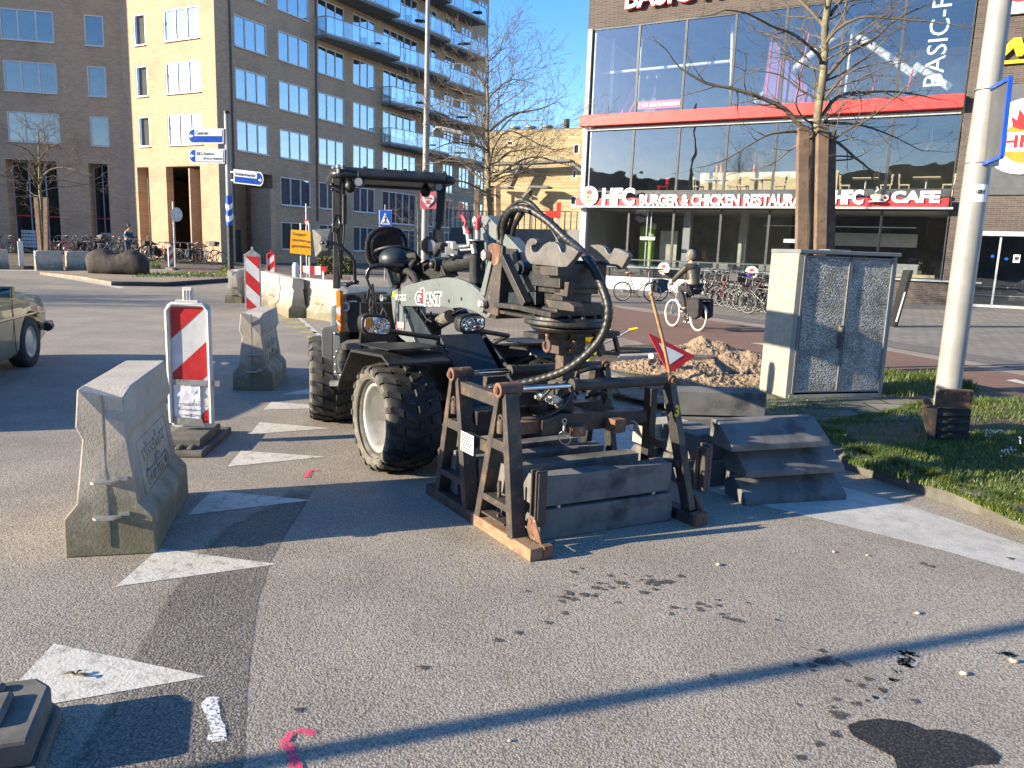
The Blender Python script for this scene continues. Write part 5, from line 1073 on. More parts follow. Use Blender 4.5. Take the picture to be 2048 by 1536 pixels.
# couplings, manifold, red hoses
mb=MB(); 
for X,Y,s1,s2 in ((1225,735,.09,.06),(1180,770,.06,.03),(1290,700,.10,.035),(1245,690,.025,.06),(1210,690,.02,.06)): p=pw([(X,Y)],-.14)[0]; mb.box(p,(s1,.06,s2))
for a,b in (((1185,665),(1225,665)),((1225,665),(1225,720)),((1240,660),(1245,715)),((1290,700),(1410,690)),((1300,730),(1400,720)),((1160,760),(1250,770))): q=pw([a,b],-.15); mb.cyl(q[0],q[1],.009)
wb(mb,'valve_block','zinc',bevel=.002)
mb=MB()
for a,b,w0 in (((1345,600),(1335,540),-.16),((1360,600),(1372,690),-.16),((1438,560),(1438,640),-.16),((1398,690),(1412,760),-.16)): q=pw([a,b],w0); mb.cyl(q[0],q[1],.02,n=10)
p=pw([(1425,655)],-.16)[0]; mb.lathe([(0,0),(.07,0),(.07,.008),(0,.008)],p,Z,20); p=pw([(1408,495)],-.12)[0]; mb.cyl(p,p+rr*.012,.035)
wb(mb,'quick_coupling','zinc')
mb=MB()
for pa in (((1350,590),(1330,540),(1340,500),(1318,450)),((1330,500),(1305,448)),((1436,555),(1432,500),(1450,450),(1460,470)),((1436,500),(1410,510)),((1345,560),(1368,590))): mb.tube(pw(pa,-.17),.009)
p=pw([(1437,530)],-.17)[0]; mb.cyl(p-Z*.03,p+Z*.03,.019); wb(mb,'red_handle','red')
mb=MB(); mb.tube(pw([(1425,640),(1432,700),(1415,850),(1420,1000)],-.12),[.025,.035,.04,.045]); mb.tube(pw([(1455,660),(1470,850),(1445,1030)],-.08),.03); wb(mb,'rubber_sleeve','fabric_black'); mb=MB(); mb.tube(pw([(835,830),(860,780),(930,770),(960,800),(900,850)],-.2),.025); mb.tube(pw([(780,1030),(810,930),(860,890),(920,930),(950,1000)],-.22),.03); wb(mb,'rubber_sleeve','fabric_black'); mb=MB(); mb.tube(pw([(1090,760),(1130,690),(1160,700)],-.16),.03); wb(mb,'rubber_sleeve','fabric_black')
mb=MB()
for k in range(9):
    a=(560+rnd.random()*150,1100+rnd.random()*150); b=(a[0]+rnd.uniform(-60,60),a[1]+rnd.uniform(60,200)); q=py([a,((a[0]+b[0])/2+rnd.uniform(-30,30),(a[1]+b[1])/2),b],6.1+rnd.random()*.3); mb.tube(q,.008)
for k in range(10):
    a=(930+rnd.random()*150,1180+rnd.random()*100); b=(a[0]+rnd.uniform(-60,130),a[1]+rnd.uniform(0,200)); q=pw([a,((a[0]+b[0])/2,(a[1]+b[1])/2+30),b],rnd.uniform(-.2,.1)); mb.tube(q,.008)
mb.box(T2(.6,-.15,.95),(.2,.3,.4),RZ2); mb.box(T2(.55,.25,.85),(.2,.3,.4),RZ2); wb(mb,'hoses_and_cables','black_plastic')
# ---- lifting head: hook plates, turntable
hk=[(605,560),(608,500),(622,455),(645,432),(675,430),(697,445),(698,470),(688,485),(668,482),(655,500),(655,520),(668,540),(690,545),(715,532),(740,500),(765,475),(800,458),(840,460),(870,478),(885,505),(895,535),(912,548),(930,545),(940,520),(948,490),(975,498),(1005,515),(1040,540),(1000,600),(942,662),(900,665),(800,655),(700,645),(650,638),(620,605)]
mb=MB(); mb.prism(pw(hk,-.28,c2),rr*.035); lh=wb(mb,'hook_plate','steel_hook' if 'steel_hook' in K else 'steel_rust',bevel=.004)
mb=MB(); mb.prism(pw([(1115,500),(1140,485),(1190,480),(1225,490),(1250,505),(1268,540),(1285,560),(1305,548),(1318,520),(1330,508),(1380,525),(1440,555),(1440,580),(1385,678),(1355,682),(1340,660),(1240,650),(1170,600),(1120,560)],.12,c2),rr*.035); wb(mb,'hook_plate','steel_hook' if 'steel_hook' in K else 'steel_rust',bevel=.004)
mb=MB(); mb.prism(pw([(1350,590),(1372,575),(1400,590),(1398,620),(1375,645),(1345,640)],.155,c2),rr*.01)
HCn=T(1.36,-.06,0); RZ=Matrix.Rotation(R_(FA),3,'Z')
mb=MB(); mb.box(HCn+Z*1.50,(.30,.34,.14),RZ); mb.box(HCn+Z*1.56-ff*.0,(.2,.36,.06),RZ); mb.box(HCn+Z*1.42,(.24,.28,.05),RZ); mb.box(HCn+Z*1.365,(.19,.22,.09),RZ)
mb.prism([HCn+Z*1.265+(rr*-.19),HCn+Z*1.265+rr*.19,HCn+Z*1.31+rr*.19,HCn+Z*1.345+rr*.13,HCn+Z*1.345-rr*.13,HCn+Z*1.31-rr*.19],ff*.16)
mb.prism([HCn+Z*1.265+(rr*-.17)-ff*.1,HCn+Z*1.265+rr*.17-ff*.1,HCn+Z*1.34+rr*.1-ff*.1,HCn+Z*1.34-rr*.1-ff*.1],-ff*.1)
wb(mb,'head_block','steel_black',bevel=.006)
mb=MB(); q=pw([(722,655),(870,660),(870,735),(735,728)],-.285,c2); mb.prism(q,rr*.05); q=pw([(850,775),(960,785),(945,905),(840,885)],-.2,c2); mb.prism(q,rr*.05); q=pw([(770,925),(960,950),(1000,985),(1000,1025),(800,1000)],-.24,c2); mb.prism(q,rr*.08); wb(mb,'head_flange','steel_rust',bevel=.004)
mb=MB(); mb.lathe([(0,0),(.255,0),(.262,.012),(.255,.03),(.24,.034),(.235,.052),(0,.052)],HCn+Z*1.205,Z,48,False)
for k in range(16): a=2*pi*k/16; mb.cyl(HCn+V((cos(a)*.215,sin(a)*.215,1.255)),HCn+V((cos(a)*.215,sin(a)*.215,1.275)),.012,n=6)
mb.prism([T(.72,-.27,1.235),T(1.36,-.30,1.235),T(1.45,0,1.235),T(1.36,.2,1.235),T(.72,.2,1.235)],(0,0,.02)); wb(mb,'turntable','steel_black',bevel=.002)
mb=MB(); mb.lathe([(0,0),(.20,0),(.225,.02),(.225,.03),(0,.03)],HCn+Z*1.165,Z,36,False); mb.box(HCn+Z*1.145+rr*.05,(.16,.62,.03),RZ); wb(mb,'lower_plate','steel_black',bevel=.003)
mb=MB()
for o_ in (-.2,-.02,.16):
    p=HCn+rr*o_+ff*.09+Z*1.09; mb.torus(p,rr,.032,.010,20,8); mb.cyl(p+Z*.03,p+Z*.07,.012)
wb(mb,'shackle','rust'); 
mb=MB(); q=[HCn+rr*.2+ff*.08+Z*1.13,HCn+rr*.3+ff*.1+Z*1.13,HCn+rr*.34+ff*.1+Z*1.02,HCn+rr*.22+ff*.08+Z*1.03]; 
for i in range(4): mb.bar(q[i],q[(i+1)%4],.03,.02)
mb.cyl(HCn+rr*.16+ff*.15+Z*1.02,HCn+rr*.12+ff*.13+Z*1.13,.014); wb(mb,'steel_bracket','steel_rust')
mb=MB(); mb.box(HCn+Z*.95,(.085,.085,.42),RZ); mb.box(HCn+Z*1.08,(.14,.2,.10),RZ); wb(mb,'lifting_column','steel_rust',bevel=.004)
def spiral(path,r,step=.040,n=10,wrap=1.13):
    P_=[V(p) for p in path]; out=[]
    for i in range(len(P_)-1):   # catmull-rom
        p0=P_[max(i-1,0)];p1=P_[i];p2=P_[i+1];p3=P_[min(i+2,len(P_)-1)]; k=max(2,int((p2-p1).length/(step/4)))
        for j in range(k):
            t=j/k; out.append(.5*((2*p1)+(-p0+p2)*t+(2*p0-5*p1+4*p2-p3)*t*t+(-p0+3*p1-3*p2+p3)*t**3))
    out.append(P_[-1]); rs=[r*(wrap if (i%4) in (0,1,2) else 1.0) for i in range(len(out))]
    return out,rs
HP=[(1008,478,5.3),(1009,445,5.25),(1025,420,5.15),(1055,418,5.05),(1095,442,4.95),(1130,475,4.85),(1160,500,4.7),(1186,535,4.55),(1206,578,4.45),(1217,620,4.4),(1208,665,4.4),(1180,703,4.42),(1140,735,4.45),(1095,754,4.5),(1040,767,4.55),(975,777,4.6)]
mb=MB(); o_,rs=spiral([AY(*p) for p in HP],.0235); mb.tube(o_,rs,10); wb(mb,'wrapped_hose','hose')
for pa,r_ in (([(996,480,5.3),(997,452,5.3),(1010,425,5.2),(1036,404,5.1),(1062,408,5.0),(1100,445,4.95),(1135,480,4.9)],.012),([(1018,470,5.3),(1022,445,5.25),(1035,420,5.15),(1060,424,5.0)],.014),([(1024,478,5.3),(1030,450,5.2),(1045,425,5.1)],.018),([(1040,398,5.1),(1062,405,5.05),(1085,430,5.0),(1110,470,4.95),(1122,492,4.9)],.010)):
    mb=MB(); mb.tube(spiral([AY(*p) for p in pa],1)[0],r_,8); wb(mb,'hydraulic_hose','hose')
mb=MB(); q=[AY(1004,478,5.3),AY(1004,500,5.3)]; mb.cyl(q[0],q[1],.02); q=[AY(1023,478,5.3),AY(1018,505,5.3)]; mb.cyl(q[0],q[1],.028); wb(mb,'hose_fitting','black_plastic')
mb=MB(); q=[AY(1063,585,5.0),AY(1085,570,5.0),AY(1105,560,5.0)]; mb.tube(q,.028); wb(mb,'piston_sleeve','hose')
# ================= block grab on the ground =================
CGo=V((.16,3.92,0)); bg_=thing('block_grab','rusty black A-shaped block lifting grab standing over concrete blocks','lifting grab',CGo)
def LF(v,z,u=0): return rr*u-ff*v+Z*z
def gb(mb,name,mat,bevel=.004,par=bg_): return mb.build(name,K[mat],par,bevel=bevel)
def leg(name,a,b,w_,h,mat='steel_rust'):
    mb=MB(); mb.bar(LF(*a),LF(*b),w_,h,rr) ; return gb(mb,name,mat)
for (ta,ba,tb,bb) in (((.375,.86),(.58,.07),(.315,.86),(.20,.06)),((.945,.86),(1.12,.07),(.875,.86),(.74,.07))):
    for a,b in ((ta,ba),(tb,bb)):
        mb=MB(); p=LF(*a);q=LF(*b); d=(q-p)
        # tapering leg: narrow at the head, wide web at mid height
        hw=.018; n_=-ff
        pts=[p-n_*hw,p+n_*hw,p+d*.42+n_*.028,q+n_*.03,q-n_*.03,p+d*.42-n_*.03]
        mb.prism([x-rr*.045 for x in pts],rr*.09); gb(mb,'frame_leg','steel_rust')
    for z,vv in ((.555,.0),(.215,.0)):
        t_=(.86-z)/.79; va=ta[0]+(ba[0]-ta[0])*t_; vb=tb[0]+(bb[0]-tb[0])*t_
        mb=MB(); mb.bar(LF(va,z),LF(vb,z),.085,.04 if z<.4 else .06); gb(mb,'frame_rung','steel_rust')
    mb=MB(); c=LF((ta[0]+tb[0])/2,.875); mb.cyl(c-rr*.065,c+rr*.07,.042,n=20); mb.cyl(c-rr*.08,c+rr*.09,.022,n=12); mb.cyl(c-rr*.086,c-rr*.07,.016,n=6); gb(mb,'pivot_boss','rust')
    mb=MB(); c=LF((ta[0]+tb[0])/2+.0,.66); mb.cyl(c-Z*.03-rr*.03,c+Z*.04-rr*.03,.028); mb.torus(c+Z*.055-rr*.04,rr,.018,.007,14,6); gb(mb,'grease_boss','steel_rust',0)
mb=MB(); mb.bar(LF(.40,.80),LF(.86,.80),.06,.075); gb(mb,'side_rail','steel_rust'); mb=MB(); mb.bar(LF(.46,.50),LF(.80,.50),.03,.07); gb(mb,'side_rail','steel_rust')
mb=MB(); mb.bar(LF(-.01,.035,.0),LF(.66,.035,.0),.085,.07); gb(mb,'foot_beam','rust_pale'); mb=MB(); mb.bar(LF(.662,.035,.0),LF(1.28,.035,.0),.085,.07); gb(mb,'foot_beam','steel_rust')
mb=MB(); mb.prism([LF(.02,.07,.045),LF(.14,.07,.045),LF(.17,.12,.045),LF(.15,.20,.045),LF(.10,.20,.045),LF(.04,.11,.045)],rr*.012); mb.cyl(LF(.13,.17,.04),LF(.13,.17,.085),.018,n=6); mb.cyl(LF(.11,.09,.04),LF(.11,.09,.085),.018,n=6)
mb.box(LF(.01,.04,.07),(.06,.06,.07),RZ); gb(mb,'end_bracket','rust')
mb=MB()
for v_,z0,z1 in ((.40,.22,.33),(.40,.09,.14)): mb.cyl(LF(v_,z0),LF(v_,z1),.012)
mb.bar(LF(.60,.11),LF(.28,.11),.07,.012); gb(mb,'locking_pin','steel_rust',0)
mb=MB(); mb.box(LF(.10,.30,.085),(.012,.075,.32),RZ); mb.box(LF(.145,.30,.085),(.012,.075,.32),RZ); mb.box(LF(.122,.30,.085),(.04,.02,.31),RZ); mb.box(LF(.09,.30,.085),(.008,.05,.30),RZ); gb(mb,'guard_post','steel_rust')
pl_=MB(); q=[LF(.78,.55,-.052),LF(.62,.55,-.052),LF(.62,.43,-.052),LF(.78,.43,-.052)]; pl_.prism(q,-rr*.003); ip=gb(pl_,'rating_plate','refl_white',0)
mb=MB()
for i in range(7): mb.bar(LF(.77,.532-.015*i,-.0565),LF(.64+.012*(i%3),.532-.015*i,-.0565),.0008,.006)
gb(mb,'plate_print','black',0,ip)
# right side
U1=1.15
for name,a,b,w_,h in (('frame_leg',(.29,.87,U1),(.08,.07,U1+.05),.075,.055),('frame_leg',(.42,.80,U1-.02),(.46,.10,U1+.02),.07,.055),('frame_leg',(.88,.86,U1-.04),(.76,.08,U1),.07,.05),('frame_leg',(.98,.86,U1-.04),(1.12,.08,U1),.07,.05)):
    leg(name,a,b,w_,h,'steel_black')
mb=MB(); mb.bar(LF(.30,.45,U1+.01),LF(.46,.45,U1+.01),.06,.05); mb.bar(LF(.46,.30,U1),LF(.15,.36,U1+.03),.06,.05); mb.bar(LF(.42,.56,U1),LF(.9,.56,U1),.05,.06); gb(mb,'frame_rung','steel_rust')
mb=MB(); mb.bar(LF(.0,.035,U1+.05),LF(1.25,.035,U1+.05),.09,.07); gb(mb,'foot_beam','steel_rust')
mb=MB(); mb.prism([LF(.0,.02,U1+.09),LF(.15,.02,U1+.09),LF(.18,.10,U1+.09),LF(.14,.17,U1+.09),LF(.08,.16,U1+.09),LF(.0,.08,U1+.09)],rr*.02); mb.cyl(LF(.11,.12,U1+.07),LF(.11,.12,U1+.14),.022,n=8); mb.box(LF(.0,.04,U1+.06),(.06,.10,.08),RZ); gb(mb,'end_bracket','rust')
mb=MB(); mb.box(LF(.09,.33,U1+.17),(.09,.03,.31),RZ); mb.box(LF(.07,.33,U1+.14),(.05,.03,.29),RZ); mb.box(LF(.1,.33,U1+.11),(.02,.05,.27),RZ); gb(mb,'guard_post','steel_rust')
text('3',bg_,K['yellow'],LF(.21,.655,U1-.012)+V((.0,-.03,0)),rr,(0,0,1),.035,.075,.002,.03,'painted_number')
mb=MB()
for v_ in (.29,.93): mb=MB(); c=LF(v_,.87,U1-(.02 if v_>.5 else 0)); mb.cyl(c-ff*-.04,c-ff*.05,.036,n=18); mb.cyl(c+ff*.055,c+ff*.04,.02,n=6); gb(mb,'pivot_boss','rust')
for v0,v1,kf in ((.35,.29,.36),(.91,.93,.30)):
    p=LF(v0,.875,.05); q=LF(v1,.87,U1-.02); m_=p+(q-p)*kf; mb=MB(); mb.cyl(m_,q,.034,n=20); mb.cyl(m_-(q-p)*.012,m_+(q-p)*.02,.040,n=20); hc=gb(mb,'hydraulic_cylinder','steel_rust'); mb=MB(); mb.cyl(p,m_,.0165,n=14); gb(mb,'piston_rod','chrome',0,hc)
mb=MB(); mb.bar(LF(.46,.615,.30),LF(.46,.615,U1-.02),.10,.085); mb.bar(LF(.82,.615,.05),LF(.82,.615,U1-.05),.10,.085); mb.box(LF(.62,.64,.56),(.42,.26,.06),RZ); mb.prism([LF(.40,.57,.28),LF(.40,.66,.28),LF(.40,.69,.40),LF(.40,.66,.95),LF(.40,.57,.95)],-ff*.012); gb(mb,'cross_beam','steel_black')
mb=MB(); mb.bar(LF(.47,.615,.05),LF(.47,.615,.32),.07,.075); gb(mb,'stop_block','rust'); mb=MB(); mb.box(LF(.36,.59,.50),(.08,.09,.06),RZ); gb(mb,'stop_block','rust'); mb=MB(); mb.box(LF(.36,.60,.80),(.10,.09,.08),RZ); mb.box(LF(.36,.56,.83),(.03,.04,.03),RZ); gb(mb,'stop_block','rust')
mb=MB(); mb.torus(LF(.35,.555,.41),(rr+Z*.2-ff*.5),.040,.004,22,6); mb.cyl(LF(.36,.56,.41),LF(.36,.64,.41),.008); mb.torus(LF(.36,.655,.41),ff,.014,.004,12,6); mb.torus(LF(.35,.58,.93),(rr+Z*.3-ff*.6),.034,.004,18,6); gb(mb,'ring_pin','zinc',0)
mb=MB(); mb.box(LF(.62,.76,.56),(.10,.12,.20),RZ); mb.cyl(LF(.50,.83,.52),LF(.66,.83,.52),.035); mb.prism([LF(.52,.68,.47),LF(.52,.83,.49),LF(.52,.86,.52),LF(.52,.83,.56),LF(.52,.68,.60)],-ff*.03); mb.box(LF(.75,.74,.3),(.2,.25,.08),RZ); mb.bar(LF(.95,.80,.2),LF(.95,.80,.9),.05,.08); gb(mb,'head_mount','steel_rust')
mb=MB()
for k in range(7):
    u0=.25+rnd.random()*.5; p=LF(.5+rnd.random()*.3,.70+rnd.random()*.12,u0); q=p+rr*rnd.uniform(-.25,.3)+Z*rnd.uniform(-.08,.08); mb.tube(spiral([p,(p+q)/2+Z*.07-ff*rnd.uniform(-.1,.1),q],1)[0],.010,7)
mb.tube(spiral([LF(.55,.80,.60),LF(.45,.72,.45),LF(.42,.68,.3),LF(.5,.66,.2)],1)[0],.012,8)
mb.tube(spiral([LF(1.0,.9,.62),LF(.9,.83,.78),LF(.8,.88,.95),LF(.9,.86,1.1)],1)[0],.014,8); gb(mb,'hoses','hose',0)
mb=MB()
for u_,v_,z_ in ((.42,.5,.76),(.46,.52,.74),(.38,.56,.77),(.85,.95,.92)): mb.box(LF(v_,z_,u_),(.06,.05,.04),RZ); mb.cyl(LF(v_,z_,u_-.05),LF(v_,z_,u_+.05),.012)
gb(mb,'valve_fittings','zinc',.003)
# ================= concrete blocks =================
def block(label,loc,rot,Lb=.95,D=.21,Hh=.178,cut=.07,group='concrete blocks inside the grab',mat='block',flip=False,tilt=0,name='concrete_block'):
    mb=MB(); pr=[(0,0),(0,Hh),(D-cut,Hh),(D,Hh-cut*1.3),(D,0)]
    if flip: pr=[(D-y,z) for y,z in reversed(pr)]
    mb.prism([(0,y,z) for y,z in pr],(Lb,0,0)); o=mb.build(name,K[mat],None,loc,rot,bevel=.006); return tag(o,label,'concrete block',group)
rowsn=['front','second','third','rear']
for i,(u0,v0) in enumerate(((.15,.22),(.11,.49),(.06,.74),(.02,.99))):
    for k in range(2):
        jit=rnd.uniform(-.012,.012); p=CGo+LF(v0+jit,.0,u0+(.0 if k else .015))
        block('%s concrete block of the %s row inside the grab'%('upper' if k else 'lower',rowsn[i]),(p.x,p.y,.002 if k==0 else .197-(.012 if i>1 else 0)),R_(27 if i<2 else 30),Lb=.95,D=.175,cut=.06,flip=False)
for i,(x,c_) in enumerate(((.08,1),(.80,2))):
    pass
st_=MB()
p=CGo+LF(.22,.187,.30); st_.bar(p,p-ff*.9,.018,.018); p2=CGo+LF(.17,.187,.98); st_.bar(p2,p2-ff*.9,.022,.02); tag(st_.build('wooden_batten',K['pale_wood'],None),'thin wooden battens between the two layers of blocks in the grab','batten')
def slab(label,loc,rot,Lb,Hh=.175,D=.27,mat='block',group='sloping concrete blocks stacked by the kerb',zt=0):
    mb=MB(); pr=[(0,0),(0,.045),(.185,Hh),(D,Hh),(D,0)]
    mb.prism([(0,y,z) for y,z in pr],(Lb,0,0)); o=mb.build('sloped_block',K[mat],None,loc,rot,bevel=.007); return tag(o,label,'concrete block',group)
b0=G(1490,1012); az_=math.degrees(math.atan2(*( (G(1684,1000)-b0).yx ))) 
slab('bottom block of the sloping-faced stack by the kerb',(b0.x,b0.y,.0),R_(az_),.80)
slab('middle block of the sloping-faced stack by the kerb',(b0.x+.0,b0.y+.035,.18),R_(az_+2),.80)
slab('top block of the sloping-faced stack, sticking out to the left',(b0.x-.115,b0.y+.03,.360),R_(az_+3),.80)
for k in range(3):
    block(['bottom','middle','top'][k]+' long block of the tall rear stack, behind the grab',(1.22+.02*k,5.80+.05*k,.205*k),R_(7-2*k),.74,.26,.190,.012,'long blocks of the rear stack')
for k in range(2):
    block(['lower','upper'][k]+' dark block between the grab and the sloping-faced stack',(1.32-.0*k,5.28+.03*k,.20*k),R_(28),.30,.44,.19,.05,'dark blocks left of the sloping stack')
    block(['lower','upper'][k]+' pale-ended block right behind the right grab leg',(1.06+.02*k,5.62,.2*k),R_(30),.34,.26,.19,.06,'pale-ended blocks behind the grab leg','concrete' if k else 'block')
# ================= stone cabinet =================
ca=G(1570,797,VZ); cb_=G(1763,793,VZ); cx=(cb_-ca); cx.z=0; CW=cx.length; cazm=math.atan2(cx.y,cx.x)
cab=thing('utility_cabinet','tall stone utility cabinet with two pebbledash doors on the mossy slabs','cabinet',(ca.x,ca.y,VZ),cazm); CH=1.615; CDp=.52
def cbx(name,c,d,mat,bevel=.004,par=cab): mb=MB(); mb.box(c,d); return mb.build(name,K[mat],par,bevel=bevel)
cbx('side_panel',(.035,CDp/2,CH/2),(.07,CDp,CH),'cabinet_stone',.006); cbx('side_panel',(CW-.02,CDp/2,CH/2),(.04,CDp,CH),'cabinet_stone',.006); cbx('back_panel',(CW/2,CDp-.03,CH/2),(CW-.12,.05,CH-.02),'cabinet_stone')
cbx('roof_slab',(CW/2+.01,CDp/2-.01,CH+.022),(CW+.03,CDp+.03,.045),'cabinet_trim',.008); cbx('lid_plate',(CW*.47,CDp*.4,CH+.052),(.28,.2,.012),'cabinet_trim')
cbx('plinth',(CW/2,.02,.02),(CW-.08,.05,.04),'cabinet_stone'); cbx('door_frame',(.085,.015,CH/2+.02),(.028,.045,CH-.06),'cabinet_trim'); cbx('door_frame',(CW-.055,.015,CH/2+.02),(.028,.045,CH-.06),'cabinet_trim')
hw=(CW-.14)/2
for i in (0,1):
    x=.10+hw*i+hw/2; d=cbx('door',(x,.02,CH/2+.02),(hw-.012,.03,CH-.09),'pebbledash',.003)
    for (cx_,cz_,dx_,dz_) in ((x,CH-.03,hw-.01,.02),(x,.075,hw-.01,.02),(x-hw/2+.012,CH/2+.02,.016,CH-.13),(x+hw/2-.012,CH/2+.02,.016,CH-.13)): cbx('door_edge',(cx_,.003,cz_),(dx_,.02,dz_),'cabinet_trim',.002,d)
mb=MB(); mb.box((.10+hw-.045,-.025,.70),(.035,.03,.22)); mb.box((.10+hw-.045,-.008,.70),(.05,.02,.26)); mb.build('door_handle',K['rubber_dusty'],cab,bevel=.006)
mb=MB(); mb.cyl((-.001,.16,1.50),(-.006,.16,1.50),.022,n=16); mb.build('round_lock',K['concrete'],cab)
# ================= lamp post and bucket =================
pb=G(1884,866,VZ); lp=thing('lamp_post','thick pale grey lamp post in the grass with a blue framed sign, right foreground','lamp post',pb)
mb=MB(); mb.cyl((0,0,-.05),(0,0,2.55),.108,.104,32); mb.build('pole',K['post_grey'],lp)
zc=AY(1935,178,pb.y).z-VZ; mb=MB(); mb.cyl((0,0,2.55),(0,0,zc),.104,.096,32); mb.cyl((0,0,zc),(0,0,9),.094,.06,32); mb.tube([(0,0,9),(-.1,-.2,9.3),(-.4,-.9,9.4)],.04); mb.build('pole_top',K['post_grey'],lp)
z2=AY(1925,325,pb.y).z-VZ
for z in (zc,z2): mb=MB(); mb.torus((0,0,z),Z,.104,.008,32,6); mb.box((.12,-.02,z),(.07,.05,.05)); mb.build('clamp_ring',K['zinc'],lp)
mb=MB(); mb.box((-.02,-.107,1.5+VZ),(.1,.004,.13)); 
zs=AY(1925,387,pb.y).z-VZ; mb=MB()
for k in range(7):
    a=R_(-125+k*10); b=R_(-115+k*10); 
    mb.add([(.1075*cos(a),.1075*sin(a),zs-.075),(.1075*cos(b),.1075*sin(b),zs-.075),(.1075*cos(b),.1075*sin(b),zs+.075),(.1075*cos(a),.1075*sin(a),zs+.075)],[(0,1,2,3)],True)
sk_=mb.build('number_sticker',K['white'],lp)
text('021',sk_,K['black'],(-.050,-.1095,zs-.005),(1,0,0),(0,0,1),.075,.035,.002,.03,'digits')
mb=MB(); LT_=AY(1978,180,pb.y-.02); LB=AY(1962,330,pb.y-.02); RT=AY(2021,156,pb.y-.55); RB_=AY(2004,313,pb.y-.55)
n_=(RT-LT_).cross(LB-LT_).normalized()*.03; fr=MB()
for a,b in ((LT_,RT),(RT,RB_),(RB_,LB),(LB,LT_)): fr.bar(a,b,.03,.03,n_)
spn=fr.build('sign_frame',K['blue_sign'],lp,off=pb); mb.prism([LT_,RT,RB_,LB],n_*.4); mb.build('sign_back',K['panel_grey'],spn,off=pb)
bk=thing('digger_bucket','rusty ribbed digger bucket leaning on the foot of the lamp post','bucket',G(1905,885,VZ)); BO=G(1905,885,VZ); yb=BO.y
def bp_(pts,y): return [AY(x,yy,y) for x,yy in pts]
mb=MB(); mb.prism(bp_([(1878,778),(1949,781),(1943,818),(1874,815)],yb),(.0,.05,0)); mb.build('cutting_edge',K['rust'],bk,off=BO,bevel=.006)
mb=MB(); mb.prism(bp_([(1874,816),(1943,819),(1938,872),(1930,884),(1872,889),(1869,880)],yb+.02),(.0,.03,0))
for k in range(4): q=bp_([(1873-k*.5,828+k*15),(1940-k*1.5,829+k*15)],yb+.01); mb.bar(q[0],q[1],.03,.028)
mb.build('ribbed_back',K['rubber'],bk,off=BO,bevel=.004)
mb=MB(); mb.prism(bp_([(1846,798),(1858,797),(1868,812),(1876,816),(1869,888),(1858,884),(1846,838)],yb-.03),(.02,.05,0)); mb.build('side_plate',K['steel_rust'],bk,off=BO,bevel=.004)
mb=MB(); mb.prism(bp_([(1845,800),(1860,798),(1862,812),(1848,813)],yb-.035),(0,-.01,0)); mb.build('worn_tip',K['rust'],bk,off=BO)
mb=MB()
for x,y in ((1890,786),(1936,788)): p=AY(x,y,yb-.002); mb.cyl(p,p-V((0,.006,0)),.008)
mb.build('bolt',K['zinc'],bk,off=BO)
# pole out of frame whose shadow crosses the foreground
op=thing('street_lamp','slim street lamp standing left of the camera, seen only by its long shadow','street lamp',(-5.55,.52,0)); mb=MB(); mb.cyl((0,0,0),(0,0,6.5),.047,.04,16); mb.build('pole',K['post_grey'],op); mb=MB(); mb.box((0,.25,6.5),(.2,.7,.1)); mb.build('lamp_head',K['panel_grey'],op)
# ================= mid lamp post, signpost, other signs =================
def pole(name,label,cat,px,py_,Y,r0,r1,ztop,mat='post_grey',group=None):
    b=AY(px,py_,Y); b.z=0; t=thing(name,label,cat,b,0,group); mb=MB(); mb.cyl((0,0,0),(0,0,ztop),r0,r1,20); mb.build('pole',K[mat],t); return t,b
ml,mbp=pole('lamp_post','white lamp post with a red heart banner, behind the wheel loader','lamp post',849,480,26,.115,.10,3.2)
mb=MB(); q=[AY(855,300,26)-mbp,AY(868,-60,26)-mbp]; q=[V((0,0,3.2)),V((0,0,5.6)),V((0,0,11))]; mb.cyl(q[0],q[1],.10,.09,20); mb.cyl(q[1],q[2],.085,.06,20); mb.torus((0,0,5.5),Z,.10,.02,20,6); mb.build('pole_top',K['post_grey'],ml)
mb=MB(); p=AY(866,262,26)-mbp; mb.tube([V((0,0,p.z-.35)),p+V((-.05,0,-.05)),p+V((.1,0,.12)),p+V((.3,0,.12))],.03); hd=mb.build('lamp_arm',K['white_plastic'],ml); mb=MB(); a=AY(885,258,25.8)-mbp;b=AY(928,268,25.8)-mbp; mb.bar(a,b,.3,.12); mb.build('lamp_head',K['frame_grey'],ml,bevel=.03)
def AYb(x,y,Y,o): return AY(x,y,Y)-o
q=[AYb(x,y,25.8,mbp) for x,y in ((840,386),(872,383),(873,418),(840,418))]; mb=MB(); mb.prism(q,(0,.02,0)); bn=mb.build('banner',K['banner_pink'] if 'banner_pink' in K else K['red'],ml)
c=AYb(856,402,25.77,mbp); mb=MB(); hp_=[(0,-.2),(-.2,.02),(-.2,.13),(-.1,.2),(0,.12),(.1,.2),(.2,.13),(.2,.02)]; mb.prism([c+V((x,0,z)) for x,z in hp_],(0,.005,0)); mb.build('heart',K['refl_white'],bn); text('XL',bn,K['red'],c+V((-.09,-.012,-.1)),(1,0,0),Z,.18,.13,.003,.03); text('shop',bn,K['red'],c+V((-.12,-.012,.05)),(1,0,0),Z,.24,.08,.003,.02)
sp2,sb=pole('signpost','signpost with blue and white bands carrying three blue direction signs','signpost',462,535,24.5,.095,.095,2.05,'black')
mb=MB(); mb.cyl((0,0,2.05),(0,0,2.95),.102,.10,24); mb.build('banded_sleeve',K['blue_sign'],sp2); mb=MB()
for z in (2.25,2.6):
    n=24; P0=[V((.104*cos(2*pi*i/n),.104*sin(2*pi*i/n),z+.10*sin(2*pi*i/n))) for i in range(n)]; mb.add(P0+[p+V((0,0,.17)) for p in P0],[(i,(i+1)%n,n+(i+1)%n,n+i) for i in range(n)],True)
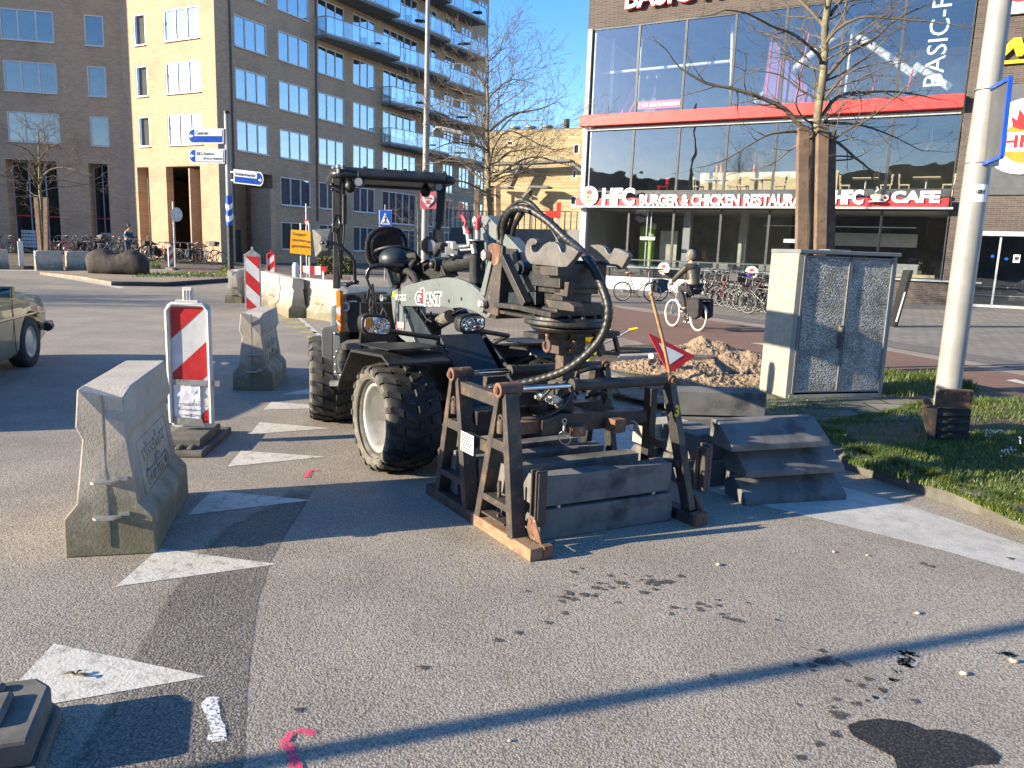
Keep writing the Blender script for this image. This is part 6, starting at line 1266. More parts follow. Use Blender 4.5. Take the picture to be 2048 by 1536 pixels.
mb.build('white_band',K['white'],sp2); mb=MB(); mb.cyl((0,0,2.95),(0,0,5.38),.085,.08,20); mb.build('pole_top',K['post_grey'],sp2); mb=MB(); mb.cyl((0,0,5.38),(0,0,5.46),.092,.092,16); mb.build('pole_cap',K['black_plastic'],sp2)
def dsign(x0,x1,y0,y1,Y,left,words,tilt=0):
    q=[AYb(x,y,Y,sb) for x,y in ((x0,y0),(x1,y0+tilt),(x1,y1+tilt),(x0,y1))]; tl,tr,br,bl=q
    ax=(tr-tl); ay=(tl-bl); L_=ax.length; h=ay.length; ax=ax.normalized(); ay=ay.normalized(); n=ax.cross(ay)
    def sh(i,o=0):
        pts=[(.10,0),(1,0),(1,1),(.10,1),(.03,.82),(0,.5),(.03,.18)]
        if not left: pts=[(1-x,y) for x,y in reversed(pts)]
        return [bl+ax*(.5+(x-.5)*(1-2*i/L_))*L_+ay*(.5+(y-.5)*(1-2*i/h))*h+n*o for x,y in pts]
    mb=MB(); mb.prism(sh(0,0),-n*.04); s_=mb.build('direction_sign',K['white'],sp2)
    mb=MB(); mb.prism(sh(.035,.002),n*.004); mb.build('blue_field',K['blue_sign'],s_)
    big=len(words)>1; wx0,wx1=(.20,.96) if left else (.04,.78); wy0=.12 if big else .50; mb=MB(); P=lambda x,y,o: bl+ax*x*L_+ay*y*h+n*o
    mb.prism([P(wx0,wy0,.008),P(wx1,wy0,.008),P(wx1,.90,.008),P(wx0,.90,.008)],n*.003); mb.build('white_field',K['white'],s_)
    if big:
        text('Station',s_,K['frame_dark'],P(.42,.56,.012),ax,ay,L_*.30,h*.20,.003,.02); text('(Noordzijde)',s_,K['frame_dark'],P(.42,.20,.012),ax,ay,L_*.52,h*.22,.003,.02)
        mb=MB(); 
        for (a,b,c_,d) in ((.23,.68,.10,.05),(.23,.56,.10,.05),(.23,.62,.03,.05),(.30,.62,.03,.05),(.35,.72,.03,.06),(.35,.58,.05,.05)): mb.prism([P(a,b,.012),P(a+c_,b,.012),P(a+c_,b+d*1.4,.012),P(a,b+d*1.4,.012)],n*.002)
        mb.build('train_symbol',K['frame_dark'],s_)
    else: text(words[0],s_,K['frame_dark'],P(wx0+.02,.58,.012),ax,ay,L_*(.36 if len(words[0])<9 else .68),h*.24,.003,.02)
    mb=MB(); cx_=.10 if left else .89; cy_=.5 if left else .42; sx=1 if left else -1
    mb.prism([P(cx_-.055*sx,cy_,.008),P(cx_+.0*sx,cy_+.16,.008),P(cx_+.0*sx,cy_+.05,.008),P(cx_+.06*sx,cy_+.05,.008),P(cx_+.06*sx,cy_-.05,.008),P(cx_+.0*sx,cy_-.05,.008),P(cx_+.0*sx,cy_-.16,.008)],n*.004); mb.build('arrow',K['white'],s_)
    mb=MB()
    for f in (.2,.8): 
        e=P(1 if left else 0,f,-.02); mb.bar(e,V((0,0,e.z)),.03,.03)
    mb.build('sign_bracket',K['zinc'],s_)
dsign(375,447,257,287,24.4,True,['Centrum']); dsign(377,449,297,326,24.4,True,['Station','N'],1); dsign(467,527,338,366,24.4,False,['Soesterkwartier'],7)
zc_,zb_=pole('crossing_sign','blue square pedestrian crossing sign seen above the loader seat','road sign',770,480,36,.03,.03,3.4)
q=[AYb(x,y,35.9,zb_) for x,y in ((758,420),(783,420),(783,453),(758,453))]; mb=MB(); mb.prism(q,(0,.02,0)); s_=mb.build('sign_plate',K['white'],zc_); c=AYb(770.5,436.5,35.87,zb_); mb=MB(); mb.prism([c+V((x,0,z)) for x,z in ((-.26,-.36),(.26,-.36),(.26,.36),(-.26,.36))],(0,.004,0)); mb.build('blue_field',K['blue_sign'],s_)
mb=MB(); mb.prism([c+V((x,-.01,z)) for x,z in ((-.22,-.27),(.22,-.27),(0,.25))],(0,.004,0)); mb.build('white_triangle',K['white'],s_); mb=MB()
for k in range(5): mb.prism([c+V((x,-.02,z)) for x,z in ((-.15+.07*k,-.24),(-.125+.07*k,-.24),(-.115+.055*k,-.17),(-.135+.055*k,-.17))],(0,.004,0))
mb.tube([c+V((-.05,-.02,-.2)),c+V((0,-.02,-.06)),c+V((.05,-.02,-.2))],.014); mb.tube([c+V((0,-.02,-.06)),c+V((0,-.02,.07))],.02); mb.ball(c+V((0,-.02,.12)),.03); mb.tube([c+V((-.05,-.02,-.03)),c+V((0,-.02,.05)),c+V((.05,-.02,-.02))],.011); mb.build('walking_figure',K['black'],s_)
yo=AY(600,540,21.5); yo.z=0; ys=thing('detour_sign','yellow temporary traffic sign on two white posts behind the pale barriers','road sign',yo); mb=MB()
for x in (602,619): p=AYb(x,520,21.5,yo); mb.cyl(V((p.x,p.y,0)),V((p.x,p.y,AY(x,446,21.5).z)),.022)
mb.build('sign_post',K['white_plastic'],ys); q=[AYb(x,y,21.4,yo) for x,y in ((582,459),(621,462),(622,511),(580,506))]; mb=MB(); mb.prism(q,(0,.02,0)); s_=mb.build('sign_plate',K['yellow_sign'],ys,bevel=.004)
tl=q[0]; ax=(q[1]-q[0]); ay=(q[0]-q[3])
for i,(wd,wl_) in enumerate((('Doorgaand',.74),('rijverkeer',.74),('gestremd',.74))): text(wd,s_,K['orange'] if False else K['frame_dark'],tl+ax*.05-ay*(.27+.25*i)+V((0,-.012,0)),ax,ay,ax.length*.68,.11,.002,0)
text('Route',s_,K['frame_dark'],tl+ax*.76-ay*.50+V((0,-.012,0)),ax,ay,ax.length*.2,.07,.002,0); text('volgen',s_,K['frame_dark'],tl+ax*.76-ay*.74+V((0,-.012,0)),ax,ay,ax.length*.2,.07,.002,0)
vs_,vb_=pole('triangle_sign','small red edged triangle sign on a thin post above the yellow sign','road sign',613,480,29,.025,.025,3.0,'zinc'); q=[AYb(x,y,28.9,vb_) for x,y in ((607,440),(620,440),(613.5,457))]; mb=MB(); mb.prism(q,(0,.02,0)); s_=mb.build('sign_plate',K['red'],vs_); c=sum(q,V((0,0,0)))/3; mb=MB(); mb.prism([c+(p-c)*.6+V((0,-.01,0)) for p in q],(0,.004,0)); mb.build('white_field',K['white'],s_)
b=G(351,537); rd=thing('round_sign','oval looking back of a round sign on a thin post by the parked bicycles','road sign',b); mb=MB(); mb.cyl((0,0,0),(0,0,3.4),.04); mb.build('pole',K['zinc'],rd); p=AY(353,429,b.y)-b; mb=MB(); mb.cyl(p,p+V((.06,-.08,0)).normalized()*.03,.36,n=28); s_=mb.build('sign_back',K['zinc'],rd); s_.scale=(.75,1,1); s_.location=(p.x*.25,0,0)
mb=MB(); mb.box(p+V((0,-.05,0)),(.05,.03,.6)); mb.build('sign_channel',K['white'],rd)
rt=AY(1117,430,48); rt.z=0; ts=thing('red_totem','red T-shaped shop totem beside the left corner of the restaurant','sign',rt); mb=MB(); mb.box((0,0,2.2),(.2,.2,4.4)); mb.build('pole',K['frame_grey'],ts); mb=MB(); z1=AY(1117,436,48).z; z0=AY(1117,405,48).z; mb.box((0,-.02,(z0+z1)/2),(.26,.26,z0-z1)); mb.box((-.45,-.02,(z0+z1)/2-.25),(.7,.22,.4)); mb.build('red_sign',K['red_band'],ts)
ab=G(1788,655); abt=thing('pavement_board','dark leaning advertising board behind the stone cabinet','board',(ab.x,ab.y,0),R_(-8)); mb=MB(); mb.prism([(0,0,0),(.08,0,0),(.30,0,1.45),(.22,0,1.45)],(0,.5,0)); mb.build('board_panel',K['black'],abt); mb=MB(); mb.prism([(.02,-.01,.15),(.05,-.01,.15),(.17,-.01,.9),(.14,-.01,.9)],(0,.02,0)); mb.build('board_edge',K['white'],abt)
q=GP((1450,657),(1482,660),(1478,664),(1446,661)); sheet('drain_grate',[(p.x,p.y) for p in q],.014,K['black'],None,'dark drain grate in the gutter beside the rider\'s rear wheel','drain')
# low barriers, hedge
rw=G(615,575); t=thing('plastic_fence','low red and white plastic fence behind the pale barriers','fence',(rw.x,rw.y,0)); mb=MB(); mb.m=0
for k in range(5): mb.m=k%2; mb.box((-.25+.21*k,0,.62),(.21,.06,.30))
mb.m=1; mb.box((-.3,0,.3),(.05,.3,.6)); mb.box((.6,0,.3),(.05,.3,.6)); mb.build('fence_panel',[K['red'],K['white']],t)
p=G(592,585); t=thing('bollard','short white bollard left of the yellow sign','bollard',(p.x,p.y,0)); mb=MB(); mb.lathe([(.12,0),(.12,.25),(.08,.3),(.11,.6),(.11,.85),(.07,.95),(0,.96)],(0,0,0),Z,16); mb.build('post',K['white_plastic'],t)
def leafbox(name,label,cat,x0,x1,ytop,ybot,depth,n,mat,lf=.05,seed=1):
    rg=random.Random(seed); a=G(x0,ybot);b=G(x1,ybot+2); h=AY(x0,ytop,a.y).z; t=thing(name,label,cat,(a.x,a.y,0)); mb=MB(); vs=[];fs=[]; d=(b-a)
    for _ in range(n):
        p=d*rg.random()+V((0,depth*rg.random(),h*(rg.random()**.7)*(1+.06*sin(rg.random()*9))))
        u=V((rg.uniform(-1,1),rg.uniform(-1,1),rg.uniform(-1,1))).normalized()*lf; w_=u.cross(V((rg.uniform(-1,1),rg.uniform(-1,1),rg.uniform(-1,1)))).normalized()*lf*.7
        k=len(vs); vs+=[p-u,p+w_,p+u,p-w_]; fs.append((k,k+1,k+2,k+3))
    mb.add(vs,fs); mb.build('foliage',K[mat],t); mb=MB()
    for k in range(8): q=d*(k+.5)/8+V((0,depth*.5,0)); mb.cyl(q,q+V((0,0,h*.7)),.03,n=5)
    mb.build('stem',K['bark'],t)
leafbox('hedge','clipped olive green hedge beside the loader\'s canopy post','hedge',634,700,515,548,1.2,7000,'hedge_leaf',.06)
# ================= boulder =================
B0=G(178,551);B1=G(286,556); cc=(B0+B1)/2; bo=MB(); bw=(B1-B0).length/2*1.02
prof=[(-1,.35),(-.97,.62),(-.85,.86),(-.6,.97),(-.35,.92),(-.1,.80),(.1,.82),(.35,.98),(.55,.97),(.8,.80),(.96,.55),(1,.3)]
nx,ny=44,16; vs=[]
def ptop(x):
    for i in range(len(prof)-1):
        if prof[i][0]<=x<=prof[i+1][0]: t=(x-prof[i][0])/(prof[i+1][0]-prof[i][0]); return prof[i][1]+(prof[i+1][1]-prof[i][1])*t
    return prof[-1][1]
bo.v=[];rings=[]
for i in range(nx+1):
    x=-1+2*i/nx; h=ptop(x)*1.02; e=math.sqrt(max(.04,1-abs(x)**6)); 
    for j in range(ny):
        a=2*pi*j/ny; yy=cos(a)*.42*e; zz=h/2+sin(a)*h/2*1.0; s=.86
        yy=math.copysign(abs(cos(a))**.7,cos(a))*.42*e; zz=h/2+math.copysign(abs(sin(a))**.7,sin(a))*h/2
        p=V((x*bw*(1-.02*cos(a)),yy,max(zz,0)-.0)); p+=noise.noise_vector(p*1.3+V((9,9,9)))*.09+noise.noise_vector(p*6)*.010; rings.append(p)
bo.add(rings,[(i*ny+j,i*ny+(j+1)%ny,(i+1)*ny+(j+1)%ny,(i+1)*ny+j) for i in range(nx) for j in range(ny)]+[tuple(range(ny)),tuple(nx*ny+j for j in range(ny-1,-1,-1))],True)
tag(bo.build('boulder',K['boulder'],None,(cc.x,cc.y+.2,.08),math.atan2(B1.y-B0.y,B1.x-B0.x)+.16),'big dark brown boulder on the traffic island','boulder')
# ================= sand, stones and tools behind the kerb =================
def mound(px,py_,rx,ry,h,seed,label,mat='sand',rot=0):
    h*=.72
    c=G(px,py_,VZ); n=70; mb=MB(); vs=[]
    for j in range(n+1):
        for i in range(n+1):
            x=-1+2*i/n;y=-1+2*j/n; r=math.hypot(x,y); b=max(0,1-r)**.75*h if r<1 else 0
            q=V((x*rx*2.1,y*ry*2.1,seed*3.1)); k=b*(.75+.7*noise.noise(q*1.6))+ (noise.noise(q*7)*.028+noise.noise(q*19)*.020+noise.noise(q*40)*.008)*(1 if b>0.005 else 0)
            vs.append((x*rx,y*ry,max(k,-.01) if r<1 else -.02))
    mb.add(vs,[(j*(n+1)+i,j*(n+1)+i+1,(j+1)*(n+1)+i+1,(j+1)*(n+1)+i) for j in range(n) for i in range(n)]); return tag(mb.build('sand_heap',K[mat],None,(c.x,c.y,VZ),rot),label,'sand heap','heaps of dug sand')
mound(1478,738,.75,.55,.42,1,'heap of dug sand right beside the stone cabinet'); mound(1415,708,.75,.5,.40,2,'heap of sand behind the fallen triangular sign'); mound(1335,738,.85,.6,.26,3,'low sand heap left of the fallen triangular sign'); mound(1410,762,.60,.42,.20,4,'heap of grey rubble and sand in front of the fallen sign'); mound(1500,765,.40,.35,.16,6,'small sand heap at the foot of the cabinet')
mb=MB(); rg=random.Random(4)
for _ in range(160):
    p=G(rg.uniform(1330,1510),rg.uniform(735,768),VZ); r=rg.uniform(.012,.04); mb.ball(p+V((0,0,r*.4+rg.random()*.03)),r,(1,.8,.7),6,Matrix.Rotation(rg.random()*6,3,'X'))
tag(mb.build('rubble',K['kerb'],None),'scattered grey rubble stones around the sand heaps',None,None,'stuff')
def triangle_sign(pts,Y):
    q=[AY(x,y,Yy) for (x,y),Yy in zip(pts,Y)]; o=V((q[2].x,q[2].y,VZ)); t=thing('yield_sign','red and white triangular road sign lying tilted in the sand','road sign',o)
    n=(q[1]-q[0]).cross(q[2]-q[0]).normalized(); n=n if n.y<0 else -n; c=sum(q,V((0,0,0)))/3
    def rt_(s,r=.09):
        out=[]
        for i in range(3):
            p=c+(q[i]-c)*s; a=c+(q[i-1]-c)*s; b=c+(q[(i+1)%3]-c)*s
            out+= [p+(a-p)*r,p+((a-p)+(b-p))*r*.35,p+(b-p)*r]
        return out
    mb=MB(); mb.prism([p for p in rt_(1.0,.03)],-n*.012); s=mb.build('sign_plate',K['red'],t,off=o); mb=MB(); mb.prism([p+n*.001 for p in rt_(.52,.02)],n*.002); mb.build('white_field',K['white'],s,off=o)
    mb=MB(); a=AY(1368,712,Y[1]+.1); b=AY(1462,716,11.4); mb.cyl(a,b,.03); a2=AY(1302,712,Y[0]+.15); mb.cyl(a2,a2+(b-a)*.12,.035); mb.build('sign_post',K['zinc'],t,off=o)
triangle_sign([(1296,665),(1391,712),(1338,748)],[9.75,9.85,9.6])
mb=MB(); a=AY(1302,587,9.15);b=AY(1346,778,9.35); m_=a+(b-a)*.45+V((.015,0,0)); mb.tube([a,m_,b],.021,10); mb.ball(a,.028); tag(mb.build('tool_handle',K['wood'],None),'wooden shovel handle standing upright in front of the fallen triangular sign','tool handle')
for i,(x0,x1,y0,y1,Y,mat,lb) in enumerate(((1180,1283,702,735,11.6,'soil','dark kerb board lying behind the grab, left of the sand'),(1236,1345,708,742,10.9,'concrete','grey kerb stone lying at the left edge of the sand heaps'))):
    q=[AY(x,y,Yy) for x,y,Yy in ((x0,y1,Y),(x1,y1-8,Y+.5),(x1,y0,Y+.5),(x0,y0+4,Y))]; mb=MB(); mb.prism(q,(0.05,.25,0)); tag(mb.build('kerb_stone',K[mat],None,bevel=.02),lb,'kerb stone')
wbp=G(1160,712); wt=thing('wheelbarrow','wheelbarrow with yellow tub and yellow grips behind the lifting head','wheelbarrow',wbp); Yw=wbp.y
def w3(x,y,d=0): return AY(x,y,Yw+d)-wbp
mb=MB(); top=[w3(1135,666,-.25),w3(1220,664,-.25),w3(1222,658,.35),w3(1140,660,.35)]; bot=[w3(1152,692,-.12),w3(1200,690,-.12),w3(1200,686,.2),w3(1155,688,.2)]; mb.add(top+bot,[(0,1,5,4),(1,2,6,5),(2,3,7,6),(3,0,4,7),(4,5,6,7)]); mb.build('tub',K['yellow'],wt,bevel=.01)
mb=MB()
for d in (-.28,.3): mb.tube([w3(1105,690,d*.3),w3(1140,692,d),w3(1200,690,d),w3(1240,672,d),w3(1262,659,d)],.017)
for d in (-.25,.28): mb.tube([w3(1190,690,d),w3(1200,716,d),w3(1212,716,d),w3(1208,690,d)],.013)
mb.build('tube_frame',K['zinc'],wt); mb=MB()
for d in (-.28,.3): mb.cyl(w3(1258,660,d),w3(1275,657,d),.022)
mb.build('grip',K['yellow'],wt); mb=MB(); c=w3(1112,695,0); mb.torus(c,(.3,1,0),.155,.035,28,8); mb.cyl(c-V((.02,.05,0)),c+V((.02,.05,0)),.05); mb.build('tyre',K['rubber'],wt)
tbp=G(1085,716); tt=thing('folding_trestle','grey folding work trestle with blue top edge, left of the wheelbarrow','trestle',tbp); mb=MB(); f3=lambda x,y,d=0: AY(x,y,tbp.y+d)-tbp
mb.bar(f3(1058,665),f3(1112,664),.35,.035); mb.build('table_top',K['blue_sign'],tt); mb=MB(); mb.bar(f3(1060,672),f3(1110,671),.3,.06); mb.bar(f3(1060,698),f3(1112,697),.25,.05)
for a,b in (((1063,668),(1062,714)),((1108,668),(1110,705)),((1100,672),(1012,708)),((1012,708),(1060,702)),((1063,668),(1108,700))): mb.cyl(f3(*a,-.1),f3(*b,-.1),.016); 
mb.build('trestle_frame',K['zinc'],tt)
mb=MB(); a=AY(1168,738,10.6);b=AY(1184,706,10.8);c=AY(1192,705,10.8); mb.bar(a,b,.03,.03); mb.bar(b,c,.05,.05); tag(mb.build('measuring_tool',K['lime'],None),'yellow-green tool with a black end lying left of the kerb stones','tool')
# ================= car =================
cz_=103.6; cO=V((-6.80,9.22,0)); car=thing('parked_car','olive green old saloon car cut off by the left edge of the photo','car',cO,R_(cz_))
stn=[(-3.65,.70,.62,.84,.35),(-3.5,.80,.86,.92,.25),(-2.9,.87,.93,.97,.20),(-2.0,.89,.94,.99,.18),(-1.0,.89,.94,.99,.18),(-.45,.89,.93,.985,.18),(0,.885,.90,.955,.2),(.35,.875,.86,.91,.22),(.62,.85,.82,.87,.26),(.74,.78,.72,.80,.32),(.78,.70,.60,.62,.4)]
mb=MB(); rows=[]
for (x,wd,zb2,zt2,zs2) in stn:
    half=[(0,zt2),(wd*.55,zt2-.005),(wd*.82,zt2-.03),(wd*.94,zb2-.04 if zb2>zt2-.05 else zb2),(wd*.985,zb2-.12),(wd,.62),(wd*.995,.5),(wd*.975,zs2+.08),(wd*.92,zs2)]
    row=[V((x,-y,z)) for y,z in half]+[V((x,y,z)) for y,z in reversed(half[1:])]; rows.append(row)
n=len(rows[0])
# finer interpolation along the car and wheel arch cut
fine=[]
for i in range(len(rows)-1):
    for k in range(6): t=k/6; fine.append([rows[i][j].lerp(rows[i+1][j],t) for j in range(n)])
fine.append(rows[-1])
vs=[p for r in fine for p in r]; fs=[]
def inarch(p): return p.z<.70 and abs(p.y)>.6 and (math.hypot(p.x,p.z-.31)<.38 or math.hypot(p.x+2.8,p.z-.31)<.38)
fs=[(i*n+j,(i+1)*n+j,(i+1)*n+(j+1)%n,i*n+(j+1)%n) for i in range(len(fine)-1) for j in range(n-1)]
mb.add(vs,fs,True); mb.add(fine[-1],[tuple(range(n))]); mb.add(fine[0],[tuple(range(n-1,-1,-1))])
bd=mb.build('body',K['car_paint'],car)
# wheel arches cut with a boolean of a cylinder kept inside the file as mesh maths
cut=MB()
for x in (0,-2.8): cut.cyl((x,-1.2,.31),(x,-.62,.31),.385,n=36); cut.cyl((x,1.2,.31),(x,.62,.31),.385,n=36)
bm=bmesh.new(); tmpo=cut.build('cutter',K['rubber'])
bo_=bd.modifiers.new('arch','BOOLEAN'); bo_.operation='DIFFERENCE'; bo_.object=tmpo; bo_.solver='EXACT'
dg=bpy.context.evaluated_depsgraph_get(); 
tmpo.parent=car; bpy.context.view_layer.update(); dg=bpy.context.evaluated_depsgraph_get(); nm=bpy.data.meshes.new_from_object(bd.evaluated_get(dg)); bd.modifiers.clear(); bd.data=nm; nm.name='body'; bpy.data.objects.remove(tmpo); bm.free()
for p in nm.polygons: p.use_smooth=True
nm.set_sharp_from_angle(angle=R_(32))
mb=MB(); gh=[(-2.75,.62,.97),(-2.35,.60,1.36),(-1.0,.60,1.40),(-.45,.64,.97)]
q0=[V((x,-w_-.1*(1 if z<1 else 0),z)) for x,w_,z in gh]; q1=[V((p.x,-p.y,p.z)) for p in q0]; mb.add(q0+q1,[(0,1,2,3),(7,6,5,4),(0,4,5,1),(2,6,7,3)]); mb.build('windows',K['car_glass'],car)
mb=MB(); mb.prism([(-2.4,-.63,1.36),(-1.75,-.63,1.42),(-.98,-.63,1.38),(-.98,.63,1.38),(-1.75,.63,1.42),(-2.4,.63,1.36)],(0,0,.035)) if False else mb.box((-1.68,0,1.40),(1.42,1.26,.06)); 
for sy in (-1,1):
    for a,b in (((-.48,sy*.74,.96),(-1.0,sy*.62,1.39)),((-2.72,sy*.72,.96),(-2.36,sy*.62,1.37)),((-1.65,sy*.74,.96),(-1.65,sy*.63,1.39))): mb.bar(a,b,.05,.04)
mb.build('roof',K['car_paint'],car,bevel=.02)
for x in (0,-2.8):
    for sy in (-1,1):
        m1=MB(); c=V((x,sy*.78,.31)); m1.lathe([(.19,-.09),(.30,-.095),(.312,-.06),(.312,.06),(.30,.095),(.19,.09)],c,(0,sy,0),36); tg=m1.build('tyre',K['rubber'],car); m1=MB(); m1.lathe([(.195,.07),(.20,.088),(.185,.085),(.17,.06),(.12,.075),(.05,.085),(0,.087)],c,(0,sy,0),36); m1.build('hubcap',K['rim'],tg)
        if x==0 and sy==-1: tg.rotation_euler.z=0
mb=MB(); mb.bar((-3.6,-.885,.66),(-.0,-.888,.655),.012,.022); mb.bar((0,-.888,.655),(.60,-.862,.64),.012,.022); mb.build('chrome_trim',K['chrome'],car); mb=MB(); mb.bar((-3.3,-.893,.645),(.3,-.885,.64),.008,.012); mb.build('rubber_trim',K['black'],car)
mb=MB(); mb.tube([(.55,-.885,.43),(.74,-.86,.43),(.84,-.6,.43),(.88,0,.43),(.84,.6,.43),(.74,.86,.43),(.55,.885,.43)],.055,8); mb.build('bumper',K['black_plastic'],car); mb=MB(); mb.tube([(.56,-.90,.47),(.76,-.87,.47),(.86,-.6,.47),(.90,0,.47),(.86,.6,.47),(.76,.87,.47)],.03,8); mb.build('bumper_trim',K['chrome'],car)
mb=MB(); mb.box((-1.02,-.98,.985),(.08,.20,.12)); mb.m=1; mb.box((-1.065,-.98,.985),(.006,.17,.095)); mb.build('door_mirror',[K['car_paint'],K['car_glass']],car,bevel=.012)
mb=MB(); 
for x in (-.55,-1.62): mb.bar((x,-.893,.25),(x,-.888,.86),.006,.008,(1,0,0))
mb.build('door_gap',K['black'],car); mb=MB(); mb.box((.76,-.62,.68),(.08,.3,.16)); mb.box((.76,.62,.68),(.08,.3,.16)); mb.build('headlight',K['lamp_glass'],car,bevel=.02)
# ================= bicycles =================
def bicycle(label,loc,rot,frame='black_gloss',group=None,lean=0,basket=False,crate=False,bags=None,saddle='black_plastic',tyre='rubber',det=True,step_=True,s=1.,low=False):
    t=thing('bicycle',label,'bicycle',loc,rot,group); t.rotation_euler.x=lean; t.scale=(s,s,s)
    R=.335; wb2=.54; mb=MB(); bb=V((-.08,0,.29)); st=V((-.27,0,.80)); hd=V((.40,0,.82)); hl=V((.44,0,.68)); ra=V((-wb2,0,R)); fa=V((wb2,0,R)); n=6
    mb.cyl(bb,st,.016,n=n)
    if step_: mb.tube([hl+V((-.005,0,.02)),V((.15,0,.48)),bb+V((.03,0,.05))],.018,n)
    else: mb.cyl(hl,bb,.018,n=n); mb.cyl(hd,st-V((0,0,.06)),.016,n=n)
    mb.cyl(hd,hl,.019,n=n)
    for y in (-.05,.05): mb.cyl(bb+V((0,y*.6,0)),ra+V((0,y,0)),.009,n=5); mb.cyl(st-V((0,0,.08)),ra+V((0,y,0)),.008,n=5)
    mb.build('frame',K[frame],t)
    mb=MB()
    for y in (-.05,.05): mb.tube([hl+V((0,y,0)),fa+V((-.03,y,.12)),fa+V((0,y,0))],.010,5)
    mb.build('fork',K[frame],t)
    for c in (ra,fa):
        m1=MB(); m1.torus(c,(0,1,0),R-.020,.021,30,6); ty=m1.build('tyre',K[tyre],t); m1=MB(); m1.torus(c,(0,1,0),R-.042,.008,26,4); m1.cyl(c-V((0,.04,0)),c+V((0,.04,0)),.022,n=8)
        for k in range(16): a=2*pi*k/16; m1.add([c+V((cos(a)*.02,.012*(k%2*2-1),sin(a)*.02)),c+V((cos(a)*.02,.012*(k%2*2-1)+.002,sin(a)*.02)),c+V((cos(a)*(R-.045),.002,sin(a)*(R-.045))),c+V((cos(a)*(R-.045),0,sin(a)*(R-.045)))],[(0,1,2,3)])
        m1.build('wheel_rim',K['zinc' if (low or tyre!='rubber') else 'frame_grey'],ty)
        m1=MB(); g=[c+V((cos(a)*(R+.02),y,sin(a)*(R+.02))) for a in [R_((25 if c is ra else 40)+i*(17 if c is ra else 12)) for i in range(9)] for y in (-.025,.025)]
        m1.add(g,[(2*i,2*i+1,2*i+3,2*i+2) for i in range(8)]); m1.build('mudguard',K[frame if not low else 'zinc'],t)
    mb=MB(); hc=V((.37,0,1.04)); mb.cyl(hd,hc,.012,n=5); mb.tube([hc+V((-.18,-.27,-.02)),hc+V((-.02,-.24,.02)),hc+V((.05,-.06,.0)),hc+V((.05,.06,.0)),hc+V((-.02,.24,.02)),hc+V((-.18,.27,-.02))],.011,6); hb=mb.build('handlebar',K['zinc'],t); mb=MB()
    for y in (-.27,.27): mb.cyl(hc+V((-.19,y,-.02)),hc+V((-.08,y*.95,.0)),.017,n=6)
    mb.build('grip',K['black_plastic'],hb)
    mb=MB(); mb.cyl(st,st+V((-.02,0,.14)),.012,n=5); mb.ball(st+V((-.06,0,.17)),.11,(1.2,.85,.32),10); mb.cyl(st+V((0,0,.16)),st+V((.13,0,.16)),.035,.02,8); mb.build('saddle',K[saddle],t)
    mb=MB(); z=.72
    for y in (-.07,.07): mb.tube([(-.30,y,z),(-.85,y,z)],.007,4); mb.tube([(-.62,y,z),ra+V((0,y,0))],.006,4)
    for x in (-.4,-.55,-.7,-.84): mb.cyl((x,-.07,z),(x,.07,z),.006,n=4)
    mb.build('luggage_rack',K['zinc'],t)
    mb=MB(); mb.cyl(bb-V((0,.06,0)),bb+V((0,.06,0)),.02,n=8); mb.torus(bb-V((0,.05,0)),(0,1,0),.085,.008,16,4); mb.bar(bb-V((0,.07,0)),bb+V((.10,-.07,-.13)),.02,.012); mb.bar(bb+V((0,.07,0)),bb+V((-.10,.07,.13)),.02,.012); mb.box(bb+V((.10,-.12,-.13)),(.08,.09,.02)); mb.box(bb+V((-.10,.12,.13)),(.08,.09,.02)); mb.cyl(bb-V((0,.05,-.08)),ra-V((0,.05,-.03)),.01,n=4); mb.build('crank',K['black_plastic'],t)
    if basket:
        mb=MB(); a=V((.62,0,.98))
        for z in (-.12,-.04,.04,.12):
            for p,q in (((-.16,-.2),(.16,-.2)),((.16,-.2),(.16,.2)),((.16,.2),(-.16,.2)),((-.16,.2),(-.16,-.2))): mb.bar(a+V((p[0],p[1],z)),a+V((q[0],q[1],z)),.012,.045 if z==.12 else .02)
        for k in range(6): mb.bar(a+V((-.16+.064*k,-.2,-.12)),a+V((-.16+.064*k,-.2,.12)),.01,.01); mb.bar(a+V((-.16+.064*k,.2,-.12)),a+V((-.16+.064*k,.2,.12)),.01,.01); mb.bar(a+V((.16,-.2+.08*k,-.12)),a+V((.16,-.2+.08*k,.12)),.01,.01)
        mb.box(a+V((0,0,-.12)),(.30,.38,.01)); mb.build('basket',K['black_plastic'],t)
    if crate: mb=MB(); mb.box((.50,0,1.0),(.34,.46,.26)); mb.build('crate',K['black_plastic'],t,bevel=.02)
    if bags:
        for y in (-1,1): mb=MB(); mb.prism([(-.36,y*.09,.74),(-.80,y*.09,.74),(-.82,y*.09,.36),(-.62,y*.09,.28),(-.38,y*.09,.40)],(0,y*.13,0)); mb.build('pannier_bag',K[bags],t,bevel=.03)
        mb=MB(); mb.box((-.58,0,.755),(.44,.42,.03)); mb.build('pannier_flap',K[bags],t,bevel=.01)
    return t
ordn=['first','second','third','fourth','fifth','sixth','seventh','eighth','ninth','tenth','eleventh','twelfth','thirteenth','fourteenth','fifteenth','sixteenth']
LBx=[(8,512,80),(112,512,60),(122,513,95),(146,513,70),(168,515,110),(186,517,60),(206,518,100),(226,518,20),(244,519,115),(268,521,15),(282,521,-10),(305,521,120),(318,523,60),(338,524,150),(362,525,15),(380,526,100),(395,527,30),(410,528,120),(424,529,40)]
fr_=['black_gloss','grey_paint','black_gloss','red','black_gloss','zinc','black_gloss','white_plastic','black_gloss','zinc']
gname='bicycles parked in front of the flats'
